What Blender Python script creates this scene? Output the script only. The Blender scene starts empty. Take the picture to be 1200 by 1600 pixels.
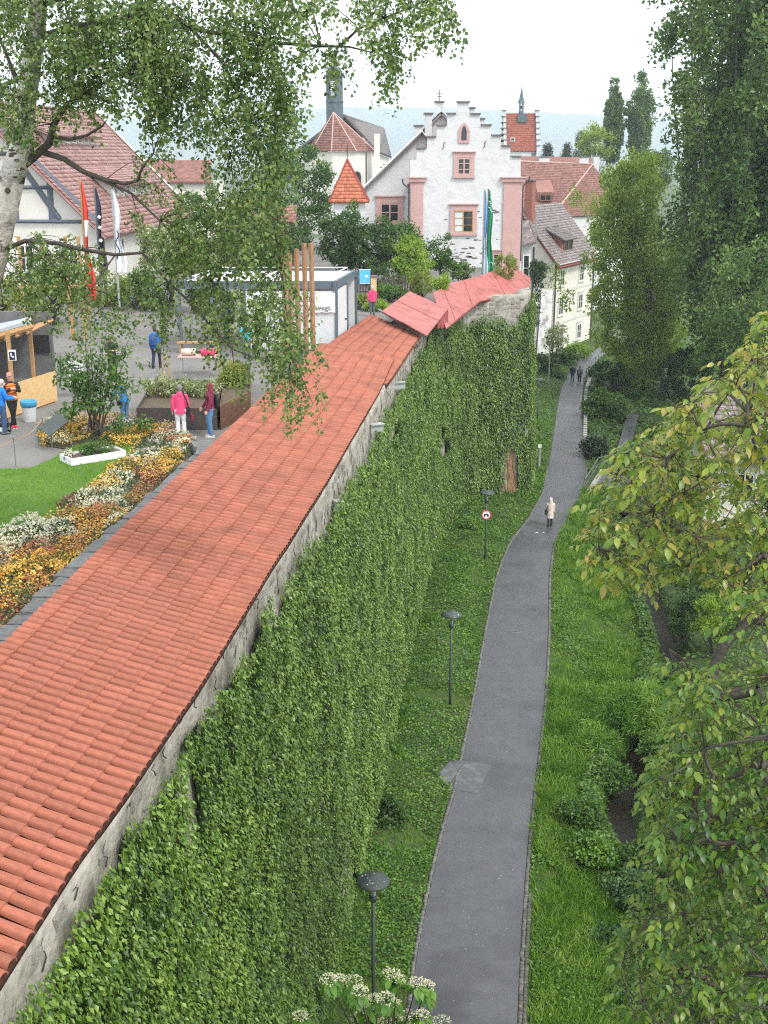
import bpy, math, random
import numpy as np
from mathutils import Vector, Matrix

# ------------------------------------------------------------------ camera, sky, sun, exposure
rng = np.random.default_rng(11)
random.seed(11)
SC = bpy.context.scene
COL = SC.collection
FPX, HC, K = 1850.0, 21.5, 1.62
TILT = math.atan(560 / FPX); YP = 800.0
cam = bpy.data.cameras.new('camera')
cam.sensor_fit = 'VERTICAL'; cam.sensor_height = 36; cam.sensor_width = 27
cam.lens = 36 * FPX / 1600
cam.clip_start = 0.1; cam.clip_end = 16000
camo = bpy.data.objects.new('camera', cam); COL.objects.link(camo)
camo.location = (0, 0, HC)
camo.rotation_euler = (math.radians(90) - TILT, 0, 0)
SC.camera = camo

SUN_EL, SUN_AZ = math.radians(50), math.radians(135)
world = bpy.data.worlds.new('World'); SC.world = world; world.use_nodes = True
wn, wl = world.node_tree.nodes, world.node_tree.links
for n in list(wn): wn.remove(n)
sky = wn.new('ShaderNodeTexSky'); sky.sky_type = 'NISHITA'; sky.sun_disc = False
sky.sun_elevation = SUN_EL; sky.sun_rotation = SUN_AZ; sky.dust_density = 3.0; sky.air_density = 1.0
hsv = wn.new('ShaderNodeHueSaturation'); hsv.inputs['Saturation'].default_value = 0.15
mixw = wn.new('ShaderNodeMixRGB'); mixw.inputs[0].default_value = 0.75
mixw.inputs[2].default_value = (9.2, 9.4, 9.7, 1)
bg = wn.new('ShaderNodeBackground'); bg.inputs[1].default_value = 0.13
wo = wn.new('ShaderNodeOutputWorld')
wl.new(sky.outputs[0], hsv.inputs['Color']); wl.new(hsv.outputs[0], mixw.inputs[1])
wl.new(mixw.outputs[0], bg.inputs[0]); wl.new(bg.outputs[0], wo.inputs[0])
sun = bpy.data.lights.new('sun', 'SUN'); sun.energy = 1.5; sun.angle = math.radians(12); sun.color = (1, 0.96, 0.9)
suno = bpy.data.objects.new('sun', sun); COL.objects.link(suno)
sd = Vector((math.cos(SUN_EL) * math.sin(SUN_AZ), math.cos(SUN_EL) * math.cos(SUN_AZ), math.sin(SUN_EL)))
suno.rotation_euler = (-sd).to_track_quat('-Z', 'Y').to_euler()
suno.location = (0, -20, 60)
SC.view_settings.view_transform = 'Standard'; SC.view_settings.look = 'None'
SC.view_settings.gamma = 1; SC.view_settings.exposure = 0.95
SC.cycles.use_denoising = False
SC.cycles.filter_width = 1.15
SC.cycles.max_bounces = 6; SC.cycles.diffuse_bounces = 3; SC.cycles.transmission_bounces = 3
SC.cycles.volume_bounces = 1; SC.cycles.transparent_max_bounces = 8

CT, ST = math.cos(TILT), math.sin(TILT)
def ray(px, py):
    b = (YP - py) / FPX
    return ((px - 600) / FPX, CT + b * ST, -ST + b * CT)
def U(px, py, z):
    "point of the plane of height z seen at a picture position"
    r = ray(px, py); t = (z - HC) / r[2]
    return (r[0] * t, r[1] * t, z)
def M(x, y, z):
    "survey notes taken with a shorter focal length, brought to true depth"
    c8, s8 = math.cos(math.radians(8)), math.sin(math.radians(8)); h = z - HC; d = y * c8 - h * s8
    return U(600 + 1200 * x / d, 240 + 1200 * math.tan(math.radians(8)) - 1200 * (y * s8 + h * c8) / d, z)
def MT(tab, z): return np.array([M(x, y, z)[:2] for x, y in tab])
def D(px, py, Y):
    "point at depth Y seen at a picture position"
    r = ray(px, py); t = Y / r[1]
    return (r[0] * t, Y, HC + r[2] * t)

# ------------------------------------------------------------------ materials
def lin(c):
    return tuple((x / 255 / 12.92 if x / 255 < .04045 else ((x / 255 + .055) / 1.055) ** 2.4) for x in c)
MATS = {}
def mat(name, c, rough=.75, c2=None, scale=3., bump=0., bscale=None, spec=.3, metal=0., rnd=0., detail=6, c3=None, s3=.6):
    m = bpy.data.materials.new(name); m.use_nodes = True
    nt = m.node_tree; N, L = nt.nodes, nt.links
    p = N['Principled BSDF']
    p.inputs['Roughness'].default_value = rough; p.inputs['Metallic'].default_value = metal
    p.inputs['Specular IOR Level'].default_value = spec
    tc = N.new('ShaderNodeTexCoord'); col = None
    if c2 is not None:
        no = N.new('ShaderNodeTexNoise'); no.inputs['Scale'].default_value = scale; no.inputs['Detail'].default_value = detail
        no.inputs['Roughness'].default_value = .65
        L.new(tc.outputs['Object'], no.inputs['Vector'])
        rp = N.new('ShaderNodeValToRGB')
        rp.color_ramp.elements[0].position = .32; rp.color_ramp.elements[1].position = .68
        rp.color_ramp.elements[0].color = (*c, 1); rp.color_ramp.elements[1].color = (*c2, 1)
        L.new(no.outputs['Fac'], rp.inputs[0]); col = rp.outputs[0]
        if c3 is not None:
            n3 = N.new('ShaderNodeTexNoise'); n3.inputs['Scale'].default_value = s3; n3.inputs['Detail'].default_value = 5
            L.new(tc.outputs['Object'], n3.inputs['Vector'])
            r3 = N.new('ShaderNodeValToRGB'); r3.color_ramp.elements[0].position = .5; r3.color_ramp.elements[1].position = .66
            L.new(n3.outputs['Fac'], r3.inputs[0])
            mx = N.new('ShaderNodeMixRGB'); L.new(r3.outputs[0], mx.inputs[0]); L.new(col, mx.inputs[1]); mx.inputs[2].default_value = (*c3, 1)
            col = mx.outputs[0]
    if rnd:
        ge = N.new('ShaderNodeNewGeometry'); oi = N.new('ShaderNodeObjectInfo')
        ad = N.new('ShaderNodeMath'); ad.operation = 'ADD'
        L.new(ge.outputs['Random Per Island'], ad.inputs[0]); L.new(oi.outputs['Random'], ad.inputs[1])
        fr = N.new('ShaderNodeMath'); fr.operation = 'FRACT'; L.new(ad.outputs[0], fr.inputs[0])
        mr = N.new('ShaderNodeMapRange'); mr.inputs[3].default_value = 1 - rnd; mr.inputs[4].default_value = 1 + rnd * .7
        L.new(fr.outputs[0], mr.inputs[0])
        hs = N.new('ShaderNodeHueSaturation'); L.new(mr.outputs[0], hs.inputs['Value'])
        if col is None: hs.inputs['Color'].default_value = (*c, 1)
        else: L.new(col, hs.inputs['Color'])
        col = hs.outputs[0]
    if col is None: p.inputs['Base Color'].default_value = (*c, 1)
    else: L.new(col, p.inputs['Base Color'])
    if bump:
        nb = N.new('ShaderNodeTexNoise'); nb.inputs['Scale'].default_value = bscale or scale * 3; nb.inputs['Detail'].default_value = 8
        L.new(tc.outputs['Object'], nb.inputs['Vector'])
        bp = N.new('ShaderNodeBump'); bp.inputs['Strength'].default_value = bump; bp.inputs['Distance'].default_value = .05
        L.new(nb.outputs['Fac'], bp.inputs['Height']); L.new(bp.outputs[0], p.inputs['Normal'])
    MATS[name] = m
    return m

def leafmat(name, cols, transl=.35, nscale=.5, rough=.45, spec=.4, nmix=.5):
    m = bpy.data.materials.new(name); m.use_nodes = True
    nt = m.node_tree; N, L = nt.nodes, nt.links
    p = N['Principled BSDF']; out = N['Material Output']
    p.inputs['Roughness'].default_value = rough; p.inputs['Specular IOR Level'].default_value = spec
    ge = N.new('ShaderNodeNewGeometry'); tc = N.new('ShaderNodeTexCoord')
    no = N.new('ShaderNodeTexNoise'); no.inputs['Scale'].default_value = nscale; no.inputs['Detail'].default_value = 4
    L.new(tc.outputs['Object'], no.inputs['Vector'])
    mp = N.new('ShaderNodeMapRange'); mp.inputs[1].default_value = .3; mp.inputs[2].default_value = .7
    L.new(no.outputs['Fac'], mp.inputs[0])
    mx = N.new('ShaderNodeMix'); mx.inputs[0].default_value = nmix
    L.new(ge.outputs['Random Per Island'], mx.inputs[2]); L.new(mp.outputs[0], mx.inputs[3])
    rp = N.new('ShaderNodeValToRGB'); el = rp.color_ramp.elements
    while len(el) < len(cols): el.new(.5)
    for i, cc in enumerate(cols):
        el[i].position = .12 + .76 * i / (len(cols) - 1); el[i].color = (*cc, 1)
    L.new(mx.outputs[0], rp.inputs[0]); L.new(rp.outputs[0], p.inputs['Base Color'])
    tr = N.new('ShaderNodeBsdfTranslucent')
    br = N.new('ShaderNodeHueSaturation'); br.inputs['Value'].default_value = 1.3; br.inputs['Hue'].default_value = .485
    L.new(rp.outputs[0], br.inputs['Color']); L.new(br.outputs[0], tr.inputs['Color'])
    ms = N.new('ShaderNodeMixShader'); ms.inputs[0].default_value = transl
    L.new(p.outputs[0], ms.inputs[1]); L.new(tr.outputs[0], ms.inputs[2]); L.new(ms.outputs[0], out.inputs[0])
    MATS[name] = m
    return m

mat('tile', (.28, .088, .052), .6, (.37, .128, .080), 7, .2, 40, .3, rnd=.13, c3=(.25, .085, .052), s3=1.1)
mat('tile_bed_shaded', (.06, .02, .014), .9)  # terracotta bed coloured near black: shade between tile rows put into the colour
mat('metal_red', (.33, .085, .072), .55, (.40, .125, .11), .9, .15, 5, .4, c3=(.26, .07, .06), s3=1.6)
mat('red_edge', (.20, .035, .03), .6)
mat('gutter', (.13, .14, .14), .45, spec=.5)
mat('stone', (.25, .235, .20), .9, (.42, .39, .34), 2.2, .9, 9, .2, c3=(.17, .16, .13), s3=1.4)
mat('stone_block', (.12, .115, .105), .9, (.20, .192, .175), 5, .8, 14, .2, rnd=.25)
mat('wall_stone', (.24, .225, .195), .9, (.38, .355, .315), 5, .8, 14, .2, rnd=.2)
mat('slate', (.085, .088, .09), .65, (.16, .162, .16), 6, .6, 20, .3, rnd=.2)
mat('asphalt', (.078, .081, .090), .44, (.101, .104, .114), 1.6, .2, 120, .42, c3=(.060, .062, .070), s3=.3)
mat('concrete', (.30, .30, .29), .85, (.40, .40, .385), 6, .3, 40)
mat('slab_grey', (.085, .09, .098), .55, (.12, .125, .132), 4, .2, 60, c3=(.15, .155, .16), s3=2)
mat('litter', (.62, .62, .6), .8)
mat('plaza', (.15, .145, .137), .9, (.215, .208, .195), .7, .35, 70, .2, c3=(.13, .125, .12), s3=.35)
mat('soil', (.075, .055, .038), .95, (.13, .10, .07), 4, .8, 12)
mat('bank_soil', (.035, .065, .018), .95, (.065, .095, .03), 1.2, .6, 9)
mat('lawn_soil', (.06, .13, .02), .95, (.10, .18, .03), 1.2, .5, 12)
mat('water', (.012, .010, .007), .35, (.02, .016, .011), 2, .3, 6, .15)
mat('plaster_white', (.55, .555, .565), .9, (.60, .605, .61), .7, .7, 4, .15, c3=(.52, .525, .53), s3=1.5)
mat('plaster_rough', (.62, .62, .62), .9, (.74, .74, .73), 1.5, 1.0, 3.5, .15, c3=(.36, .34, .32), s3=1.3)
mat('plaster_cream', (.62, .60, .52), .9, (.68, .66, .58), .8, .15, 8, .15)
mat('plaster_grey', (.56, .55, .50), .9, (.63, .62, .57), .8, .15, 8, .15)
mat('plaster_church', (.66, .64, .58), .9, (.72, .70, .64), .5, .1, 6)
mat('pink_stone', (.45, .28, .26), .85, (.52, .34, .315), 1.6, .25, 12, .2)
mat('coping', (.10, .10, .10), .7, (.16, .15, .15), 3)
mat('glass', (.018, .022, .028), .08, spec=.6)
mat('glass_pale', (.55, .60, .60), .35, spec=.5)
mat('frame_brown', (.22, .11, .05), .6)
mat('frame_ochre', (.42, .22, .05), .6)
mat('frame_white', (.70, .70, .68), .6)
mat('timber_blue', (.085, .105, .135), .75, (.12, .14, .17), 3)
mat('roof_red', (.25, .115, .095), .5, (.36, .20, .18), .8, .3, 20, .5, rnd=.4)
mat('roof_bright', (.42, .13, .075), .7, (.48, .17, .09), 2, .2, 10, rnd=.25)
mat('roof_tower', (.30, .085, .055), .7, (.35, .11, .07), 2, .2, 10, rnd=.2)
mat('roof_brown', (.22, .105, .085), .65, (.29, .14, .115), .5, .2, 8, .4, rnd=.3)
mat('roof_grey', (.17, .135, .13), .5, (.27, .22, .215), 2, .3, 12, .5, rnd=.4)
mat('roof_dark', (.12, .10, .095), .6, (.17, .145, .135), 1, .2, 8, rnd=.25)
mat('ridge_pale', (.48, .30, .26), .8, (.58, .42, .37), 6)
mat('board_red', (.24, .04, .035), .6)
mat('copper', (.060, .085, .105), .55, (.10, .135, .155), 3, .1, 9, .4)
mat('brick_red', (.28, .10, .075), .85, (.34, .14, .11), 4, .3, 10)
mat('black', (.02, .02, .022), .6)
mat('pipe', (.05, .045, .045), .5)
mat('lamp_green', (.030, .045, .043), .4, (.05, .065, .06), 5, spec=.5)
mat('lichen', (.42, .44, .38), .9)
mat('lamp_glass', (.35, .37, .36), .15, spec=.6)
mat('steel', (.42, .43, .44), .4, spec=.5, metal=.4)
mat('sign_white', (.75, .75, .75), .5)
mat('sign_red', (.62, .06, .10), .5)
mat('wood', (.36, .20, .085), .7, (.46, .28, .13), 5, .3, 20)
mat('wood_post', (.25, .14, .075), .75, (.36, .21, .115), 4, .3, 16)
mat('osb', (.52, .34, .14), .8, (.66, .47, .24), 9, .15, 20)
mat('corten', (.11, .055, .035), .85, (.17, .085, .05), 2.2, .3, 14)
mat('corten_dark', (.05, .045, .045), .7, (.085, .065, .055), 2)
mat('shed_panel', (.56, .58, .59), .5, (.60, .62, .63), .6)
mat('shed_frame', (.10, .135, .165), .5)
mat('shed_roof', (.78, .78, .78), .6, (.70, .70, .70), 2)
mat('banner', (.72, .72, .73), .7, (.78, .78, .78), 2.5, .5, 2.0)
mat('ink_brown', (.12, .04, .03), .7)
mat('ink_grey', (.10, .10, .11), .7)
mat('roof_felt', (.30, .33, .36), .6, (.38, .41, .44), 1.5)
mat('kiosk_dark', (.10, .10, .10), .8, (.14, .14, .14), 2)
mat('bin_white', (.62, .65, .66), .6); mat('bag_blue', (.04, .28, .48), .35, spec=.5)
mat('blue_board', (.09, .42, .62), .5, (.12, .48, .68), 2)
mat('flag_red', (.60, .045, .03), .75); mat('flag_white', (.72, .74, .76), .75)
mat('flag_navy', (.022, .03, .06), .75); mat('flag_blue', (.16, .36, .62), .75); mat('flag_green', (.02, .30, .14), .75)
mat('flag_pale', (.55, .66, .74), .75)
mat('enamel', (.74, .75, .76), .3, spec=.5)
mat('bark_birch', (.52, .50, .46), .85, (.62, .60, .56), 6, .8, 14, .2, c3=(.045, .04, .036), s3=2.6)
mat('bark_birch_low', (.34, .31, .27), .9, (.50, .47, .42), 5, 1.0, 10, .2, c3=(.07, .06, .05), s3=3.5)
mat('bark_dark', (.055, .047, .04), .9, (.10, .088, .075), 5, .8, 14)
mat('twig', (.045, .036, .028), .9)
mat('bark_poplar', (.06, .052, .045), .9, (.10, .09, .075), 3, .8, 10)
mat('hill', (.018, .038, .03), .95, (.03, .055, .04), .006, .6, .01)
mat('ground', (.05, .08, .03), .95, (.08, .11, .05), .05)
mat('skin', (.55, .31, .22), .6, (.60, .35, .26), 8)
mat('hair_grey', (.17, .155, .145), .8, (.25, .23, .22), 30, .5, 60)
mat('hair_brown', (.06, .038, .025), .8, (.09, .06, .04), 30, .5, 60)
mat('hair_white', (.5, .49, .47), .8)
for n, c in dict(c_pink=(.62, .06, .16), c_maroon=(.17, .025, .055), c_blue=(.02, .16, .50), c_navy=(.02, .03, .06), c_jeans=(.09, .19, .33),
                 c_white=(.60, .61, .64), c_black=(.02, .02, .022), c_orange=(.62, .17, .045), c_teal=(.05, .42, .47), c_cream=(.55, .47, .42),
                 c_grey=(.11, .12, .14), c_red=(.55, .03, .05), c_denim=(.04, .08, .16), c_coral=(.45, .2, .18), c_dblue=(.03, .07, .20)).items():
    mat(n, c, .8, tuple(x * 1.25 for x in c), 7, .5, 11, .2)
# foliage
leafmat('ivy', [(.024, .062, .008), (.065, .140, .014), (.135, .240, .026), (.23, .34, .06)], .25, .6, .36, .55, .34)
leafmat('cover', [(.030, .085, .010), (.085, .20, .018), (.17, .30, .035)], .3, .9, .4, .5)
leafmat('grass', [(.05, .155, .009), (.11, .265, .013), (.24, .38, .04)], .35, 1.1, .5, .4, .6)
leafmat('grass_wild', [(.038, .12, .011), (.105, .24, .018), (.26, .38, .07)], .35, .8, .5, .4, .6)
leafmat('lawn_grass', [(.085, .21, .012), (.13, .29, .018), (.22, .34, .035)], .35, .4, .6)
leafmat('birch_leaf', [(.042, .098, .026), (.092, .178, .042), (.175, .265, .065), (.29, .36, .12)], .48, 1.2, .42, .45, .3)
leafmat('birch_far', [(.11, .21, .022), (.21, .33, .04), (.36, .46, .08)], .58, .35, .5, .4)
leafmat('poplar_leaf', [(.034, .090, .018), (.095, .185, .034), (.21, .31, .08)], .4, .3)
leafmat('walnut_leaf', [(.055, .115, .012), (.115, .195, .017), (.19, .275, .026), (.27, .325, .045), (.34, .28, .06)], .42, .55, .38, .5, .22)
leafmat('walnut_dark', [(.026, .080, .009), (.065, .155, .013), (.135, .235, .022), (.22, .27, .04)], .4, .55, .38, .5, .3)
leafmat('dark_leaf', [(.016, .048, .010), (.042, .10, .018), (.09, .165, .036)], .3, .6)
leafmat('mid_leaf', [(.028, .080, .012), (.068, .155, .022), (.14, .24, .045)], .35, .6)
leafmat('lime_leaf', [(.10, .21, .018), (.19, .33, .028), (.30, .42, .05)], .4, .8)
leafmat('yellow_leaf', [(.10, .17, .02), (.19, .26, .04), (.32, .34, .08)], .4, .8)
leafmat('pale_bloom', [(.10, .17, .04), (.25, .31, .12), (.50, .52, .33)], .35, 1.0, nmix=.25)
leafmat('conifer', [(.012, .030, .016), (.028, .055, .026), (.05, .08, .04)], .15, .5)
leafmat('bluegreen_leaf', [(.02, .065, .022), (.05, .12, .036), (.10, .19, .065)], .3, 1.0)
leafmat('vib_leaf', [(.045, .13, .014), (.085, .21, .022), (.16, .28, .04)], .4, 2)
leafmat('vib_flower', [(.40, .40, .22), (.56, .55, .38), (.68, .66, .52)], .3, 5, nmix=.2)
leafmat('fl_orange', [(.55, .26, .03), (.68, .42, .06), (.72, .56, .16)], .3, 3, nmix=.2)
leafmat('fl_white', [(.50, .50, .38), (.66, .65, .56), (.74, .72, .42)], .3, 3, nmix=.2)
leafmat('fl_rust', [(.26, .04, .03), (.45, .15, .06), (.62, .36, .16)], .3, 3, nmix=.2)
leafmat('fl_maroon', [(.09, .012, .018), (.20, .04, .05), (.40, .22, .20)], .3, 3, nmix=.2)
leafmat('fl_green', [(.03, .06, .02), (.06, .11, .03), (.10, .16, .05)], .3, 3)
leafmat('litter_leaf', [(.10, .06, .035), (.20, .12, .075), (.30, .20, .13)], .2, 2)

# ------------------------------------------------------------------ mesh helpers
def wloc(o):
    v = Vector((0, 0, 0))
    while o is not None:
        v += o.location; o = o.parent
    return v
def link(name, me, parent=None, local=False):
    o = bpy.data.objects.new(name, me); COL.objects.link(o)
    if parent is not None:
        o.parent = parent
        if not local: o.location = -wloc(parent)
    return o
def npmesh(name, V, F, m, parent=None, local=False, smooth=False):
    V = np.ascontiguousarray(V, dtype=np.float32); F = np.ascontiguousarray(F, dtype=np.int32)
    me = bpy.data.meshes.new(name)
    k = F.shape[1]
    me.vertices.add(len(V)); me.vertices.foreach_set('co', V.ravel())
    me.loops.add(F.size); me.loops.foreach_set('vertex_index', F.ravel())
    me.polygons.add(len(F)); me.polygons.foreach_set('loop_start', np.arange(0, F.size, k, dtype=np.int32))
    me.polygons.foreach_set('loop_total', np.full(len(F), k, dtype=np.int32))
    if smooth: me.polygons.foreach_set('use_smooth', np.ones(len(F), dtype=bool))
    me.update(calc_edges=True)
    me.materials.append(MATS[m] if isinstance(m, str) else m)
    return link(name, me, parent, local)

class MB:
    def __init__(s): s.v = []; s.f = []; s.mi = []; s.mats = []; s.cur = 0
    def use(s, m):
        if m not in s.mats: s.mats.append(m)
        s.cur = s.mats.index(m); return s
    def add(s, vs, fs):
        o = len(s.v); s.v += [tuple(v) for v in vs]
        for f in fs: s.f.append([i + o for i in f]); s.mi.append(s.cur)
        return s
    def box(s, c, d, rz=0, M=None):
        hx, hy, hz = d[0] / 2, d[1] / 2, d[2] / 2
        vs = [Vector((x, y, z)) for z in (-hz, hz) for x, y in ((-hx, -hy), (hx, -hy), (hx, hy), (-hx, hy))]
        R = M if M is not None else Matrix.Rotation(rz, 3, 'Z')
        return s.add([R @ v + Vector(c) for v in vs], [(3, 2, 1, 0), (4, 5, 6, 7), (0, 1, 5, 4), (1, 2, 6, 5), (2, 3, 7, 6), (3, 0, 4, 7)])
    def b2(s, x0, x1, y0, y1, z0, z1): return s.box(((x0 + x1) / 2, (y0 + y1) / 2, (z0 + z1) / 2), (abs(x1 - x0), abs(y1 - y0), abs(z1 - z0)))
    def hexa(s, b, t):
        return s.add(list(b) + list(t), [(3, 2, 1, 0), (4, 5, 6, 7), (0, 1, 5, 4), (1, 2, 6, 5), (2, 3, 7, 6), (3, 0, 4, 7)])
    def prism(s, poly, off):
        "polygon of 3-D points swept by a vector"
        n = len(poly); off = Vector(off)
        a = [Vector(p) for p in poly]
        return s.add(a + [p + off for p in a], [tuple(range(n)), tuple(range(2 * n - 1, n - 1, -1))] + [(i, i + n, (i + 1) % n + n, (i + 1) % n) for i in range(n)])
    def tube(s, pts, rad, seg=6, cap=True):
        P = [Vector(p) for p in pts]; n = len(P)
        if isinstance(rad, tuple) or not hasattr(rad, '__len__'): rad = [rad] * n
        vs = []; ref = None
        for i in range(n):
            t = (P[min(i + 1, n - 1)] - P[max(i - 1, 0)])
            t = t.normalized() if t.length > 1e-9 else Vector((0, 0, 1))
            if ref is None: ref = Vector((1, 0, 0)) if abs(t.x) < .8 else Vector((0, 1, 0))
            a = (ref - t * ref.dot(t)).normalized(); b = t.cross(a); ref = a
            r = rad[i]
            ra, rb = r if hasattr(r, '__len__') else (r, r)
            vs += [P[i] + a * math.cos(k * 2 * math.pi / seg) * ra + b * math.sin(k * 2 * math.pi / seg) * rb for k in range(seg)]
        fs = [(i * seg + k, i * seg + (k + 1) % seg, (i + 1) * seg + (k + 1) % seg, (i + 1) * seg + k) for i in range(n - 1) for k in range(seg)]
        if cap: fs += [tuple(range(seg - 1, -1, -1)), tuple((n - 1) * seg + k for k in range(seg))]
        return s.add(vs, fs)
    def lathe(s, c, prof, seg=12):
        "profile of (radius, z) about a vertical axis at c"
        n = len(prof); vs = []
        for r, z in prof: vs += [(c[0] + r * math.cos(k * 2 * math.pi / seg), c[1] + r * math.sin(k * 2 * math.pi / seg), c[2] + z) for k in range(seg)]
        fs = [(i * seg + k, i * seg + (k + 1) % seg, (i + 1) * seg + (k + 1) % seg, (i + 1) * seg + k) for i in range(n - 1) for k in range(seg)]
        fs += [tuple(range(seg - 1, -1, -1)), tuple((n - 1) * seg + k for k in range(seg))]
        return s.add(vs, fs)
    def ball(s, c, r, seg=10, rings=6):
        rx, ry, rz = r if hasattr(r, '__len__') else (r, r, r)
        vs = []
        for i in range(rings + 1):
            a = -math.pi / 2 + math.pi * (i * .98 + rings * .01) / rings
            vs += [(c[0] + rx * math.cos(a) * math.cos(k * 2 * math.pi / seg), c[1] + ry * math.cos(a) * math.sin(k * 2 * math.pi / seg), c[2] + rz * math.sin(a)) for k in range(seg)]
        fs = [(i * seg + k, i * seg + (k + 1) % seg, (i + 1) * seg + (k + 1) % seg, (i + 1) * seg + k) for i in range(rings) for k in range(seg)]
        fs += [tuple(range(seg - 1, -1, -1)), tuple(rings * seg + k for k in range(seg))]
        return s.add(vs, fs)
    def mesh(s, name, smooth=False):
        me = bpy.data.meshes.new(name); me.from_pydata(s.v, [], s.f)
        for m in s.mats: me.materials.append(MATS[m])
        if len(s.mats) > 1: me.polygons.foreach_set('material_index', s.mi)
        if smooth: me.polygons.foreach_set('use_smooth', [True] * len(me.polygons))
        me.update(); return me
    def build(s, name, parent=None, local=False, smooth=False): return link(name, s.mesh(name, smooth), parent, local)

def tag(o, label=None, cat=None, group=None, kind=None):
    if label: o['label'] = label
    if cat: o['category'] = cat
    if group: o['group'] = group
    if kind: o['kind'] = kind
    return o
def thing(name, label, cat, loc=(0, 0, 0), rz=0, group=None):
    o = bpy.data.objects.new(name, None); COL.objects.link(o); o.location = loc; o.rotation_euler = (0, 0, rz)
    o.empty_display_size = .2
    return tag(o, label, cat, group)
def part(name, m, parent, fn, local=False, smooth=False):
    mb = MB().use(m); fn(mb); return mb.build(name, parent, local, smooth)
def unit(a): return a / np.maximum(np.linalg.norm(a, axis=1, keepdims=True), 1e-9)

def vnoise(u, v, seed=0):
    "smooth value noise 0..1"
    r = np.random.default_rng(seed).random((64, 64))
    u = np.asarray(u, float); v = np.asarray(v, float)
    iu = np.floor(u).astype(int); iv = np.floor(v).astype(int); fu = u - iu; fv = v - iv
    fu = fu * fu * (3 - 2 * fu); fv = fv * fv * (3 - 2 * fv)
    g = lambda a, b: r[a % 64, b % 64]
    return (g(iu, iv) * (1 - fu) + g(iu + 1, iv) * fu) * (1 - fv) + (g(iu, iv + 1) * (1 - fu) + g(iu + 1, iv + 1) * fu) * fv

def leaf4(P, T, N, L, W, fold=.2):
    n = len(P); T = unit(T); N = unit(N - T * np.sum(N * T, axis=1, keepdims=True)); B = np.cross(T, N)
    L = np.broadcast_to(L, n)[:, None]; W = np.broadcast_to(W, n)[:, None]
    V = np.stack([P, P + T * L * .42 + B * W * .5 + N * W * fold, P + T * L, P + T * L * .42 - B * W * .5 + N * W * fold], 1).reshape(-1, 3)
    i = np.arange(n)[:, None] * 4
    F = np.concatenate([i + [[0, 2, 1]], i + [[0, 3, 2]]], 1).reshape(-1, 3)
    return V, F
def leaf7(P, T, N, L, W, fold=.12, droop=.12):
    n = len(P); T = unit(T); N = unit(N - T * np.sum(N * T, axis=1, keepdims=True)); B = np.cross(T, N)
    L = np.broadcast_to(L, n)[:, None]; W = np.broadcast_to(W, n)[:, None]
    q = lambda a, b, h: P + T * L * a + B * W * b + N * W * h
    V = np.stack([P, q(.5, 0, 0), q(1, 0, -droop * 3), q(.22, .40, fold), q(.62, .44, fold - droop), q(.22, -.40, fold), q(.62, -.44, fold - droop)], 1).reshape(-1, 3)
    i = np.arange(n)[:, None] * 7
    F = np.concatenate([i + [[0, 1, 3]], i + [[1, 4, 3]], i + [[1, 2, 4]], i + [[0, 5, 1]], i + [[1, 5, 6]], i + [[1, 6, 2]]], 1).reshape(-1, 3)
    return V, F
def cat_vf(parts):
    V, F, o = [], [], 0
    for v, f in parts: V.append(v); F.append(f + o); o += len(v)
    return np.concatenate(V), np.concatenate(F)
def rdir(n): return unit(rng.normal(size=(n, 3)))

def blob(c, r, n, hollow=.55):
    "n clump centres spread through an ellipsoid, denser towards the outside"
    d = rdir(n); k = (hollow + (1 - hollow) * rng.random(n))[:, None] ** .8
    return np.array(c) + d * k * np.array(r)
def foliage(name, m, centres, rc, n, L, W, parent, droop=.3, up=.7, flat=.8):
    "n leaves spread round the given clump centres"
    n = int(n * .72); L *= 1.12; W *= 1.12
    C = np.asarray(centres); k = rng.integers(0, len(C), n)
    rcs = (np.broadcast_to(rc, len(C)) * rng.uniform(.6, 1.3, len(C)))[k][:, None]
    off = rdir(n) * rng.random(n)[:, None] ** .45
    P = C[k] + off * rcs * np.array([1, 1, flat])
    T = off * .7 + rng.normal(size=(n, 3)) * .55 + np.array([0, 0, -droop])
    Nn = off * .5 + np.array([0, 0, up]) + rng.normal(size=(n, 3)) * .5
    s = rng.uniform(.7, 1.25, n)
    V, F = leaf4(P, T, Nn, L * s, W * s)
    return npmesh(name, V, F, m, parent)
def bez(a, b, c, n=6):
    a, b, c = Vector(a), Vector(b), Vector(c)
    return [a * (1 - t) ** 2 + b * 2 * t * (1 - t) + c * t * t for t in [i / n for i in range(n + 1)]]
def tree(name, label, cat, base, h, blobs, nleaf, L, W, lm, bark, r0, rc=.7, ncl=60, group=None, droop=.3, nlimb=14, trunk=None, hollow=.5, up=.7):
    t = thing(name, label, cat, base, 0, group)
    B = Vector(base); top = B + Vector((0, 0, h))
    def tr(mb):
        tp = trunk or [B, B + Vector((.05 * h * .2, 0, h * .35)), B + Vector((-.02 * h, .0, h * .7)), top]
        mb.tube(tp, [r0 * (1 - .85 * i / (len(tp) - 1)) for i in range(len(tp))], 8)
    part('trunk', bark, t, tr, smooth=True)
    C = np.concatenate([blob(c, r, max(4, int(ncl * k)), hollow) for c, r, k in blobs])
    def lb(mb):
        for q in C[rng.choice(len(C), min(nlimb, len(C)), replace=False)]:
            q = Vector(q); z0 = B.z + (q.z - B.z) * random.uniform(.35, .75)
            s = Vector((B.x, B.y, z0)); s = s.lerp(top, 0) if z0 < top.z else top
            mb.tube(bez(s, s.lerp(q, .5) + Vector((0, 0, .12 * (q - s).length)), q, 4), [r0 * .28, r0 * .22, r0 * .16, r0 * .1, r0 * .05], 5)
    if nlimb: part('limb', bark, t, lb, smooth=True)
    foliage('crown', lm, C, rc, nleaf, L, W, t, droop, up)
    return t
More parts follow.
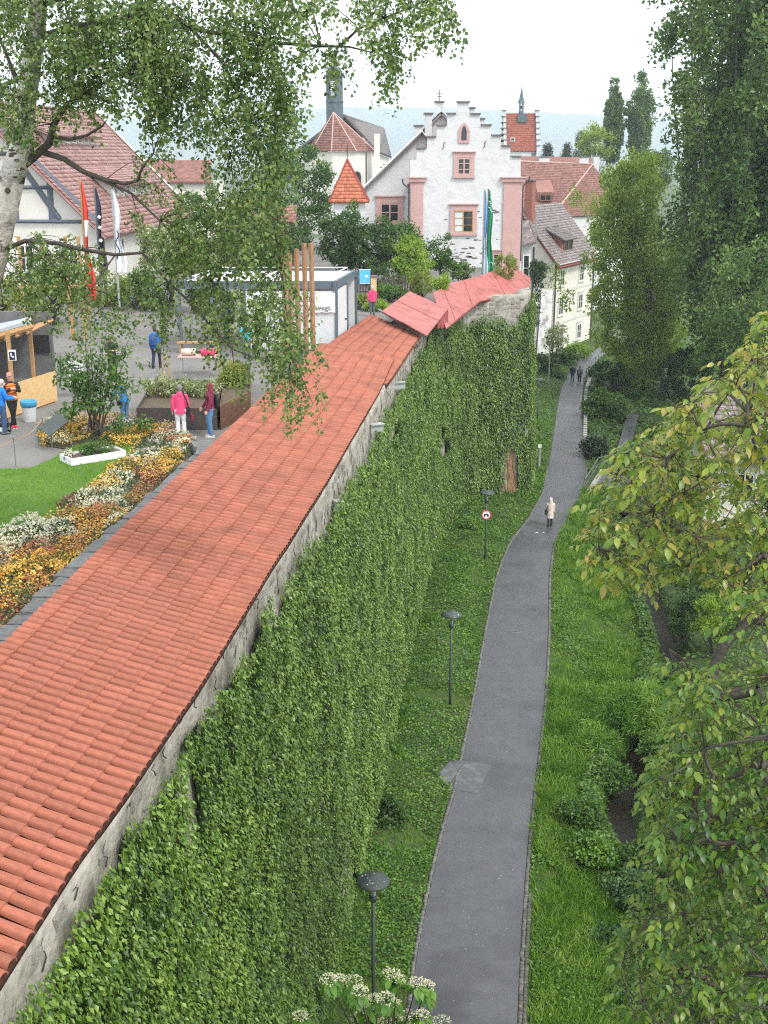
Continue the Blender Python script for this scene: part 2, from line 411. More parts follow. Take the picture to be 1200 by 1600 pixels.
def bush(name, label, base, blobs, nleaf, L, W, lm, rc=.35, ncl=40, cat='shrub', group=None, droop=.1):
    t = thing(name, label, cat, base, 0, group); B = Vector(base)
    C = np.concatenate([blob(c, r, max(4, int(ncl * k)), .35) for c, r, k in blobs])
    def st(mb):
        for q in C[rng.choice(len(C), min(8, len(C)), replace=False)]:
            mb.tube(bez(B + Vector((random.uniform(-.15, .15), random.uniform(-.15, .15), -.05)), (Vector(q) + B) / 2 + Vector((0, 0, .2)), q, 3), [.035, .03, .02, .01], 4)
    part('stem', 'bark_dark', t, st)
    foliage('foliage', lm, C, rc, nleaf, L, W, t, droop)
    return t

# ------------------------------------------------------------------ ground, path, stream, hills
PL = np.array([U(*p, 0)[:2] for p in [(618, 1800), (640, 1600), (650, 1500), (670, 1400), (692, 1300), (712, 1240), (741, 1100), (758, 1000), (778, 900), (797, 850), (828, 810), (850, 770), (862, 700), (869, 650), (876, 610), (890, 580), (912, 556), (960, 530)]])
PR = np.array([U(*p, 0)[:2] for p in [(800, 1800), (808, 1600), (812, 1500), (818, 1400), (826, 1300), (836, 1220), (850, 1100), (856, 1000), (857, 900), (864, 850), (889, 805), (905, 780), (914, 745), (913, 700), (908, 650), (910, 610), (918, 580), (940, 556), (985, 530)]])
def smooth_x(tab, ys):
    x = np.interp(ys, tab[:, 1], tab[:, 0])
    k = np.array([1, 2, 3, 2, 1]) / 9
    return np.convolve(np.pad(x, 2, 'edge'), k, 'valid')
PYS = np.concatenate([np.arange(16, 95, .7), np.arange(95, 150, 1.5)])
PXL, PXR = smooth_x(PL, PYS), smooth_x(PR, PYS)
def path_lr(y): return np.interp(y, PYS, PXL), np.interp(y, PYS, PXR)
STREAM = np.array([U(*p, -.6)[:2] for p in ((1160, 1750), (1110, 1600), (1050, 1430), (985, 1320), (962, 1262), (985, 1190), (1035, 1110), (1050, 1018), (1030, 960), (1008, 898), (990, 850), (975, 800), (965, 745), (975, 690))])
SEND = STREAM[-1, 1] - 2
def stream_x(y): return np.interp(y, STREAM[:, 1], STREAM[:, 0])
def sstep(a, b, x):
    t = np.clip((x - a) / (b - a), 0, 1); return t * t * (3 - 2 * t)
def gz(x, y):
    x = np.asarray(x, float); y = np.asarray(y, float)
    l, r = path_lr(y)
    z = .42 * sstep(.15, 2.4, l - x)
    z = z - .38 * sstep(.4, 3.5, x - r) * (y < 100)
    d = np.abs(x - stream_x(y))
    st = (1 - sstep(.38, .8, d)) * (1 - sstep(SEND - 4, SEND, y))
    z = z - 1.15 * st
    near = (y > 12) & (y < 148) & (x > -12) & (x < 60)
    z = z + near * .10 * (vnoise(x * .8 + 5, y * .8, 3) - .5) * np.clip(np.minimum(np.abs(l - x), np.abs(x - r)), 0, 1) * ((x < l) | (x > r))
    return np.where(near, z, np.where((x < l) & (y < 148), .42, 0) * (x > -30))
gx = np.concatenate([[-5200, -1200, -500, -200, -100, -40], np.arange(-10, 40.1, .33), [44, 50, 60, 80, 100, 300, 800, 5200]])
gy = np.concatenate([[-200, -60, -10, 6], np.arange(13, 98, .55), np.arange(99, 150, 3.), [160, 200, 260, 400, 700, 1100, 1800, 2600, 3900, 6000, 7300]])
GX, GY = np.meshgrid(gx, gy)
V = np.stack([GX, GY, gz(GX, GY)], -1).reshape(-1, 3)
nx, ny = len(gx), len(gy)
ii = (np.arange(ny - 1)[:, None] * nx + np.arange(nx - 1)[None]).ravel()
F = np.stack([ii, ii + 1, ii + nx + 1, ii + nx], 1)
tag(npmesh('ground', V, F, 'bank_soil', smooth=True), 'earth bank under grass and ivy beside the path', kind='structure')
def strip(name, xl, xr, ys, z, m, kind='structure'):
    V = np.concatenate([np.stack([xl, ys, np.broadcast_to(z, len(ys))], 1), np.stack([xr, ys, np.broadcast_to(z, len(ys))], 1)])
    n = len(ys); i = np.arange(n - 1)
    o = npmesh(name, V, np.stack([i, i + n, i + n + 1, i + 1], 1), m)
    return tag(o, kind=kind)
path = strip('path', PXL, PXR, PYS, .02, 'asphalt'); path['label'] = 'grey damp asphalt footpath winding along the foot of the ivy wall'
ws = np.arange(STREAM[0, 1], SEND, 1.); strip('water', stream_x(ws) - .75, stream_x(ws) + .75, ws, -.98, 'water')['label'] = 'dark narrow stream in its ditch'
# granite setts along both edges
def setts(side):
    parts = []
    bx = np.array([[x, y, z] for z in (-.5, .5) for x, y in ((-.5, -.5), (.5, -.5), (.5, .5), (-.5, .5))])
    fc = np.array([(4, 5, 6, 7), (0, 1, 5, 4), (1, 2, 6, 5), (2, 3, 7, 6), (3, 0, 4, 7)])
    y = 22.; rows = 1
    while y < 82:
        l, r = path_lr(y); x0 = (l - .07) if side < 0 else (r + .07)
        for k in range(2 if (side > 0 and y < 31) else 1):
            s = np.array([.115, .12, .14]) * rng.uniform(.85, 1.05, 3)
            parts.append((bx * s + [x0 + side * k * .125 + rng.normal() * .008, y, -.02 + rng.normal() * .006], fc))
        y += .135
    V, F = cat_vf(parts)
    return V, F
kl = npmesh('kerb', *setts(-1), 'stone_block'); tag(kl, 'row of small granite setts along the wall side of the path', kind='structure')
kr = npmesh('kerb', *setts(1), 'stone_block'); tag(kr, 'row of small granite setts along the stream side of the path', kind='structure')
# pale bits of litter and petals on the asphalt
n = 110; yy = 25 + 52 * rng.random(n) ** 1.7; l, r = path_lr(yy); xx = l + (r - l) * rng.uniform(.05, .95, n)
P = np.stack([xx, yy, np.full(n, .026)], 1)
tag(npmesh('fallen_petals', *leaf4(P, rdir(n) * [1, 1, 0], np.tile([0, 0, 1.], (n, 1)), rng.uniform(.018, .04, n), .025, .05), 'litter'), 'tiny pale petals scattered over the asphalt', kind='stuff')

hx = np.linspace(-5000, 5100, 140); hy = np.linspace(4400, 7200, 26)
HX, HY = np.meshgrid(hx, hy)
ridge = 155 + 64 * vnoise(HX / 1150 + 3, HY / 2400, 5) + 21 * vnoise(HX / 270, HY / 880, 6) + 11 * vnoise(HX / 73, HY / 240, 8)
HZ = -3 + ridge * np.clip((HY - 4400) / 1150, 0, 1) ** .7
i = (np.arange(25)[:, None] * 140 + np.arange(139)[None]).ravel()
tag(npmesh('hills', np.stack([HX, HY, HZ], -1).reshape(-1, 3), np.stack([i, i + 1, i + 141, i + 140], 1), 'hill', smooth=True), 'wooded ridge fading to pale blue behind the town', kind='structure')

# ------------------------------------------------------------------ garden terrace
GZ = 13.0
EAVE1 = MT([(-4.35, 4.2), (-3.9, 6.71), (-3.66, 7.98), (-3.36, 9.09), (-2.92, 11.), (-2.36, 14.11), (-1.56, 18.18), (-.20, 26.0), (.36, 30.2)], 13.2)
RIDGE1 = MT([(-7.3, 4.9), (-6.62, 7.9), (-6.06, 11.08), (-5.86, 12.28), (-5.62, 13.87), (-5.24, 16.05), (-4.75, 18.75), (-3.98, 23.08), (-2.55, 30.7)], 13.72)
EAVE2 = MT([(.10, 27.3), (.85, 31.), (1.62, 34.72)], 13.08); RIDGE2 = MT([(-3.0, 28.4), (-1.9, 32.6), (-.63, 37.07)], 13.58)
tp = [(x + .25, y) for x, y in RIDGE1] + [tuple(q) for q in MT([(-.6, 36), (1.2, 40.5), (3.2, 44.2), (5.0, 46.3), (8.2, 47.3), (8.9, 54), (8.9, 66), (4, 78)], GZ)] + [(-120, 128), (-120, 6)]
def terr(mb):
    n = len(tp); mb.add([(x, y, GZ) for x, y in tp] + [(x, y, -1) for x, y in tp], [tuple(range(n))] + [(i, i + n, (i + 1) % n + n, (i + 1) % n) for i in range(n)])
terrace = part('garden_terrace', 'plaza', None, terr); tag(terrace, 'grey gravelled plaza of the garden on top of the wall', kind='structure')

# ------------------------------------------------------------------ the town wall
WALL0 = np.array([(-4.75, 2.5), (-4.2, 5.2), (-3.75, 7.2), (-3.3, 9.3), (-2.3, 14.5), (-1.42, 18.6), (.02, 26.7), (1.5, 34.7), (2.75, 39.8), (4.15, 43.4), (5.4, 44.7), (8.75, 45.7), (9.2, 47.2), (9.5, 55), (9.6, 62)])
WALL = MT(WALL0, 12.6)
WS = np.concatenate([[0], np.cumsum(np.linalg.norm(np.diff(WALL0, axis=0), axis=1))])
def wall_at(s):
    p = np.stack([np.interp(s, WS, WALL[:, 0]), np.interp(s, WS, WALL[:, 1])], -1)
    a = np.stack([np.interp(s + .5, WS, WALL[:, 0]), np.interp(s + .5, WS, WALL[:, 1])], -1)
    b = np.stack([np.interp(s - .5, WS, WALL[:, 0]), np.interp(s - .5, WS, WALL[:, 1])], -1)
    t = unit(a - b); n = np.stack([t[:, 1], -t[:, 0]], 1)
    return p, n
WTOP = 13.08
def wall_pt(s, z, off=0.):
    p, n = wall_at(s)
    o = np.asarray(off) + .035 * np.clip(WTOP - z, 0, 13) - .06
    return np.stack([p[:, 0] + n[:, 0] * o, p[:, 1] + n[:, 1] * o, z], 1), n
town = thing('town_wall', 'old rubble town wall smothered in ivy under a red tiled coping roof', 'wall', (0.5, 30, 0))
ss = np.arange(0, WS[-1], .2); zs = np.concatenate([[-.6], np.arange(0, WTOP - .3, .35), [WTOP - .18, WTOP]])
S, Z = np.meshgrid(ss, zs); sf, zf = S.ravel(), Z.ravel()
bmp = .10 * (vnoise(sf * 1.6, zf * 2.2, 21) - .5) + .07 * (vnoise(sf * 4, zf * 5, 22) - .5)
Vw, _ = wall_pt(sf, zf, bmp)
nS = len(ss); i = (np.arange(len(zs) - 1)[:, None] * nS + np.arange(nS - 1)[None]).ravel()
Fw = np.stack([i, i + 1, i + nS + 1, i + nS], 1)
# back of the wall
pb, nb_ = wall_at(ss); bk = np.stack([pb[:, 0] - nb_[:, 0] * .9, pb[:, 1] - nb_[:, 1] * .9], 1)
o = len(Vw); Vw = np.concatenate([Vw, np.c_[bk, np.full(nS, WTOP)], np.c_[bk, np.full(nS, -.6)]])
j = np.arange(nS - 1); last = (len(zs) - 1) * nS
Fw = np.concatenate([Fw, np.stack([last + j, last + j + 1, o + j + 1, o + j], 1), np.stack([o + j, o + j + 1, o + nS + j + 1, o + nS + j], 1)])
wall_part = npmesh('wall', Vw, Fw, 'stone', town)
# ivy edge: height of the top of the ivy along the wall
def ivy_top(s):
    t = WTOP - .22 - .50 * vnoise(s * 1.2, s * 0 + 2, 31) + .34 * (s < 12) + .45 * (vnoise(s * 3.6, s * 0 + 5, 32) - .5)
    t = t - 1.0 * sstep(41.5, 43, s) * (1 - sstep(46.4, 47.2, s)) + .3 * sstep(46.8, 47.4, s)
    t = t - .3 * sstep(14, 22, s) * (1 - sstep(30, 36, s))
    return t
# rubble stones that show in the bare strip and at the bare foot
def rubble():
    mesh_v = []
    for k in range(5):
        mb = MB().use('wall_stone')
        a = np.array([[x, y, z] for z in (-.5, .5) for x, y in ((-.5, -.5), (.5, -.5), (.5, .5), (-.5, .5))]) * rng.uniform(.75, 1.1, (8, 3))
        a[[0, 1, 4, 5], :] *= [.82, 1, .82]
        mb.add(a, [(3, 2, 1, 0), (4, 5, 6, 7), (0, 1, 5, 4), (1, 2, 6, 5), (2, 3, 7, 6), (3, 0, 4, 7)])
        mesh_v.append(mb.mesh('stone'))
    k = 0
    for s in np.arange(4, 47, .42):
        for lay in range(2):
            if random.random() < (.45 if s < 41 else .15): continue
            z = WTOP - .22 - .26 * lay + random.uniform(-.05, .05)
            if z < ivy_top(np.array([s]))[0] - .1: continue
            p, nn = wall_pt(np.array([s + lay * .2]), np.array([z]))
            ob = link('stone', mesh_v[k % 5], wall_part); k += 1
            ob.location = tuple(p[0] - np.array([nn[0][0], nn[0][1], 0]) * .035)
            ob.rotation_euler = (0, random.uniform(-.08, .08), math.atan2(nn[0][1], nn[0][0]) + math.pi / 2)
            ob.scale = (random.uniform(.22, .4), .16, random.uniform(.12, .22))
    for s in np.arange(40.8, 46.8, .36):
        for z in np.arange(11.0, 12.8, .27):
            if z < ivy_top(np.array([s]))[0] - .1 or random.random() < .2: continue
            p, nn = wall_pt(np.array([s]), np.array([z]))
            ob = link('stone', mesh_v[k % 5], wall_part); k += 1
            ob.location = tuple(p[0] - np.array([nn[0][0], nn[0][1], 0]) * .03)
            ob.rotation_euler = (0, random.uniform(-.08, .08), math.atan2(nn[0][1], nn[0][0]) + math.pi / 2)
            ob.scale = (random.uniform(.22, .4), .16, random.uniform(.14, .24))
rubble()

# ------------------------------------------------------------------ coping roofs
def resample(tab, n):
    s = np.concatenate([[0], np.cumsum(np.linalg.norm(np.diff(tab, axis=0), axis=1))])
    q = np.linspace(0, s[-1], n)
    return np.stack([np.interp(q, s, tab[:, k]) for k in range(tab.shape[1])], 1)
def tile_mesh():
    "a barrel tile along +x: length 1, half width 1, height 1 (scaled per tile)"
    mb = MB().use('tile'); seg = 6
    for x, r in ((0, .86), (1, 1.)):
        mb.v += [(x, -math.cos(a) * r, math.sin(a) * r) for a in [math.pi * k / seg for k in range(seg + 1)]]
    n = seg + 1
    for k in range(seg): mb.f.append([k, k + n, k + n + 1, k + 1]); mb.mi.append(0)
    mb.v += [(1, -math.cos(a) * .8, math.sin(a) * .72) for a in [math.pi * k / seg for k in range(seg + 1)]]
    for k in range(seg): mb.f.append([k + n, k + 2 * n, k + 2 * n + 1, k + n + 1]); mb.mi.append(0)
    me = mb.mesh('roof_tile', True)
    return me
TILE = tile_mesh()
TV = np.array([v.co[:] for v in TILE.vertices]); TF = np.array([p.vertices[:] for p in TILE.polygons])
def tiled(name, eave, ridge, ze, zr, pitch, ncol, budget, label):
    Le = np.linalg.norm(np.diff(eave, axis=0), axis=1).sum(); Lr = np.linalg.norm(np.diff(ridge, axis=0), axis=1).sum()
    n = int((Le + Lr) / 2 / pitch)
    E = np.c_[resample(eave, n), np.full(n, ze)]; R = np.c_[resample(ridge, n), np.full(n, zr)]
    wob = .03 * (vnoise(np.arange(n) * .12, np.zeros(n), 41) - .5); E[:, 2] += wob; R[:, 2] += wob
    roof = thing_part = None
    # bed of the channel tiles, with a real thickness
    Vb = np.concatenate([E - [0, 0, .03], R - [0, 0, .03], E - [0, 0, .13], R - [0, 0, .13]]); i = np.arange(n - 1)
    Fb = np.concatenate([np.stack([i, i + 1, n + i + 1, n + i], 1), np.stack([2 * n + i + 1, 2 * n + i, 3 * n + i, 3 * n + i + 1], 1),
                         np.stack([2 * n + i, 2 * n + i + 1, i + 1, i], 1), np.stack([n + i, n + i + 1, 3 * n + i + 1, 3 * n + i], 1),
                         np.array([[n - 1, 2 * n - 1, 4 * n - 1, 3 * n - 1], [0, 2 * n, 3 * n, n]])])
    roof = npmesh(name, Vb, Fb, 'tile_bed_shaded', town); tag(roof, label)
    cuts = np.concatenate([[0, .085], .085 + (1 - .085) * np.arange(1, ncol + 1) / ncol])
    rest = []; made = 0
    for k in range(n):
        a, b = Vector(R[k]), Vector(E[k])
        nxt = Vector(E[min(k + 1, n - 1)]) - Vector(E[max(k - 1, 0)])
        ax = (b - a); ln = ax.length; ax.normalize(); side = nxt.normalized()
        up = ax.cross(side).normalized()
        if up.z < 0: up = -up
        side = up.cross(ax)
        jig = random.uniform(-.003, .003)
        for c in range(len(cuts) - 1):
            x0 = cuts[c] * ln - .05; x1 = cuts[c + 1] * ln + (.05 if c == len(cuts) - 2 else 0) + random.uniform(-.008, .008)
            M = Matrix.Identity(4)
            hw = pitch * .405; hh = pitch * .40
            M.col[0][:3] = (ax + up * (-.016 / .4)).normalized() * (x1 - x0) if False else ax * (x1 - x0)
            M.col[1][:3] = side * hw; M.col[2][:3] = up * hh
            # every tile lies with its lower end over the next one
            off = a + ax * x0 + up * (.012) + side * (jig + random.uniform(-.003, .003))
            M.translation = off
            M.col[0][2] += .022
            scr = b.y
            if made < budget and scr > U(0, 1500, 13.2)[1] and (c > 0):
                ob = link('roof_tile', TILE, roof, True); ob.matrix_local = Matrix.Translation(-wloc(roof)) @ M; made += 1
            else:
                A = np.array(M)
                rest.append((TV @ A[:3, :3].T + A[:3, 3], TF))
    V, F = cat_vf(rest)
    ot = npmesh('roof_tiling', V, F, 'tile', roof, smooth=True); ot['kind'] = 'stuff'
    return roof
tiled('tiled_roof', EAVE1, RIDGE1, 13.2, 13.72, .228, 7, 300, 'long roof of red barrel tiles on the near stretch')
tiled('tiled_roof', EAVE2, RIDGE2, 13.08, 13.58, .228, 6, 0, 'shorter tiled stretch stepping under the next one')
# dark mouth under the near roof's far end
def sheet(mb, pts, th=.07, nu=1):
    a = [Vector(p) for p in pts]; mb.hexa([p - Vector((0, 0, th)) for p in a], a)
def metal_roof(name, NL, NR, FR, FL, label, th=.06):
    def f(mb):
        n = 8; NLv, NRv, FRv, FLv = map(Vector, (NL, NR, FR, FL)); vs = []; fs = []
        for j in range(n + 1):
            for i in range(n + 1):
                u, v = i / n, j / n
                p = NLv.lerp(NRv, u).lerp(FLv.lerp(FRv, u), v)
                p.z += .05 * (vnoise(p.x * 1.3, p.y * 1.3, 51) - .5) * (1 if 0 < u < 1 else .3)
                vs.append(p)
        N = (n + 1) ** 2
        vs += [p - Vector((0, 0, th)) for p in vs]
        for j in range(n):
            for i in range(n):
                a = j * (n + 1) + i; fs += [(a, a + 1, a + n + 2, a + n + 1), (a + N, a + N + n + 1, a + N + n + 2, a + N + 1)]
        for i in range(n):
            for a, b in ((i, i + 1), (N - 1 - i, N - 2 - i), ((n - i) * (n + 1), (n - i - 1) * (n + 1)), (i * (n + 1) + n, (i + 1) * (n + 1) + n)):
                fs.append((a, a + N, b + N, b))
        mb.add(vs, fs)
    r = part(name, 'metal_red', town, f); tag(r, label)
    n_s = max(2, int((Vector(FR) - Vector(NR)).length / 3.2))
    for k in range(1, n_s):
        a, b = Vector(NR).lerp(Vector(FR), k / n_s) + Vector((0, 0, .03)), Vector(NL).lerp(Vector(FL), k / n_s) + Vector((0, 0, .03))
        part('seam', 'metal_red', r, lambda mb: mb.tube([a.lerp(b, i / 8) for i in range(9)], (.012, .014), 4))
    return r
A = metal_roof('sheet_roof', U(597, 486, 14.05), U(667, 524, 13.42), U(700, 482, 13.5), U(640, 455, 14.25), 'raised flat red sheet roof with open end')
def asup(mb):
    q = [U(699, 484, 13.45), U(699, 512, 12.95), U(683, 513, 13.0), U(686, 494, 13.45)]
    mb.prism(q, (0, .05, 0))
    for t in (0, .33, .66, 1): mb.tube([Vector(q[0]).lerp(Vector(q[3]), t), Vector(q[1]).lerp(Vector(q[2]), t)], .035, 5)
part('gable_board', 'red_edge', A, asup)
def gut(mb):
    a, b = Vector(U(592, 484, 13.75)), Vector(U(663, 527, 13.28)); mb.tube([a, a.lerp(b, .5), b], .06, 7)
part('gutter', 'gutter', A, gut)
B1 = U(676, 458, 13.9); B2 = U(697, 513, 13.02); B3 = U(751, 469, 13.0); B4 = U(741, 433, 14.0)
metal_roof('sheet_roof', B1, B2, U(725, 489, 13.0), U(707, 441, 14.0), 'red sheet roof behind the raised one')
metal_roof('sheet_roof', U(707, 442, 13.97), U(725.5, 489.5, 12.97), B3, B4, 'narrow red sheet roof panel with overlapping seam')
C = metal_roof('sheet_roof', U(741, 434, 13.97), U(750, 470, 12.97), U(827, 453, 12.97), U(795, 414, 14.2), 'last red sheet roof panel at the end of the wall')
metal_roof('sheet_roof', U(795.2, 414, 14.19), U(827.2, 453, 12.96), U(829, 434, 13.0), U(801, 414.5, 14.1), 'narrow end slope of the last red roof')
def edge(mb):
    a, b = Vector(U(697, 514, 12.93)), Vector(U(750, 471, 12.9)); c = Vector(U(827, 454, 12.9))
    mb.tube([a, b], .06, 5); mb.tube([b, b.lerp(c, .5) + Vector((0, 0, -.03)), c], .09, 5)
part('eave_board', 'red_edge', C, edge)

# ------------------------------------------------------------------ ivy on the wall
def ivy_mask(s, z):
    m = z < ivy_top(s)
    m &= ~((np.abs(s - 16.6 - .25 * np.sin(z * 3)) < .28) & (z < 1.9 + .6 * np.sin(s * 9)))          # bare foot
    m &= ~((s > 45.6) & (s < 46.5) & (z < 3.6 - .9 * np.abs(s - 46.1) * 2))                             # bare corner
    m &= ~((vnoise(s * 1.1, z * .9, 61) < .10) & (vnoise(s * 3, z * 3, 62) < .7))
    return m
ivy = thing('ivy', 'dense green ivy covering the whole face of the town wall', 'ivy', (1.5, 30, 0))
ss = np.arange(2, WS[-1] - 4, .2); zs = np.arange(.1, 12.9, .28)
S, Z = np.meshgrid(ss, zs); sf, zf = S.ravel(), Z.ravel()
def ivy_thick(s, z):
    t = .09 + .26 * vnoise(s * 1.0, z * .6, 63) * vnoise(s * 2.6, z * 1.5, 64) + .12 * vnoise(s * 5, z * 3.2, 65)
    return t + .25 * sstep(.6, 1.6, z) * (1 - sstep(1.5, 5, z)) * vnoise(s * .7, z * .4, 66)
Mk = ivy_mask(sf, zf) & (zf < ivy_top(sf) - .3)
Vb, _ = wall_pt(sf, zf, np.where(Mk, ivy_thick(sf, zf) * .6 - .03, .0))
nS = len(ss); i = (np.arange(len(zs) - 1)[:, None] * nS + np.arange(nS - 1)[None]).ravel()
leafmat('ivy_gap_shade', [(.008, .018, .006), (.015, .032, .009)], .0, 2)  # backing sheet in near-black green, painting the shade in gaps between leaves
Fi = np.stack([i, i + 1, i + nS + 1, i + nS], 1)
npmesh('ivy_mat', Vb, Fi[Mk[Fi].all(1)], 'ivy_gap_shade', ivy, smooth=True)
n = 440000
s = 3 + (WS[-1] - 7) * rng.random(n) ** 1.35; z = .15 + 12.7 * rng.random(n)
keep = ivy_mask(s, z); s, z = s[keep], z[keep]
P, nn = wall_pt(s, z, ivy_thick(s, z) + rng.uniform(-.07, .07, len(s)))
m3 = np.c_[nn, np.zeros(len(s))]
T = np.array([0, 0, -.85]) + m3 * .40 + rng.normal(size=(len(s), 3)) * .34
Nn = m3 * .75 + np.array([0, 0, .55]) + rng.normal(size=(len(s), 3)) * .45
big = (.042 + .068 * rng.random(len(s)) ** 1.6) * (1 + .012 * np.clip(s - 14, 0, 30))
tag(npmesh('ivy_leaves', *leaf4(P, T, Nn, big * 1.2, big * .62, .2), 'ivy', ivy), kind='stuff')
# runners climbing on the bare stone
def runners(mb):
    for s0 in np.arange(5, 40, .55):
        s1 = s0 + random.uniform(-.2, .2); zt = ivy_top(np.array([s1]))[0]; pts = []
        for k in range(5):
            p, _ = wall_pt(np.array([s1 + .05 * math.sin(k * 2 + s0)]), np.array([min(zt - .1 + k * .09, WTOP - .1)]), .035); pts.append(p[0])
        mb.tube(pts, [.012, .01, .008, .006, .004], 4)
part('runner', 'twig', ivy, runners)['kind'] = 'stuff'
# woody roots on the bare corner
def roots(mb):
    for k in range(16):
        s0 = 45.65 + .8 * random.random(); pts = []
        for q in range(6):
            p, _ = wall_pt(np.array([s0 + .12 * math.sin(q + k)]), np.array([.3 + q * .62 * random.uniform(.9, 1.1)]), .05); pts.append(p[0])
        mb.tube(pts, [.05, .045, .04, .03, .025, .02], 5)
part('root', 'wood_post', ivy, roots)

# ------------------------------------------------------------------ low growth beside the path
SLAB = U(703, 1209, .05)
def scatter(n, y0, y1, xfun, pw=1.6):
    y = y0 + (y1 - y0) * rng.random(n) ** pw
    a, b = xfun(y); x = a + (b - a) * rng.random(n)
    k = ((x - SLAB[0]) / .42) ** 2 + ((y - SLAB[1]) / .75) ** 2 > 1
    return x[k], y[k]
def blades(name, label, x, y, m, L, W, lean=.35, zoff=None, parent=None, up=1.0):
    n = len(x); z = gz(x, y) if zoff is None else zoff
    P = np.stack([x, y, np.broadcast_to(z, n)], 1)
    T = np.c_[rng.normal(size=(n, 2)) * lean, np.full(n, up)]
    N = np.c_[rng.normal(size=(n, 2)), np.full(n, .35)]
    s = rng.uniform(.6, 1.3, n) * (1 + .011 * np.clip(y / K - 18, 0, 60))
    o = npmesh(name, *leaf4(P, T, N, L * s, W * s, .1), m, parent)
    return tag(o, label, kind='stuff')
def flatleaves(name, label, x, y, m, L, h=.12, parent=None, z=None):
    n = len(x); z = (gz(x, y) if z is None else z) + h * rng.random(n)
    P = np.stack([x, y, z], 1); T = np.c_[rng.normal(size=(n, 2)), rng.normal(size=n) * .3 - .1]
    N = np.c_[rng.normal(size=(n, 2)) * .45, np.full(n, 1.)]
    s = rng.uniform(.6, 1.3, n) * (1 + .012 * np.clip(y / K - 18, 0, 60))
    return tag(npmesh(name, *leaf4(P, T, N, L * s, L * .8 * s, .15), m, parent), label, kind='stuff')
def wall_x(y): return np.interp(y, WALL[:12, 1], WALL[:12, 0]) + .4
def leftbank(y):
    l, _ = path_lr(y); return np.where(y < WALL[11, 1], wall_x(y), WALL[12, 0]), l - .14
x, y = scatter(80000, 20, 123, leftbank, 1.5)
d = vnoise(x * .6 + 9, y * .5, 71); k = (d + .25 * (y > 48)) > .42
flatleaves('ground_cover', 'low ivy and ground cover between wall foot and path', x[k], y[k], 'cover', .085, .22)
x, y = scatter(60000, 20, 123, leftbank, 1.4); d = vnoise(x * .6 + 9, y * .5, 71); k = d < .55
blades('grass', 'short grass on the bank between wall foot and path', x[k], y[k], 'grass', .13, .022, .6)
x, y = scatter(6000, 21, 58, leftbank, 1.2); k = vnoise(x * .9, y * .5, 74) > .68
flatleaves('leaf_litter', 'brown dead leaves on bare patches of the bank', x[k], y[k], 'litter_leaf', .07, .03)
def rightbank(y):
    _, r = path_lr(y); return r + np.where(y < 31, .32, .17), np.minimum(stream_x(y) - .3, r + 9)
x, y = scatter(96000, 18, 76, rightbank, 1.3)
tall = vnoise(x * .35 + 3, y * .25, 81)
k = tall > .40
blades('meadow_grass', 'long bright grass between path and stream', x[k], y[k], 'grass_wild', .34, .026, .75)
x, y = scatter(62000, 18, 76, rightbank, 1.3)
blades('verge_grass', 'shorter grass and weeds along the path edge', x, y, 'grass', .17, .028, .6)
x, y = scatter(52000, 18, 76, rightbank, 1.2); k = vnoise(x * .9, y * .6, 82) > .46
flatleaves('weeds', 'leafy weeds between path and stream', x[k], y[k], 'cover', .09, .2)
def ditch(y): return stream_x(y) - 1.3, stream_x(y) - .28
x, y = scatter(34000, 18, 76, ditch, 1.2); flatleaves('ditch_weeds', 'weeds hanging over the ditch edge', x, y, 'mid_leaf', .12, .5)
def farbank(y): return stream_x(y) + .45, stream_x(y) + 9
x, y = scatter(26000, 16, 95, farbank, 1.2); flatleaves('undergrowth', 'dark undergrowth on the far side of the stream', x, y, 'mid_leaf', .15, .5)
def hedgebank(y):
    _, r = path_lr(y); return r + .3, r + 14
x, y = scatter(18000, 80, 140, hedgebank, 1.0); flatleaves('undergrowth', 'green undergrowth beside the far part of the path', x, y, 'mid_leaf', .2, .3)

# ------------------------------------------------------------------ buildings
def roof(parent, name, m, e0, e1, r0, r1, course=.35, tw=.25, th=.18, label=None):
    "roof plane from eave e0-e1 to ridge r0-r1: a slab and its rows of tiles"
    e0, e1, r0, r1 = [np.array(p, float) for p in (e0, e1, r0, r1)]
    nrm = np.cross(e1 - e0, (r0 + r1) / 2 - e0); nrm /= np.linalg.norm(nrm)
    if nrm[2] < 0: nrm = -nrm
    slab = MB().use(m).hexa([p - nrm * th for p in (e0, e1, r1, r0)], [p - nrm * .02 for p in (e0, e1, r1, r0)]).build(name, parent)
    if label: slab['label'] = label
    nv = max(3, int(np.linalg.norm((r0 + r1 - e0 - e1) / 2) / course)); Vs = []
    for j in range(nv):
        a0, a1 = e0 + (r0 - e0) * j / nv, e1 + (r1 - e1) * j / nv
        b0, b1 = e0 + (r0 - e0) * (j + 1.06) / nv, e1 + (r1 - e1) * (j + 1.06) / nv
        nu = max(1, int(np.linalg.norm(a1 - a0) / tw)); sh = (j % 2) * .5
        for i in range(nu + (j % 2)):
            u0, u1 = max(0, (i - sh) / nu), min(1, (i + 1 - sh) / nu); g = .004 / max(1e-3, np.linalg.norm(a1 - a0))
            l = rng.uniform(.045, .075)
            Vs.append([a0 + (a1 - a0) * (u0 + g) + nrm * l, a0 + (a1 - a0) * (u1 - g) + nrm * l, b0 + (b1 - b0) * (u1 - g) + nrm * .005, b0 + (b1 - b0) * (u0 + g) + nrm * .005,
                       a0 + (a1 - a0) * (u0 + g) - nrm * .01, a0 + (a1 - a0) * (u1 - g) - nrm * .01])
    Vs = np.array(Vs); k = np.arange(len(Vs))[:, None] * 6
    F = np.concatenate([k + [[0, 1, 2, 3]], k + [[4, 5, 1, 0]]])
    o = npmesh('roof_tiling', Vs.reshape(-1, 3), F, m, slab); o['kind'] = 'stuff'
    return slab
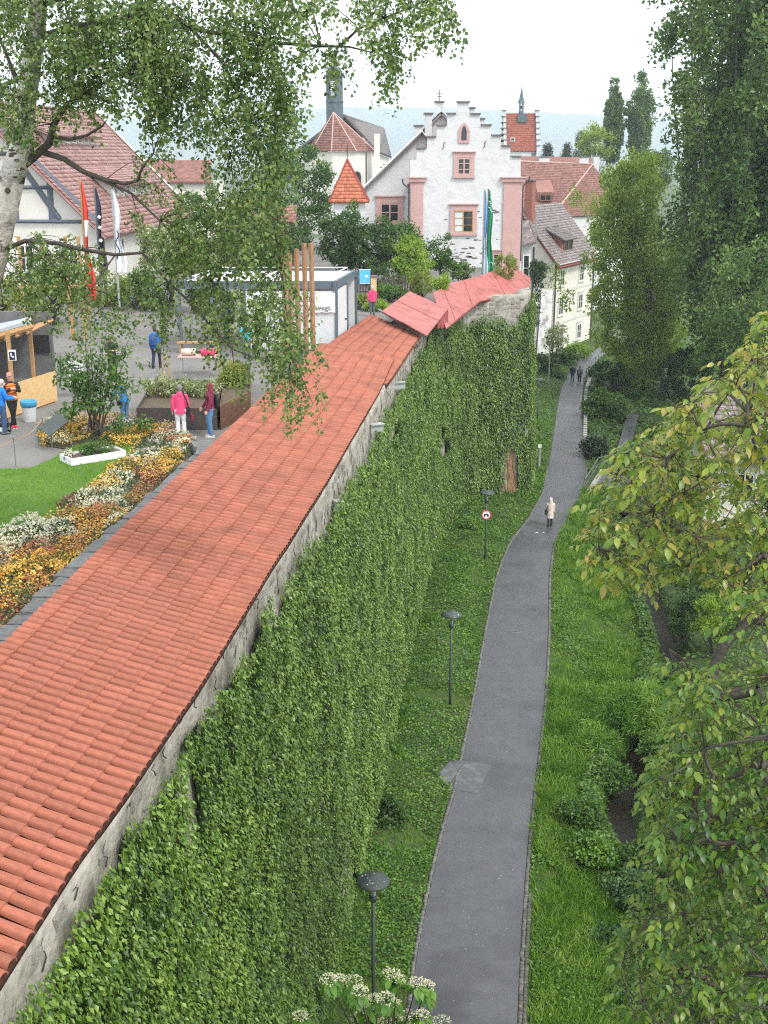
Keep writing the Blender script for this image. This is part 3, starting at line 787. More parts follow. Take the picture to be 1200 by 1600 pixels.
def window(parent, c, u, n, w, h, fm='frame_white', gm='glass', fr=.09, mull=1, bars=1, surround=None, sw=.2, sd=.08, sill=True, name='window'):
    "window at c on a wall with right vector u and outward normal n: frame, panes and surround"
    c, u, n = Vector(c), Vector(u).normalized(), Vector(n).normalized(); R = Matrix((u, n, Vector((0, 0, 1)))).transposed()
    at = lambda a, d, z: c + u * a + n * d + Vector((0, 0, z))
    f = MB().use(fm); d0 = .05
    for s in (-1, 1):
        f.box(at(s * (w / 2 - fr / 2), d0, 0), (fr, .1, h), M=R); f.box(at(0, d0, s * (h / 2 - fr / 2)), (w - 2 * fr, .1, fr), M=R)
    for k in range(mull): f.box(at(-w / 2 + w * (k + 1) / (mull + 1), d0 - .005, 0), (fr * .9, .09, h - 2 * fr), M=R)
    for k in range(bars): f.box(at(0, d0 - .01, -h / 2 + h * (k + 1) / (bars + 1)), (w - 2 * fr, .07, fr * .5), M=R)
    o = f.build(name, parent)
    for k in range(mull + 1):
        g = MB().use(gm if isinstance(gm, str) else gm[k]); pw = w / (mull + 1)
        g.box(at(-w / 2 + pw * (k + .5), .02, 0), (pw - fr, .03, h - fr), M=R); g.build('pane', o)
    if surround:
        q = MB().use(surround)
        for s in (-1, 1): q.box(at(s * (w / 2 + sw / 2), sd / 2, 0), (sw, sd + .08, h), M=R)
        q.box(at(0, sd / 2, h / 2 + sw * .75), (w + 2 * sw, sd + .08, sw * 1.5), M=R)
        q.box(at(0, sd / 2 + .05, h / 2 + sw * 1.62), (w + 2.9 * sw, sd + .2, sw * .25), M=R)
        q.box(at(0, sd / 2 + .03, -h / 2 - sw * .4), (w + 2.4 * sw, sd + .14, sw * .8), M=R)
        q.build('surround', o)
    elif sill:
        MB().use('plaster_grey').box(at(0, .08, -h / 2 - .07), (w + .2, .2, .09), M=R).build('sill', o)
    return o
DX, DN = (1, 0, 0), (0, -1, 0)

# --- white house with stepped gable
YH = K * 58.
def hp(px, py, Y=YH):
    p = D(px, py, Y); return p
wh = thing('stepped_gable_house', 'white rendered house with stepped gable and pink stone window surrounds', 'house', (6.5, YH, 0))
steps_l = [(622 + 93.0, 159.5)]
L_ = [(715, 160), (699, 178), (682.5, 196.5), (667.5, 214.5), (651, 232)]      # left edge x of each step from the top, y of its top
outl = [(733, 160), (733, 178.5), (750, 178.5), (750, 196), (767, 196), (767, 212), (782.5, 212), (782.5, 228.5), (797.5, 228.5), (797.5, 245), (813.5, 245), (813.5, 470), (641, 470), (641, 250),
        (651, 250), (651, 232.5), (667.5, 232.5), (667.5, 214.5), (682.5, 214.5), (682.5, 196.5), (699, 196.5), (699, 178), (715, 178), (715, 160)]
part('gable_wall', 'plaster_white', wh, lambda mb: mb.prism([hp(*p) for p in outl], (0, .45, 0)))
def lower(mb):
    a, b = hp(641, 470), hp(813.5, 470); mb.hexa([(a[0], YH, 0), (b[0], YH, 0), (b[0], YH + 14, 0), (a[0], YH + 14, 0)], [(a[0], YH, a[2]), (b[0], YH, a[2]), (b[0], YH + 14, a[2]), (a[0], YH + 14, a[2])])
    c = hp(641, 300); mb.hexa([(a[0], YH + .5, a[2]), (b[0], YH + .5, a[2]), (b[0], YH + 14, a[2]), (a[0], YH + 14, a[2])], [(a[0], YH + .5, c[2]), (b[0], YH + .5, c[2]), (b[0], YH + 14, c[2]), (a[0], YH + 14, c[2])])
part('side_wall', 'plaster_rough', wh, lower)
xr_, xl_, xm_ = hp(816, 300)[0], hp(638, 300)[0], hp(724, 300)[0]; ze_, zt_ = hp(0, 292)[2], hp(0, 172)[2]
roof(wh, 'roof', 'roof_brown', (xr_, YH + .5, ze_), (xr_, YH + 14, ze_), (xm_, YH + .5, zt_), (xm_, YH + 14, zt_))
roof(wh, 'roof', 'roof_brown', (xl_, YH + 14, ze_), (xl_, YH + .5, ze_), (xm_, YH + 14, zt_), (xm_, YH + .5, zt_))
for a, b, y in [(715, 733, 160), (699, 711.5, 178), (736.5, 750, 178.5), (682.5, 696, 196.5), (753, 767, 196), (667.5, 680, 214.5), (769.5, 782.5, 212), (651, 664, 232.5), (785, 797.5, 228.5), (800, 813.5, 245)]:
    p, q = hp(a - 1.2, y), hp(b + 1.2, y)
    part('coping', 'coping', wh, lambda mb: mb.b2(p[0], q[0], YH - .14, YH + .62, p[2] - .02, p[2] + .09))
    sx = p[0] if a < 715 else q[0]
for a, b in ((642, 659.5), (787.5, 810)):
    p, q = hp(a, 284), hp(b, 470)
    pl = part('pilaster', 'pink_stone', wh, lambda mb: mb.b2(p[0], q[0], YH - .16, YH - .003, q[2], p[2]))
    part('capital', 'pink_stone', pl, lambda mb: (mb.b2(p[0] - .18, q[0] + .2, YH - .3, YH - .004, p[2] + .01, p[2] + .26), mb.b2(p[0] - .28, q[0] + .3, YH - .38, YH - .005, p[2] + .265, p[2] + .36)))
window(wh, hp(724, 346), DX, DN, 1.46, 1.62, 'frame_ochre', ('glass_pale', 'glass'), .07, 1, 2, 'pink_stone', .3)
window(wh, hp(725, 260), DX, DN, 1.05, 1.28, 'pink_stone', 'glass', .12, 1, 2, 'pink_stone', .26)
def gothic(mb):
    w, h = .42, .5; c = hp(725, 210); z0 = c[2] - .62
    poly = [(-w, 0), (w, 0), (w, .75)] + [(w - (1 - math.cos(t)) * w * 2, .75 + math.sin(t) * w * 2) for t in (.25, .5, .75, 1.0)] + [(-w + (1 - math.cos(t)) * w * 2, .75 + math.sin(t) * w * 2) for t in (1.0, .75, .5, .25)] + [(-w, .75)]
    mb.prism([(c[0] + a, YH - .1, z0 + b) for a, b in poly], (0, .095, 0))
gw = part('gothic_window', 'pink_stone', wh, gothic)
def gpane(mb):
    c = hp(725, 210); z0 = c[2] - .42; w = .2
    poly = [(-w, 0), (w, 0), (w, .6), (w * .6, .9), (0, 1.08), (-w * .6, .9), (-w, .6)]
    mb.prism([(c[0] + a, YH - .115, z0 + b) for a, b in poly], (0, .013, 0))
part('pane', 'glass', gw, gpane)
window(wh, hp(775, 404), DX, DN, .5, .8, 'pink_stone', 'glass', .1, 0, 1, 'pink_stone', .15)
for px, py in ((693, 228), (757, 226)):
    c = Vector(hp(px, py)); part('tie_iron', 'black', wh, lambda mb: mb.tube([c + Vector((.14, -.05, .26)), c + Vector((.02, -.05, .2)), c + Vector((.03, -.05, -.1)), c + Vector((-.1, -.05, -.24))], .025, 5))
for sx, px in ((1, 816), (-1, 640)):
    c = Vector(hp(px, 283 if sx > 0 else 287)); part('downpipe', 'pipe', wh, lambda mb: mb.tube([c + Vector((sx * .55, -.1, .35)), c + Vector((sx * .5, -.1, 0)), c + Vector((sx * .05, -.1, -.35)), c + Vector((sx * .05, -.1, -6))], .06, 6))
# missing plaster patches low on the gable
def patches(mb):
    for k in range(46):
        px = random.uniform(668, 786); py = random.uniform(372, 412) if k < 40 else random.uniform(300, 370)
        c = Vector(hp(px, py)); r = random.uniform(.05, .2)
        poly = [(c.x + r * random.uniform(1., 2.2) * math.cos(a), YH - .012, c.z + r * random.uniform(.3, .6) * math.sin(a)) for a in np.arange(0, 6.28, .9)]
        mb.prism(poly, (0, .01, 0))
o = part('bare_stone_patch', 'stone_block', wh, patches); o['kind'] = 'stuff'
# --- attached wing to the left
YA = K * 60.5
wg = thing('gabled_annexe', 'white annexe with long sloping roof edge left of the stepped gable', 'house', (-1, YA, 13))
part('wall', 'plaster_white', wg, lambda mb: mb.prism([D(*p, YA) for p in [(563, 300), (659, 209), (690, 240), (690, 440), (563, 440)]], (0, 9, 0)))
e = [D(558, 303, YA - .5), D(659, 205, YA - .5), D(700, 250, YA - .5)]
o9 = np.array([0, 10, 0])
roof(wg, 'roof', 'roof_grey', np.array(e[0]) + o9, e[0], np.array(e[1]) + o9, e[1])
roof(wg, 'roof', 'roof_grey', e[2], np.array(e[2]) + o9, e[1], np.array(e[1]) + o9)
part('barge_board', 'frame_white', wg, lambda mb: mb.tube([e[0], e[1], e[2]], (.1, .16), 4))
window(wg, D(609, 332, YA), DX, DN, 1.55, 1.5, 'pink_stone', 'glass', .14, 1, 1, 'pink_stone', .32)
# --- far wing: second gable with bell turret and chimneys
YB = K * 66.
wb = thing('bell_turret_house', 'white gable with chimneys and small bell turret behind the stepped gable', 'house', (5, YB, 13))
part('wall', 'plaster_white', wb, lambda mb: mb.prism([D(*p, YB) for p in [(640, 232), (690, 178), (740, 232), (740, 420), (640, 420)]], (0, 9, 0)))
e = [D(634, 232, YB - .4), D(690, 174.5, YB - .4), D(746, 232, YB - .4)]
roof(wb, 'roof', 'roof_grey', np.array(e[0]) + o9, e[0], np.array(e[1]) + o9, e[1]); roof(wb, 'roof', 'roof_grey', e[2], np.array(e[2]) + o9, e[1], np.array(e[1]) + o9)
for a, b, y0, y1 in ((664, 675, 179, 208), (648, 660, 198, 215), (734, 741, 170, 190), (749, 756, 187, 206)):
    p, q = D(a, y0, YB - 1), D(b, y1, YB - 1)
    ch = part('chimney', 'plaster_white', wb, lambda mb: mb.b2(p[0], q[0], YB - 1, YB - .2, q[2] - .8, p[2])); part('cap', 'coping', ch, lambda mb: mb.b2(p[0] - .1, q[0] + .1, YB - 1.1, YB - .1, p[2] + .003, p[2] + .16))
p, q = D(680, 160, YB + .6), D(693, 182, YB + .6)
tu = part('bell_turret', 'plaster_white', wb, lambda mb: (mb.b2(p[0], p[0] + .18, YB + .6, YB + 1.3, q[2] - 1, p[2]), mb.b2(q[0] - .18, q[0], YB + .6, YB + 1.3, q[2] - 1, p[2]), mb.b2(p[0] + .18, q[0] - .18, YB + .62, YB + 1.3, p[2] - .35, p[2] - .01), mb.b2(p[0] + .18, q[0] - .18, YB + .62, YB + 1.3, q[2] - 1, q[2] - .35)))
part('cap', 'coping', tu, lambda mb: mb.b2(p[0] - .08, q[0] + .08, YB + .5, YB + 1.4, p[2] + .003, p[2] + .12))
def cross(mb):
    c = Vector(((p[0] + q[0]) / 2, YB + .95, p[2] + .1)); mb.tube([c, c + Vector((0, 0, .95))], .03, 5)
    for z, w in ((.4, .2), (.65, .2)): mb.tube([c + Vector((-w, 0, z)), c + Vector((w, 0, z))], .025, 5)
part('cross', 'black', tu, cross)
# --- small red pyramid roof turret
tr_ = thing('garden_turret', 'small turret with steep bright red pyramid roof in front of the annexe', 'turret', D(546, 330, K * 56))
ap = np.array(D(542.5, 250, K * 56)); bl, br = np.array(D(514, 316, K * 54.6)), np.array(D(576, 316, K * 54.6))
bl2, br2 = bl + [0, 3.2, 0], br + [0, 3.2, 0]
roof(tr_, 'roof', 'roof_bright', bl, br, ap, ap, .3, .2, .1); roof(tr_, 'roof', 'roof_bright', br, br2, ap, ap, .3, .2, .1); roof(tr_, 'roof', 'roof_bright', bl2, bl, ap, ap, .3, .2, .1); roof(tr_, 'roof', 'roof_bright', br2, bl2, ap, ap, .3, .2, .1)
part('wall', 'plaster_white', tr_, lambda mb: mb.b2(bl[0] + .3, br[0] - .3, bl[1] + .3, bl[1] + 2.9, 13, bl[2]))
part('hip_tile', 'board_red', tr_, lambda mb: [mb.tube([a, ap + [0, 0, .05]], .07, 5) for a in (bl, br, br2, bl2)])
part('finial', 'black', tr_, lambda mb: mb.tube([ap, ap + [0, 0, 1.1]], .03, 5))
# --- church
YC = K * 112.
chh = thing('church', 'church with hipped brown apse roof, cream walls and dark octagonal belfry', 'church', D(535, 300, YC))
cx, _, zc = D(533, 236, YC); apx = np.array(D(521, 176, YC + 3)); ang = [math.radians(a) for a in (175, 215, 255, 295, 335, 370)]
R_ = 5.4; ring = [np.array((cx + R_ * math.cos(a), YC + 5 + R_ * math.sin(a), zc)) for a in ang]
for k in range(5):
    roof(chh, 'apse_roof', 'roof_brown', ring[k], ring[k + 1], apx, apx, .4, .3, .12)
part('hip_ridge', 'ridge_pale', chh, lambda mb: [mb.tube([r, apx + [0, 0, .05]], .09, 5) for r in ring[1:5]])
rw = [np.array((cx + (R_ - .5) * math.cos(a), YC + 5 + (R_ - .5) * math.sin(a), zc)) for a in ang] + [np.array((cx + 5, YC + 12, zc)), np.array((cx - 5, YC + 12, zc))]
part('wall', 'plaster_church', chh, lambda mb: mb.prism([r - [0, 0, 12] for r in rw], (0, 0, 11.9)))
for px, py in ((556, 277),):
    wn_ = part('arched_window', 'plaster_grey', chh, lambda mb: mb.prism([np.array(D(px, py, YC + .2)) + [a, -.25, b] for a, b in [(-.9, -2), (.9, -2), (.9, .3), (.65, .95), (0, 1.25), (-.65, .95), (-.9, .3)]], (.1, .6, 0)))
    part('pane', 'glass', wn_, lambda mb: mb.prism([np.array(D(px + 1.5, py, YC + .2)) + [a, -.32, b] for a, b in [(-.55, -2), (.55, -2), (.55, .2), (.4, .65), (0, .85), (-.4, .65), (-.55, .2)]], (.1, .05, 0)))
nv0, nv1 = np.array(D(536, 178, YC + 8)), np.array(D(600, 200, YC + 30)); ne0, ne1 = np.array(D(592, 238, YC + 6)), np.array(D(612, 246, YC + 30))
roof(chh, 'nave_roof', 'roof_dark', ne0, ne1, nv0, nv1, .5, .4, .2); roof(chh, 'nave_roof', 'roof_dark', ne1 - [14, 0, 0], ne0 - [13, 0, 0], nv1, nv0, .5, .4, .2)
part('nave_wall', 'plaster_church', chh, lambda mb: mb.hexa([ne0 - [.5, 0, 12], ne1 - [.5, 0, 12], ne1 - [12, 0, 12], ne0 - [12, 0, 12]], [ne0 - [.5, 0, .1], ne1 - [.5, 0, .1], ne1 - [12, 0, .1], ne0 - [12, 0, .1]]))
def buttress(mb):
    for px, py in ((598, 262), (594, 272), (604, 258)):
        c = D(px, py, YC + 2); mb.box(c, (1.2, 1.5, .12), M=Matrix.Rotation(.25, 3, 'Y'))
part('canopy_slab', 'roof_dark', chh, buttress)['kind'] = 'stuff'
q = np.array(D(589, 209, YC + 1)); part('chimney', 'plaster_church', chh, lambda mb: mb.b2(q[0] - .4, q[0] + .4, q[1], q[1] + .8, zc - 4, q[2]))
dp = D(572, 238, YC - .2); part('downpipe', 'pipe', chh, lambda mb: mb.tube([dp, (dp[0], dp[1], dp[2] - 10)], .1, 6))
bz = D(523, 178, YC + 5); bw = 1.26
bel = part('belfry', 'copper', chh, lambda mb: mb.lathe((bz[0], bz[1], bz[2] - 1.5), [(bw, 0), (bw, 3.1), (bw + .1, 3.15), (bw + .1, 3.3), (bw - .02, 3.35), (bw - .02, 6.6), (bw + .3, 6.7), (bw + .3, 6.95), (bw, 7.0), (bw - .1, 7.5), (bw - .35, 7.95), (bw - .8, 8.25), (.4, 8.35), (.4, 8.9), (.5, 9.0), (.28, 9.15), (.5, 9.45), (.38, 9.8), (.1, 10.05), (.04, 10.7)], 8))
def louv(mb):
    for k in range(8): mb.box((bz[0] - .15, bz[1] - bw - .02, bz[2] + 2.6 + k * .26), (.75, .12, .09), M=Matrix.Rotation(.5, 3, 'X'))
part('louvre', 'frame_white', bel, louv)['kind'] = 'stuff'
# --- gate tower with stepped gables
YT = K * 150.
tw_ = thing('gate_tower', 'white tower with red saddle roof, stepped gables and pointed ridge turret', 'tower', D(816, 300, YT))
x0, _, zE = D(792, 236, YT); x1, _, zR = D(840, 176, YT)
part('wall', 'plaster_white', tw_, lambda mb: mb.b2(x0 + .1, x1 - .1, YT + .3, YT + 7.7, 0, zE))
part('quoin', 'stone_block', tw_, lambda mb: [mb.b2(x1 - .9 - (k % 2) * .4, x1 + .02, YT + .2, YT + .29, zE - .8 - k * .6, zE - .3 - k * .6) for k in range(8)])['kind'] = 'stuff'
roof(tw_, 'roof', 'roof_tower', (x0, YT, zE), (x1, YT, zE), (x0, YT + 4, zR), (x1, YT + 4, zR), .4, .3)
roof(tw_, 'roof', 'roof_tower', (x1, YT + 8, zE), (x0, YT + 8, zE), (x1, YT + 4, zR), (x0, YT + 4, zR), .4, .3)
for sx, xx in ((-1, x0), (1, x1)):
    n_ = 7
    for k in range(n_):
        z0, z1 = zE - .5 + (zR - zE + .6) * k / n_, zE - .5 + (zR - zE + .6) * (k + 1) / n_ + .35; y0 = YT - .2 + 4 * k / n_
        st = part('gable_step', 'plaster_white', tw_, lambda mb: mb.b2(xx + sx * .05, xx + sx * .6, y0, YT + 8.2 - (y0 - YT + .2), z0, z1))
        part('coping', 'coping', st, lambda mb: mb.b2(xx - .05 * sx, xx + sx * .85, y0 - .15, YT + 8.35 - (y0 - YT + .2), z1 + .003, z1 + .13))
rc_ = ((x0 + x1) / 2 + .1, YT + 4, zR)
rt = part('ridge_turret', 'copper', tw_, lambda mb: (mb.lathe((rc_[0], rc_[1], rc_[2] - .5), [(.5, 0), (.5, .9), (.42, 1.0)], 6), mb.lathe((rc_[0], rc_[1], rc_[2] + 1.9), [(.78, 0), (.55, .5), (.34, 1.2), (.14, 2.4), (.04, 3.2), (.03, 4.0)], 6), [mb.tube([(rc_[0] + .42 * math.cos(a), rc_[1] + .42 * math.sin(a), rc_[2] + .4), (rc_[0] + .42 * math.cos(a), rc_[1] + .42 * math.sin(a), rc_[2] + 1.95)], .07, 4) for a in np.arange(0, 6.2, 1.047)]))
part('bell', 'black', rt, lambda mb: mb.lathe((rc_[0], rc_[1], rc_[2] + .8), [(.28, 0), (.2, .3), (.12, .55), (.02, .6)], 8))
q = D(801, 218, YT + 1); window(tw_, (q[0], YT + .9, q[2]), DX, DN, .9, .7, 'frame_white', 'glass', .12, 0, 0, sill=False)
q = D(816, 178, YT + 3.4); part('roof_hatch', 'copper', tw_, lambda mb: mb.b2(q[0] - .9, q[0] + .9, YT + 2.6, YT + 3.6, q[2] - 1.6, q[2] - .1))
q = D(822, 246, YT); window(tw_, (q[0], YT + .28, q[2] - .2), DX, DN, 1.7, .8, 'stone_block', 'glass', .12, 2, 0, sill=False)
# --- large brown-roofed house
YR = K * 104.
rh = thing('brown_roof_house', 'large house with broad reddish-brown hipped roof behind the cream house', 'house', D(870, 340, YR))
a0, a1 = np.array(D(800, 339, YR)), np.array(D(865, 339, YR)); b0, b1 = np.array(D(800, 253, YR + 8)), np.array(D(926, 258, YR + 8))
roof(rh, 'main_roof', 'roof_brown', a0, a1, b0, b1, .35, .25)
h0 = np.array(D(862, 340, YR - .4)); h1 = np.array(D(985, 334, YR + 5))
roof(rh, 'hip_roof', 'roof_brown', h0, h1, b1, b1, .35, .25)
part('hip_ridge', 'ridge_pale', rh, lambda mb: mb.tube([h0 + [0, 0, .1], b1 + [0, 0, .12], b0 + [0, 0, .12]], .14, 6))
part('wall', 'plaster_white', rh, lambda mb: (mb.hexa([(h0[0] + .4, h0[1] + .5, 0), (h1[0], h1[1] + .4, 0), (h1[0], h1[1] + 9, 0), (h0[0], h1[1] + 9, 0)], [(h0[0] + .4, h0[1] + .5, h0[2] - .1), (h1[0], h1[1] + .4, h1[2] - .1), (h1[0], h1[1] + 9, h1[2] - .1), (h0[0], h1[1] + 9, h0[2] - .1)]), mb.b2(a0[0], h0[0] + .3, YR + 1, YR + 12, 0, a0[2] - .1)))
cc = np.array(D(852, 306, YR + 2.2)); do = part('dormer', 'roof_brown', rh, lambda mb: mb.hexa([cc + [-1, -.2, -.75], cc + [1, -.2, -.75], cc + [1, 2, -.75], cc + [-1, 2, -.75]], [cc + [-1.2, -.5, .5], cc + [1.2, -.5, .5], cc + [1.1, 3.4, 2.1], cc + [-1.1, 3.4, 2.1]]))
window(rh, cc + [0, -.38, -.25], DX, DN, 1.6, .85, 'frame_brown', 'glass', .1, 1, 0, sill=False)
window(rh, D(890, 346, YR + 1.3), (.95, .3, 0), (.3, -.95, 0), 1.1, 1.4, 'frame_white', 'glass_pale', .1, 1, 1)
for px, w, y0 in ((851, 1.4, 246), (913, 1.2, 246), (932, .8, 244)):
    c = D(px, y0, YR + 8.5); ch = part('chimney', 'plaster_white', rh, lambda mb: mb.b2(c[0] - w / 2, c[0] + w / 2, YR + 8.3, YR + 9.5, c[2] - 3, c[2])); part('cap', 'coping', ch, lambda mb: mb.b2(c[0] - w / 2 - .1, c[0] + w / 2 + .1, YR + 8.2, YR + 9.6, c[2] + .003, c[2] + .15))
nb2 = thing('distant_house', 'low brown rooftop just below the gate tower', 'house', D(850, 246, K * 132))
d0, d1 = np.array(D(795, 252, K * 128)), np.array(D(925, 254, K * 128)); roof(nb2, 'roof', 'roof_brown', d0, d1, np.array(D(795, 244, K * 134)), np.array(D(925, 246, K * 134)), .5, .5); part('wall', 'plaster_white', nb2, lambda mb: mb.b2(d0[0], d1[0], d0[1] + .5, d0[1] + 12, 0, d0[2] - .1))
# --- cream house by the path
k0 = np.array(U(861, 557, 0)[:2]); zEv = D(861, 408, k0[1])[2]; k1 = np.array(U(928, 395.5, zEv)[:2]); uu = (k1 - k0) / np.linalg.norm(k1 - k0); un = np.array((uu[1], -uu[0])); ub = -un
dep = 9.; zRg = zEv + 5.6
bh = thing('cream_house', 'three-storey cream house with grey dormered roof beside the path', 'house', (*k0, 0))
def g3(a, d, z): return (k0[0] + uu[0] * a + ub[0] * d, k0[1] + uu[1] * a + ub[1] * d, z)
fl = float(np.linalg.norm(k1 - k0))
part('wall', 'plaster_cream', bh, lambda mb: mb.hexa([g3(0, 0, -.3), g3(fl, 0, -.3), g3(fl, dep, -.3), g3(0, dep, -.3)], [g3(0, 0, zEv), g3(fl, 0, zEv), g3(fl, dep, zEv), g3(0, dep, zEv)]))
part('gable', 'plaster_cream', bh, lambda mb: mb.prism([g3(0, .05, zEv), g3(0, dep - .05, zEv), g3(0, dep / 2, zRg - .3)], Vector(g3(.3, 0, 0)) - Vector(g3(0, 0, 0))))
roof(bh, 'roof', 'roof_grey', g3(-.5, -.55, zEv - .35), g3(fl + .4, -.55, zEv - .35), g3(-.5, dep / 2, zRg), g3(fl + .4, dep / 2, zRg), .33, .22)
roof(bh, 'roof', 'roof_grey', g3(fl + .4, dep + .55, zEv - .35), g3(-.5, dep + .55, zEv - .35), g3(fl + .4, dep / 2, zRg), g3(-.5, dep / 2, zRg), .33, .22)
part('barge_board', 'board_red', bh, lambda mb: (mb.tube([g3(-.55, -.6, zEv - .6), g3(-.55, dep / 2, zRg - .22)], (.07, .3), 4), mb.tube([g3(-.55, -.62, zEv - .62), g3(fl + .45, -.62, zEv - .62)], (.2, .2), 4)))
part('gutter', 'steel', bh, lambda mb: mb.tube([g3(-.6, -.75, zEv - .32), g3(fl + .5, -.75, zEv - .32)], .09, 6))
part('string_course', 'plaster_grey', bh, lambda mb: [mb.hexa([g3(-.02, -.05, z), g3(fl, -.05, z), g3(fl, -.002, z), g3(-.02, -.002, z)], [g3(-.02, -.05, z + .35), g3(fl, -.05, z + .35), g3(fl, -.002, z + .35), g3(-.02, -.002, z + .35)]) for z in (zEv * .325, zEv * .655)])
for row, zz in enumerate((zEv * .17, zEv * .50, zEv * .81)):
    for a in (.18 * fl, .68 * fl):
        window(bh, g3(a, 0, zz), (*uu, 0), (*un, 0), 1.35, 1.75 if not (row == 0 and a < 4) else 2.2, 'frame_white', 'glass', .1, 1, 1, 'plaster_grey', .16, .05)
for a_ in (.15, fl - .1): part('downpipe', 'pipe', bh, lambda mb: mb.tube([g3(a_, -.12, zEv - .6), g3(a_, -.12, 0)], .08, 6))
fs = fl / 9.4
def dorm(mb): mb.hexa([g3(fs * 2.5, .5, zEv + .55), g3(fs * 5.1, .5, zEv + .55), g3(fs * 5.1, 3.4, zEv + .55), g3(fs * 2.5, 3.4, zEv + .55)], [g3(fs * 2.5, .5, zEv + 2.1), g3(fs * 5.1, .5, zEv + 2.1), g3(fs * 5.1, 3.6, zEv + 3.7), g3(fs * 2.5, 3.6, zEv + 3.7)])
do = part('dormer', 'brick_red', bh, dorm)
roof(bh, 'dormer_roof', 'roof_dark', g3(fs * 2.2, .1, zEv + 2.0), g3(fs * 5.4, .1, zEv + 2.0), g3(fs * 2.2, 3.9, zEv + 3.95), g3(fs * 5.4, 3.9, zEv + 3.95), .33, .25, .1)
window(bh, g3(fs * 3.8, .48, zEv + 1.35), (*uu, 0), (*un, 0), 2.6, 1.4, 'frame_brown', 'glass', .14, 1, 0, sill=False)
for a, d, w, h in ((.6, 3.4, .9, 2.9), (-.2, 5.6, .6, 1.8)):
    c = Vector(g3(a, d, zRg - 1)); ch = part('chimney', 'brick_red', bh, lambda mb: mb.box(c + Vector((0, 0, h / 2)), (w, w, h + 1.6), math.atan2(uu[1], uu[0]))); part('cap', 'coping', ch, lambda mb: mb.box(c + Vector((0, 0, h + .88)), (w + .2, w + .2, .14), math.atan2(uu[1], uu[0])))
vp = Vector(g3(.2, 2.4, zEv + 2)); part('vent_pipe', 'steel', bh, lambda mb: mb.tube([vp, vp + Vector((0, 0, 2.9))], .08, 6))
# rough white wall joining the cream house and the town wall
j0, j1 = Vector((*M(9.8, 75.5, 4)[:2], 0)), Vector((*k0, 0)) + Vector((-.12, -.1, 0)); jt = Vector((-.3, .7, 0))
jw = thing('rough_white_wall', 'rough whitewashed wall with flaking plaster between ivy wall and cream house', 'wall', j0.lerp(j1, .7))
part('wall', 'plaster_rough', jw, lambda mb: mb.hexa([j0, j1, j1 + jt, j0 + jt], [p + Vector((0, 0, h)) for p, h in ((j0, 9.6), (j1, 7.2), (j1 + jt, 7.2), (j0 + jt, 9.6))]))
# bay with banded roof at the right of the stepped gable
by = thing('bay_turret', 'narrow bay with striped tiled roof beside the pink corner pilaster', 'turret', D(822, 420, K * 64))
p0, p1 = D(813, 330, K * 62), D(834, 382, K * 60)
roof(by, 'roof', 'roof_grey', D(811, 384, K * 61), D(837, 378, K * 61), D(812, 345, K * 65), D(826, 345, K * 65), .4, .3)
roof(by, 'roof', 'roof_grey', D(837, 378, K * 61), D(840, 362, K * 65), D(826, 345, K * 65), D(828, 343, K * 66), .4, .3)
q0, q1 = D(813, 386, K * 61.4), D(833, 386, K * 61.4); part('wall', 'plaster_white', by, lambda mb: mb.b2(q0[0], q1[0], K * 61.4, K * 64, 0, q0[2] + .2))
window(by, ((q0[0] + q1[0]) / 2, K * 61.4 - .01, q0[2] - 1.7), DX, DN, .6, 2.2, 'frame_white', 'glass', .1, 0, 1, sill=False)
part('downpipe', 'pipe', by, lambda mb: mb.tube([(q1[0] + .06, K * 61.4 - .1, q0[2]), (q1[0] + .06, K * 61.4 - .1, 0)], .07, 6))
# --- half-timbered house on the left
TE = 16.9; TC = np.array(U(157, 355, TE)[:2]); TF2 = np.array(U(298, 329, TE)[:2]); TL = float(np.linalg.norm(TF2 - TC)); td = (TF2 - TC) / TL; tn = np.array((td[1], -td[0]))
th_ = thing('half_timbered_house', 'half-timbered house with broad red tiled roof and shed dormers behind the birch', 'house', (TC[0] - 4, TC[1] + 2, GZ))
def t3(a, d, z): return (TC[0] + td[0] * a - tn[0] * d, TC[1] + td[1] * a - tn[1] * d, z)      # a along the ridge, d towards the left
part('wall', 'plaster_grey', th_, lambda mb: mb.hexa([t3(0, 0, GZ), t3(TL, 0, GZ), t3(TL, 16, GZ), t3(0, 16, GZ)], [t3(0, 0, TE), t3(TL, 0, TE), t3(TL, 16, TE), t3(0, 16, TE)]))
for a_ in (0, TL - .4): part('gable', 'plaster_grey', th_, lambda mb: mb.prism([t3(a_, 0, TE), t3(a_, 16, TE), t3(a_, 8, TE + 8)], Vector(t3(.4, 0, 0)) - Vector(t3(0, 0, 0))))
roof(th_, 'roof', 'roof_red', t3(-.7, -.6, TE - .6), t3(TL + .5, -.6, TE - .6), t3(-.7, 8, TE + 8), t3(TL + .5, 8, TE + 8), .36, .24)
roof(th_, 'roof', 'roof_red', t3(TL + .5, 16.6, TE - .6), t3(-.7, 16.6, TE - .6), t3(TL + .5, 8, TE + 8), t3(-.7, 8, TE + 8), .36, .24)
def beam(p, q, w=.26): part('timber_beam', 'timber_blue', th_, lambda mb: mb.tube([t3(-.05, *p), t3(-.05, *q)], (w / 2 ** .5, .12), 4))
for z, in ((TE + .35,), (TE + 2.5,), (TE + 4.6,)): beam((max(.3, z - TE + .1), z), (16 - max(.3, z - TE + .1), z))
for d in (3.2, 5.6, 8, 10.4): beam((d, TE + .35), (d, TE + min(d, 16 - d) - .2))
beam((.2, TE + .1), (8, TE + 7.9), .45); beam((15.8, TE + .1), (8, TE + 7.9), .45)
beam((2.7, TE + .5), (5.4, TE + 4.5)); beam((5.8, TE + .5), (7.8, TE + 4.5))
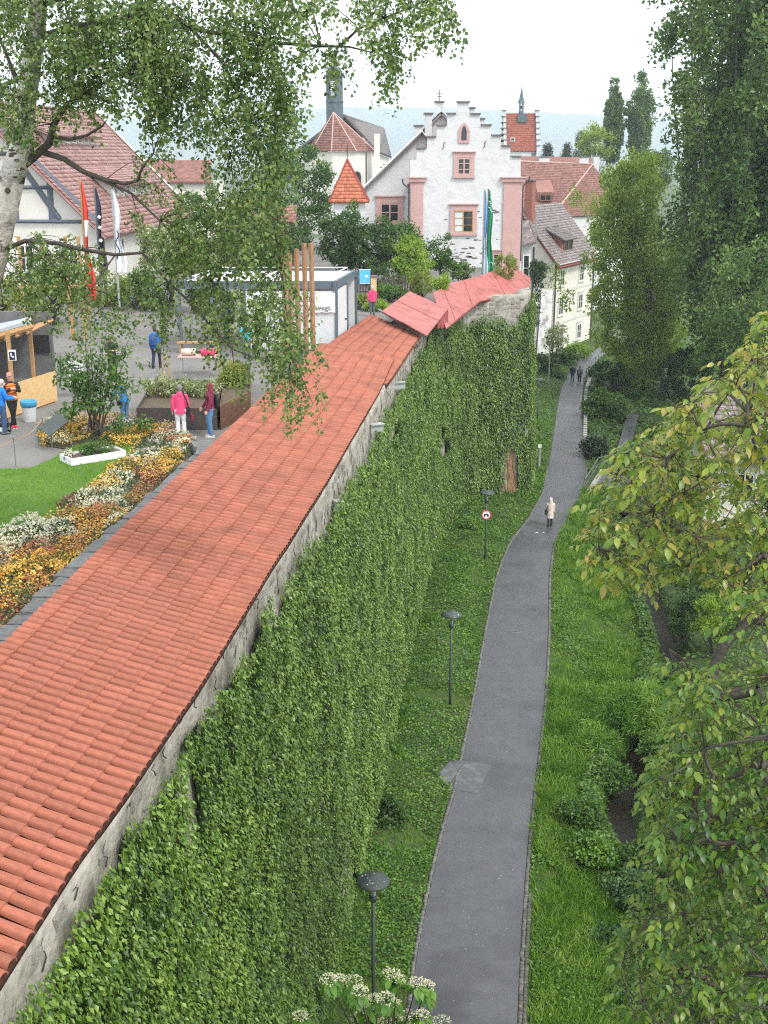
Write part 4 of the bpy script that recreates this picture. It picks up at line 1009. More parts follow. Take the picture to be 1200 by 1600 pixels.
part('barge_board', 'plaster_grey', th_, lambda mb: mb.tube([t3(TL + .55, -.6, TE - .55), t3(TL + .55, 8, TE + 8.1)], (.1, .35), 4))
def shed_dormer(a0, a1, d, h, up):
    zb = TE + d
    part('dormer', 'plaster_grey', th_, lambda mb: mb.hexa([t3(a0, d, zb - .2), t3(a1, d, zb - .2), t3(a1, d + h + .3, zb + h), t3(a0, d + h + .3, zb + h)], [t3(a0, d, zb + h), t3(a1, d, zb + h), t3(a1, d + h + up, zb + h + up * .75), t3(a0, d + h + up, zb + h + up * .75)]))
    roof(th_, 'dormer_roof', 'roof_red', t3(a0 - .5, d - .55, zb + h - .2), t3(a1 + .5, d - .55, zb + h - .2), t3(a0 - .9, d + h + up + .4, zb + h + up * .95), t3(a1 + .9, d + h + up + .4, zb + h + up * .95), .36, .24, .12)
    n_ = int((a1 - a0) / 1.25)
    for k in range(n_): window(th_, t3(a0 + (k + .5) * (a1 - a0) / n_, d, zb + h * .52), (*td, 0), (*tn, 0), .85, h * .72, 'frame_white', 'glass', .08, 1, 0, sill=False)
shed_dormer(.33 * TL, .75 * TL, 1.6, 1.05, 1.6); shed_dormer(.25 * TL, .65 * TL, 5.2, .8, .9)
for a in np.array((.17, .4, .66, .87)) * TL: window(th_, t3(a, 0, TE - 1.9), (*td, 0), (*tn, 0), 1.2, 1.9, 'frame_white', 'glass', .09, 1, 1)
for d in (2.2, 5.2, 8.2): window(th_, t3(0, d, TE - 2), (*(-tn), 0), (*(-td), 0), 1.2, 1.7, 'frame_white', 'glass', .09, 1, 1)
part('downpipe', 'pipe', th_, lambda mb: mb.tube([t3(-.1, -.15, TE - .3), t3(-.1, -.15, GZ)], .08, 6))
fr_ = thing('far_red_roof_house', 'distant house with low red roof right of the half-timbered one', 'house', D(255, 290, K * 92))
f0, f1 = np.array(D(215, 284, K * 90)), np.array(D(330, 284, K * 90)); roof(fr_, 'roof', 'roof_brown', f0, f1, np.array(D(215, 250, K * 96)), np.array(D(330, 250, K * 96)), .45, .4); part('wall', 'plaster_cream', fr_, lambda mb: mb.b2(f0[0], f1[0], f0[1] + .5, f0[1] + 12, GZ - 13, f0[2] - .1))
gb = thing('red_gabled_hut', 'low reddish hut half hidden among garden trees', 'hut', D(428, 345, K * 58))
c = np.array(D(428, 345, K * 58)); part('wall', 'brick_red', gb, lambda mb: mb.b2(c[0] - 1.4, c[0] + 1.4, c[1], c[1] + 3, GZ, c[2])); roof(gb, 'roof', 'roof_brown', c + [-1.7, -.3, -.1], c + [1.7, -.3, -.1], c + [-1.7, 1.6, 1.1], c + [1.7, 1.6, 1.1])
# --- house on the right bank
rb = thing('grey_roof_cottage', 'cottage with mottled grey-brown roof behind the walnut branches', 'house', M(22, 47, 0))
m4 = lambda x, y, z=4.4: Vector(M(x, y, z)); dz0 = lambda v, z: Vector((v.x, v.y, z)); A4, B4_ = m4(18.8, 42.5), m4(29, 40.5); C4, E4 = B4_ + Vector((1.5, 9, 0)), A4 + Vector((1.5, 9, 0))
part('wall', 'plaster_cream', rb, lambda mb: mb.hexa([dz0(p, -1) for p in (A4, B4_, C4, E4)], [A4, B4_, C4, E4]))
R4a, R4b = (A4 + E4) / 2 + Vector((-.6, 0, 3.2)), (B4_ + C4) / 2 + Vector((.6, 0, 3.2)); o4 = Vector((-.7, -.7, -.3)); o5 = Vector((.5, .7, -.3))
roof(rb, 'roof', 'roof_grey', A4 + o4, B4_ + Vector((.7, -.7, -.3)), R4a, R4b, .4, .28); roof(rb, 'roof', 'roof_grey', C4 + o5, E4 + Vector((-.5, .7, -.3)), R4b, R4a, .4, .28)
part('gable', 'plaster_cream', rb, lambda mb: mb.prism([A4 + Vector((.02, .1, 0)), E4 + Vector((.02, -.1, 0)), (A4 + E4) / 2 + Vector((.02, 0, 2.95))], (.3, 0, 0)))
u4 = (B4_ - A4).normalized(); n4 = Vector((u4.y, -u4.x, 0))
for f in (.2, .55): window(rb, A4.lerp(B4_, f) + Vector((0, 0, -1.8)), u4, n4, 1.1, 1.3)

# ------------------------------------------------------------------ garden on the terrace
def poly_pts(poly, n):
    "n random points inside a 2-D polygon"
    P = np.array(poly); lo, hi = P.min(0), P.max(0); out = []
    while sum(map(len, out)) < n:
        q = lo + (hi - lo) * rng.random((n * 2, 2)); ins = np.zeros(len(q), bool); j = len(P) - 1
        for i in range(len(P)):
            c = ((P[i, 1] > q[:, 1]) != (P[j, 1] > q[:, 1])) & (q[:, 0] < (P[j, 0] - P[i, 0]) * (q[:, 1] - P[i, 1]) / (P[j, 1] - P[i, 1] + 1e-12) + P[i, 0])
            ins ^= c; j = i
        out.append(q[ins])
    return np.concatenate(out)[:n]
def flat(name, poly, z, m, label, th=0.0):
    o = MB().use(m).add([(x, y, z) for x, y in poly], [tuple(range(len(poly)))]).build(name)
    return tag(o, label, kind='structure')
G = lambda *pts: [U(px, py, GZ)[:2] for px, py in pts]
lawn_poly = G((-260, 748), (-60, 738), (50, 731), (85, 716), (105, 700), (150, 690), (205, 692), (212, 705), (185, 738), (140, 770), (95, 805), (40, 835), (-20, 868), (-260, 985))
flat('lawn', lawn_poly, GZ + .012, 'lawn_soil', 'bright green lawn beside the flower bed')
q = poly_pts(lawn_poly, 30000)
blades('lawn_grass', 'short bright lawn grass', q[:, 0], q[:, 1], 'lawn_grass', .06, .016, .5, zoff=GZ + .01)
bed_poly = G((-120, 935), (-20, 868), (40, 835), (95, 805), (140, 770), (185, 738), (212, 705), (205, 692), (150, 690), (100, 702), (62, 696), (58, 676), (90, 658), (180, 655), (262, 664), (300, 690), (304, 706), (285, 730), (232, 780), (150, 858), (80, 930), (10, 990), (-60, 1050))
flat('flower_bed', bed_poly, GZ + .03, 'soil', 'dark soil of the flower bed')
q = poly_pts(bed_poly, 6000); flatleaves('bed_greenery', 'low green leaves in the flower bed', q[:, 0], q[:, 1], 'fl_green', .055, .12, z=GZ + .03)
for fm, sd_, lb, th_f in (('fl_white', 101, 'white and pale yellow blossoms filling the flower bed', .55), ('fl_orange', 102, 'orange and yellow blossoms filling the flower bed', .56), ('fl_rust', 103, 'rust coloured blossoms filling the flower bed', .66)):
    q = poly_pts(bed_poly, 16000); k = vnoise(q[:, 0] * 1.3, q[:, 1] * .8, sd_) > th_f; q = q[k]; n = len(q)
    hgt = .10 + .22 * vnoise(q[:, 0] * 2.2, q[:, 1] * 1.6, sd_ + 9); P = np.c_[q, GZ + .05 + hgt * rng.uniform(.6, 1.05, n)]
    tag(npmesh('bed_flowers', *leaf4(P, rdir(n), np.c_[rng.normal(size=(n, 2)) * .4, np.ones(n)], rng.uniform(.035, .065, n), .045, .1), fm), lb, kind='stuff')
q = poly_pts(bed_poly, 16000); flatleaves('bed_foliage', 'green foliage between the flowers', q[:, 0], q[:, 1], 'fl_green', .06, .22, z=GZ + .04)
# slate edging slabs
ed = thing('stone_edging', 'dark slate slabs edging the flower bed along the tiled roof', 'edging', (-5.5, 18, GZ))
sl = MT([(-7.6, 7.2), (-6.95, 9.6), (-6.42, 11.6), (-6.05, 13.6), (-5.66, 15.8), (-5.18, 18.2), (-4.82, 20.2), (-4.95, 21.0), (-5.3, 21.35)], GZ + .3) - [.14, 0]
ds = np.concatenate([[0], np.cumsum(np.linalg.norm(np.diff(sl, axis=0), axis=1))]); q = 0.
while q < ds[-1] - .3:
    ln = random.uniform(.45, 1.0)
    for lay in range(2):
        a = Vector((np.interp(q, ds, sl[:, 0]), np.interp(q, ds, sl[:, 1]), 0)); b = Vector((np.interp(q + ln - .03, ds, sl[:, 0]), np.interp(q + ln - .03, ds, sl[:, 1]), 0))
        t = (b - a).normalized(); nn = Vector((t.y, -t.x, 0)); z = GZ + .10 + .13 * lay - .02 * random.random(); w = random.uniform(.42, .72)
        r = lambda: random.uniform(-.08, .08)
        lo = [a - nn * w * .5 + t * r(), b - nn * w * .5 + t * r(), b + nn * (w * .5 + r()), a + nn * (w * .5 + r())]
        lo = [Vector((p.x, p.y, z)) for p in lo]; hi = [p + Vector((0, 0, .10 + random.uniform(0, .03))) + (Vector((a.x + b.x, a.y + b.y, 0)) / 2 - Vector((p.x, p.y, 0))) * .04 for p in lo]
        MB().use('slate').hexa(lo, hi).build('slab', ed)
    q += ln
# flower clumps
def clump(px, py, r, fm, label, n=900, h=.32, fs=.035, dens=1.):
    c = np.array(U(px, py, GZ)); c[2] = GZ + .02
    t = thing('flower_clump', label, 'flowers', tuple(c))
    r *= 1.12; h = r * .55; rr = np.array([r, r * 1.6, h]); nl = int(n * 1.3)
    d = rdir(nl); d[:, 2] = np.abs(d[:, 2]); P = c + d * rr * rng.uniform(.5, .95, nl)[:, None]
    npmesh('foliage', *leaf4(P, d + rng.normal(size=(nl, 3)) * .5, d + rng.normal(size=(nl, 3)) * .5, rng.uniform(.05, .09, nl), .025), 'fl_green', t)
    d = rdir(n); d[:, 2] = np.abs(d[:, 2]) ** .8; d = unit(d); wob = 1 + .42 * (vnoise(d[:, 0] * 3 + px, d[:, 1] * 3 + py, 91)[:, None] - .55) * 2
    P = c + d * rr * wob * rng.uniform(.9, 1.05, n)[:, None]
    s = rng.uniform(.7, 1.3, n) * fs
    A = leaf4(P, rdir(n), d + rng.normal(size=(n, 3)) * .3, s * 1.6, s * 1.5, .1)
    npmesh('blossom', *A, fm, t)
for a in [(48, 905, .62, 'fl_orange', 'large orange flower clump nearest the front corner of the bed', 1500), (98, 885, .42, 'fl_orange', 'orange flower clump beside the slate edging near the front', 800), (15, 950, .55, 'fl_green', 'dark green flowerless clump at the front left corner of the bed', 300),
          (40, 845, .60, 'fl_white', 'white and pale yellow flower clump at the lawn edge, front of bed', 1500), (92, 838, .52, 'fl_white', 'white flower clump behind the large orange one', 1200), (135, 822, .42, 'fl_rust', 'rust and peach flower clump in the middle of the bed', 900),
          (120, 790, .40, 'fl_maroon', 'dark maroon flower clump at the lawn edge', 500), (160, 787, .55, 'fl_white', 'white daisy-like clump in the middle of the bed', 1300), (209, 783, .26, 'fl_orange', 'small deep orange clump beside the slate slabs', 500),
          (180, 757, .45, 'fl_white', 'pale clump between maroon flowers and lawn', 700), (233, 748, .42, 'fl_maroon', 'maroon leaved clump in the far half of the bed', 600), (197, 735, .42, 'fl_orange', 'loose orange clump at the lawn edge', 600), (228, 722, .48, 'fl_white', 'pale pink and white clump in the far half of the bed', 900),
          (262, 716, .42, 'fl_orange', 'yellow orange clump near the far end of the slate edging', 700), (284, 697, .42, 'fl_white', 'white flower clump at the far tip of the bed', 800), (188, 690, .5, 'fl_orange', 'orange row behind the white tub', 700), (236, 678, .5, 'fl_orange', 'orange flowers at the back edge of the bed', 700),
          (272, 680, .35, 'fl_rust', 'red and rust flowers at the back corner of the bed', 500), (92, 684, .55, 'fl_orange', 'orange clump under the slanting info panel', 900), (130, 676, .4, 'fl_orange', 'orange clump at the foot of the many-stemmed shrub', 500), (160, 700, .35, 'fl_green', 'green herb clump behind the white tub', 400), (255, 735, .3, 'fl_orange', 'bright orange patch beside the far slate slabs', 400)]:
    clump(*a)
# white enamel tub with herbs
c = U(146, 718, GZ); tb = thing('enamel_tub', 'long white enamel tub planted with herbs on the lawn', 'planter', c, math.radians(38))
def tub(mb):
    for (x0, x1, y0, y1) in ((-.85, .85, -.40, -.33), (-.85, .85, .33, .40), (-.85, -.78, -.33, .33), (.78, .85, -.33, .33)): mb.b2(x0, x1, y0, y1, .02, .22)
    mb.b2(-.78, .78, -.33, .33, .02, .05)
part('rim', 'enamel', tb, tub, True); part('soil', 'soil', tb, lambda mb: mb.b2(-.775, .775, -.325, .325, .055, .17), True)
hb = bush('herb_plant', 'low green herbs growing in the white tub', (c[0], c[1], GZ + .17), [((c[0] + .1, c[1] + .05, GZ + .32), (.55, .35, .16), 1)], 1500, .07, .03, 'mid_leaf', .12, 30, 'herbs')
hb2 = bush('herb_plant', 'grey tuft of herbs at the left end of the tub', (c[0] - .6, c[1] - .35, GZ + .17), [((c[0] - .6, c[1] - .35, GZ + .3), (.16, .16, .1), 1)], 350, .06, .02, 'fl_white', .06, 12, 'herbs')
# slanted info panel
c = U(88, 703, GZ); ip = thing('info_panel', 'dark slanted information panel on thin legs in the flower bed', 'sign', c)
def pan(mb): mb.box((0, 0, .78), (.72, .62, .03), M=Matrix.Rotation(math.radians(30), 3, 'Z') @ Matrix.Rotation(math.radians(-34), 3, 'Y') @ Matrix.Rotation(.35, 3, 'X'))
part('panel', 'lamp_green', ip, pan, True); part('leg', 'gutter', ip, lambda mb: mb.tube([(-.12, 0, 0), (-.12, 0, .7)], .018, 6), True); part('leg', 'gutter', ip, lambda mb: mb.tube([(.5, .1, 0), (.2, .05, .85)], .018, 6), True)
# rope barrier posts
for px, py, h, lb in ((25, 729, .82, 'thin rope post at the edge of the lawn'), (69, 692, .75, 'thin rope post with ring beside the info panel')):
    c = U(px, py, GZ); t = thing('rope_post', lb, 'post', c, 0, None)
    part('post', 'gutter', t, lambda mb: mb.tube([(0, 0, 0), (0, 0, h)], .014, 6), True); part('eye', 'gutter', t, lambda mb: mb.lathe((0, 0, h), [(.03, 0), (.04, .03), (.02, .06)], 8), True)
pts = [Vector(U(-30, 735, GZ)) + Vector((0, 0, .8)), Vector(U(25, 729, GZ)) + Vector((0, 0, .8)), Vector(U(69, 692, GZ)) + Vector((0, 0, .75))]
def rope(mb):
    for a, b in zip(pts, pts[1:]): mb.tube([a.lerp(b, k / 6) - Vector((0, 0, .16 * 4 * k / 6 * (1 - k / 6))) for k in range(7)], .01, 4)
tag(part('rope', 'wood', None, rope), 'slack rope hung between the thin posts by the lawn', 'rope')
# corten planters
def planter(name, label, quad, h, m, blobs, lm, lab2):
    t = thing(name, label, 'planter', (*np.mean(np.array(quad), 0), GZ)); Q = [Vector((*p, GZ)) for p in quad]; cen = sum(Q, Vector()) / 4
    inn = [p.lerp(cen, .03) for p in Q]
    for k in range(4):
        a, b = Q[k], Q[(k + 1) % 4]; ia, ib = inn[k], inn[(k + 1) % 4]; u = Vector((0, 0, h))
        MB().use(m).hexa([a, b, ib, ia], [a + u, b + u, ib + u, ia + u]).build('side_panel', t)
    MB().use('soil').add([p + Vector((0, 0, h - .1)) for p in inn], [(0, 1, 2, 3)]).build('soil', t)
    bush('planter_plants', lab2, (cen.x, cen.y, GZ + h - .1), blobs(cen), 4200, .09, .05, lm, .22, 60, 'plants')
Q1 = G((215, 672), (340, 672), (350, 628), (245, 620)); planter('steel_planter', 'dark weathered steel raised bed behind the two standing women', Q1, .72, 'corten_dark', lambda c: [((c.x - .5, c.y, GZ + .95), (1.1, .55, .3), 1), ((c.x + .7, c.y, GZ + .9), (.6, .5, .25), .5)], 'pale_bloom', 'pale flowering plants in the dark raised bed')
Q2 = G((345, 672), (392, 648), (392, 600), (352, 618)); planter('steel_planter', 'rusty brown steel raised bed next to the tiled roof', Q2, .8, 'corten', lambda c: [((c.x - .1, c.y, GZ + 1.05), (.5, .7, .4), 1)], 'yellow_leaf', 'yellow-green leafy plants in the rusty raised bed')
for px, py, dx, lb in ((261, 650, -.1, 'thin leaning stake in the dark raised bed'), (275, 645, -.25, 'second leaning stake in the dark raised bed'), (345, 628, 0, 'straight stake in the rusty raised bed')):
    c = Vector(U(px, py, GZ)); tag(part('plant_stake', 'wood', None, lambda mb: mb.tube([c, c + Vector((dx, .1, 2.1))], .018, 5)), lb, 'stake')
# many-stemmed shrub in the flower bed
c = Vector(U(150, 682, GZ)); ms = thing('multi_stem_shrub', 'loose many-stemmed shrub with fresh green leaves in the flower bed', 'shrub', c)
tips = []
for k in range(13):
    a = k * 2.4; px = 150 + 75 * math.cos(a) * random.uniform(.3, 1); top = Vector(D(px, random.uniform(500, 610), c.y + random.uniform(-.7, .7)))
    b = c + Vector((random.uniform(-.25, .25), random.uniform(-.2, .2), 0)); mid = b.lerp(top, .45) + Vector((0, 0, .45)); pl = bez(b, mid, top, 6)
    part('stem', 'bark_dark', ms, lambda mb: mb.tube(pl, [.03, .028, .024, .02, .015, .01, .006], 5)); tips += [np.array(p) for p in pl[3:]]
C_ = np.concatenate([np.array(tips) + rng.normal(size=(len(tips), 3)) * .12, np.array(tips) + rng.normal(size=(len(tips), 3)) * [.35, .35, .25]])
foliage('foliage', 'mid_leaf', C_, .26, 2600, .13, .075, ms, .4, .8)
foliage('foliage', 'mid_leaf', np.array([D(px, py, c.y + d) for px, py, d in ((95, 650, .2), (110, 640, -.3), (190, 665, -.5), (225, 660, -.3), (125, 625, .3), (205, 600, .2))]), .3, 700, .13, .07, ms, .5, .8)

# ------------------------------------------------------------------ sheds, kiosk, poles, flags
FR = Vector(M(-2.05, 32.6, GZ)); SY = FR.y; BR, FL, BL = Vector((FR.x + .75, SY + 5.2, GZ)), Vector((FR.x - 7.0, SY, GZ)), Vector((FR.x - 6.3, SY + 5.2, GZ)); SH = 2.75; MX = FR.x - 4.1
sh = thing('garden_pavilion', 'flat-roofed white panel pavilion with blue-grey frame and open left bay', 'pavilion', (FR.x - 3, SY + 2, GZ))
uz = lambda v, z: Vector((v.x, v.y, GZ + z))
def pf(x): return Vector((x, SY, GZ))
FM, BM = pf(MX), Vector((MX + .75, SY + 5.2, GZ))
def pnl(a, b, z0, z1, th=.06):
    n = (b - a).cross(Vector((0, 0, 1))).normalized() * th; return [uz(a, z0), uz(b, z0), uz(b - n, z0), uz(a - n, z0)], [uz(a, z1), uz(b, z1), uz(b - n, z1), uz(a - n, z1)]
n_p = 4
for k in range(n_p):
    a, b = FM.lerp(FR, k / n_p + .004), FM.lerp(FR, (k + 1) / n_p - .004); MB().use('shed_panel').hexa(*pnl(a, b, .05, SH - .1)).build('wall_panel', sh)
dr = MB().use('shed_panel').hexa(*pnl(FR.lerp(BR, .03), FR.lerp(BR, .5), .05, SH - .1)).build('wall_panel', sh)
part('door_knob', 'black', dr, lambda mb: mb.ball(FR.lerp(BR, .4) + Vector((.05, -.03, 1.15)), .05, 8, 5))
MB().use('shed_panel').hexa(*pnl(BR, BM, .05, SH - .1)).build('wall_panel', sh); MB().use('shed_panel').hexa(*pnl(BM, FM, .05, SH - .1)).build('wall_panel', sh)
for p in (FR, FL, BL, BR, FM, FR.lerp(BR, .52), FL.lerp(FM, .5), BL.lerp(BM, .5)): part('post', 'shed_frame', sh, lambda mb: mb.box(uz(p, SH / 2), (.13, .13, SH)))
def fascia(mb):
    o = .12
    for a, b in ((FL, FR), (FR, BR), (BR, BL), (BL, FL)):
        mb.hexa(*pnl(a + (a - b).normalized() * .1, b + (b - a).normalized() * .1, SH, SH + .34, .14))
part('fascia', 'shed_frame', sh, fascia)
part('roof_sheet', 'shed_roof', sh, lambda mb: mb.hexa([uz(p, SH + .1) for p in (FL + Vector((.2, .2, 0)), FR + Vector((-.2, .2, 0)), BR + Vector((-.2, -.2, 0)), BL + Vector((.2, -.2, 0)))], [uz(p, SH + .3) for p in (FL + Vector((.2, .2, 0)), FR + Vector((-.2, .2, 0)), BR + Vector((-.2, -.2, 0)), BL + Vector((.2, -.2, 0)))]))
def rails(mb):
    P = [FL + Vector((.5, .5, 0)), FR + Vector((-.4, .5, 0)), BR + Vector((-.4, -.4, 0)), BL + Vector((.5, -.4, 0))]
    for a, b in zip(P, P[1:] + P[:1]): mb.tube([uz(a, SH + .5), uz(b, SH + .5)], .025, 5)
    for k in range(12): p = P[0].lerp(P[1], k / 11); mb.tube([uz(p, SH + .3), uz(p, SH + .5)], .02, 4)
part('roof_rail', 'frame_white', sh, rails)
bn = MB().use('banner')
N_ = 24; vs = []
for j in (0, 1):
    for k in range(N_ + 1): vs.append((MX + .45 + (FR.x - MX - .5) * k / N_, SY - .10 + .02 * math.sin(k * 1.7 + j * 2), GZ + 1.72 + .86 * j + .012 * math.sin(k * 2.3)))
bn.add(vs, [(k, k + 1, k + N_ + 2, k + N_ + 1) for k in range(N_)])
bno = bn.build('banner'); tag(bno, 'white cloth banner with brown script and grey lettering on the pavilion', 'banner')
def text(s, x, z, size, m, parent, shear=0., y=None, rot=(math.pi / 2, 0, 0), name='lettering'):
    cu = bpy.data.curves.new(name, 'FONT'); cu.body = s; cu.size = size; cu.shear = shear; cu.extrude = .002; cu.resolution_u = 2
    tmp = bpy.data.objects.new('tmp', cu); COL.objects.link(tmp); dg = bpy.context.evaluated_depsgraph_get(); dg.update()
    me = bpy.data.meshes.new_from_object(tmp.evaluated_get(dg)); bpy.data.objects.remove(tmp)
    me.materials.clear(); me.materials.append(MATS[m])
    o = link(name, me, parent); o.location = Vector((x, SY - .135 if y is None else y, z)) - (wloc(parent) if parent else Vector()); o.rotation_euler = rot
    return o
text('elfen', MX + .75, GZ + 2.18, .5, 'ink_brown', bno, .35); text('entdeckt –', MX + 2.05, GZ + 2.2, .30, 'ink_grey', bno)
text('HERZ', MX + 1.8, GZ + 1.83, .34, 'ink_grey', bno); text('bewegt.', MX + 2.85, GZ + 1.83, .34, 'ink_grey', bno)
for k, (px, py) in enumerate(((444, 400), (452, 396), (463, 389), (475, 380), (486, 380))):
    tp_ = Vector(D(px, py, K * (31.2 - .35 * k))); tag(part('timber_pole', 'wood_post', None, lambda mb: mb.tube([(tp_.x + .02, tp_.y, GZ), tp_], .105, 4)), ['leftmost', 'second', 'middle', 'fourth', 'rightmost'][k] + ' of the five tall square timber poles beside the pavilion', 'pole', 'timber poles beside the pavilion')
# flags hanging from poles
def flag(name, label, px, ytop, Y, pole_m, bands, pole_h, side=.1, w=.42, z0=None):
    Y *= K; a = Vector(D(px, ytop, Y)); t = thing('flagpole', label, 'flag', (a.x, a.y, GZ))
    part('pole', pole_m, t, lambda mb: mb.tube([(a.x, a.y, GZ), (a.x, a.y, a.z)], .06, 7))
    for m, f0, f1 in bands:
        mb = MB().use(m); H = pole_h; n = 9; vs = []
        for j in range(n + 1):
            f = f0 + (f1 - f0) * j / n; ww = .06 + w * min(1, f * 2.2 + .05)
            for k in range(6):
                u = k / 5; vs.append((a.x + side + ww * u * (.7 + .3 * math.sin(f * 9)), a.y - .12 + .10 * math.sin(u * 8 + f * 5) * min(1, f * 3 + .2), a.z - .1 - H * f))
        fs = [(j * 6 + k, j * 6 + k + 1, (j + 1) * 6 + k + 1, (j + 1) * 6 + k) for j in range(n) for k in range(5)]
        mb.add(vs, fs); mb.build('cloth', t)
    return t
flag('f', 'limp red and white flag, leftmost in front of the half-timbered house', 125, 281, 38, 'wood', [('flag_red', 0, .32), ('flag_white', .32, .46), ('flag_red', .46, 1)], 5.8, .06, .36)
f2 = flag('f', 'limp dark navy flag with white marks, middle of the three by the timbered house', 147.5, 290, 39, 'gutter', [('flag_navy', 0, 1)], 4.4, .06, .34)
def marks(mb):
    a = Vector(D(147.5, 290, K * 39))
    for f in (.33, .45, .6, .72, .85): mb.box((a.x + .2, a.y - .28, a.z - .1 - 4.4 * f), (.16, .02, .14), M=Matrix.Rotation(.5, 3, 'Y'))
part('emblem', 'flag_white', f2, marks)['kind'] = 'stuff'
f3 = flag('f', 'limp white flag with dark wavy stripe, rightmost by the timbered house', 175, 296, 40, 'steel', [('flag_white', 0, 1)], 4.2, .05, .5)
a = Vector(D(175, 296, K * 40)); part('wave_emblem', 'flag_navy', f3, lambda mb: mb.tube([(a.x + .17 + .09 * math.sin(k * 1.1), a.y - .28, a.z - 2.1 - k * .15) for k in range(11)], (.03, .01), 4))
f4 = flag('f', 'limp blue and white striped flag in front of the stepped gable', 757, 296, 50, 'steel', [('flag_blue', 0, .5), ('flag_pale', .5, 1)], 6.0, .05, .25)
f5 = flag('f', 'limp green flag with white ornament in front of the stepped gable', 763.5, 295, 50.3, 'gutter', [('flag_green', 0, 1)], 6.0, .05, .38)
a = Vector(D(763.5, 295, K * 50.3)); part('emblem', 'flag_white', f5, lambda mb: ([mb.box((a.x + .15 + .1 * math.sin(k * 2.1), a.y - .26, a.z - .55 - k * .13), (.12, .02, .05), M=Matrix.Rotation(k * 1.3, 3, 'Y')) for k in range(8)], mb.tube([(a.x + .25 + .14 * math.cos(t), a.y - .27, a.z - 5.0 + .25 * math.sin(t)) for t in np.arange(0, 4.5, .5)], .012, 4)))['kind'] = 'stuff'
# blue board
c = Vector(D(570, 432, K * 44)); bb = thing('blue_board', 'light blue information board on posts behind the pavilion', 'sign', (c.x, c.y, GZ))
part('panel', 'blue_board', bb, lambda mb: mb.box((c.x, c.y, c.z), (.62, .05, .75))); part('frame', 'flag_pale', bb, lambda mb: [mb.b2(c.x - .36, c.x + .36, c.y - .03, c.y + .03, c.z + s * .40 - .02, c.z + s * .40 + .02) for s in (-1, 1)])
for s in (-1, 1): part('post', 'shed_frame', bb, lambda mb: mb.b2(c.x + s * .34 - .03, c.x + s * .34 + .03, c.y - .03, c.y + .03, GZ, c.z + .38))
part('caption', 'flag_white', bb, lambda mb: mb.b2(c.x + .02, c.x + .2, c.y - .032, c.y - .027, c.z - .05, c.z + .08))
c = Vector(D(584, 470, K * 41.5)); st_ = thing('stone_pillar', 'square sandstone pillar among plants behind the roof', 'pillar', (c.x, K * 41.5, GZ)); part('shaft', 'osb', st_, lambda mb: mb.box((c.x, K * 41.5, GZ + .95), (.32, .32, 1.9))); part('cap', 'coping', st_, lambda mb: mb.box((c.x, K * 41.5, GZ + 1.94), (.42, .42, .08)))
# picket fence far behind
pk = thing('picket_fence', 'dark picket fence behind the pavilion', 'fence', (-1, K * 45, GZ))
for k in range(34):
    x_ = -3.2 + k * .16; MB().use('bark_dark').box((x_, K * 45, GZ + .7), (.08, .03, 1.4 + .06 * math.sin(k))).build('picket', pk)
part('rail', 'bark_dark', pk, lambda mb: (mb.b2(-3.3, 2.2, K * 45 + .02, K * 45 + .07, GZ + .4, GZ + .48), mb.b2(-3.3, 2.2, K * 45 + .02, K * 45 + .07, GZ + 1.05, GZ + 1.13)))
# tables in front of the pavilion
c = Vector(U(310, 585, GZ)); tb_ = thing('folding_table', 'light folding table with rolled cushions in front of the open bay', 'table', c)
part('tabletop', 'coral' if 'coral' in MATS else 'ridge_pale', tb_, lambda mb: mb.box((0, 0, .74), (1.5, .7, .04)), True)
for sx in (-.65, .65): part('leg', 'steel', tb_, lambda mb: (mb.tube([(sx, -.3, 0), (sx, -.25, .72)], .018, 5), mb.tube([(sx, .3, 0), (sx, .25, .72)], .018, 5), mb.tube([(sx, -.28, .3), (sx, .28, .3)], .012, 5)), True)
for (dx, m, lb) in ((-.35, 'c_cream', 'cream rolled cushion on the folding table'), (.42, 'c_pink', 'pink cushion at the right end of the folding table')):
    cu = MB().use(m).tube([c + Vector((dx - .3, 0, .9)), c + Vector((dx - .27, 0, .9)), c + Vector((dx + .27, 0, .92)), c + Vector((dx + .3, 0, .92))], [.06, .14, .14, .06], 10).build('cushion', smooth=True); tag(cu, lb, 'cushion')
c = Vector(U(335, 556, GZ)); bt = thing('bench', 'low wooden bench inside the open pavilion bay', 'bench', (c.x - .8, SY - .6, GZ)); part('seat', 'wood', bt, lambda mb: mb.box((0, 0, .46), (1.9, .36, .06)), True); [part('leg', 'wood', bt, lambda mb: mb.box((s * .8, 0, .215), (.08, .3, .43)), True) for s in (-1, 1)]
# kiosk at the left edge
kk = thing('wooden_kiosk', 'wooden kiosk with grey felt roof and chipboard counter at the left edge', 'kiosk', M(-13, 25.5, GZ))
r0, r1 = Vector(D(-140, 560, K * 23.2)), Vector(D(50, 505, K * 26)); r2, r3 = Vector(D(50, 497, K * 29.5)), Vector(D(-140, 535, K * 29.5)); dz = Vector((0, 0, .12))
part('roof', 'roof_felt', kk, lambda mb: mb.hexa([r0, r1, r2, r3], [p + dz for p in (r0, r1, r2, r3)])); part('fascia', 'wood', kk, lambda mb: (mb.tube([r0 - dz, r1 - dz], (.05, .11), 4), mb.tube([r1 - dz, r2 - dz], (.05, .11), 4)))
for k in range(6): p = r0.lerp(r1, .45 + k * .1); part('rafter', 'wood', kk, lambda mb: mb.tube([p - dz * 2.4, p - dz * 2.4 + Vector((.2, 2.6, .1))], (.05, .07), 4))
for px, py in ((17, 640), (50, 612)): c = Vector(U(px, py, GZ)); part('post', 'wood', kk, lambda mb: mb.box((c.x, c.y + .4, GZ + 1.35), (.12, .12, 2.7)))
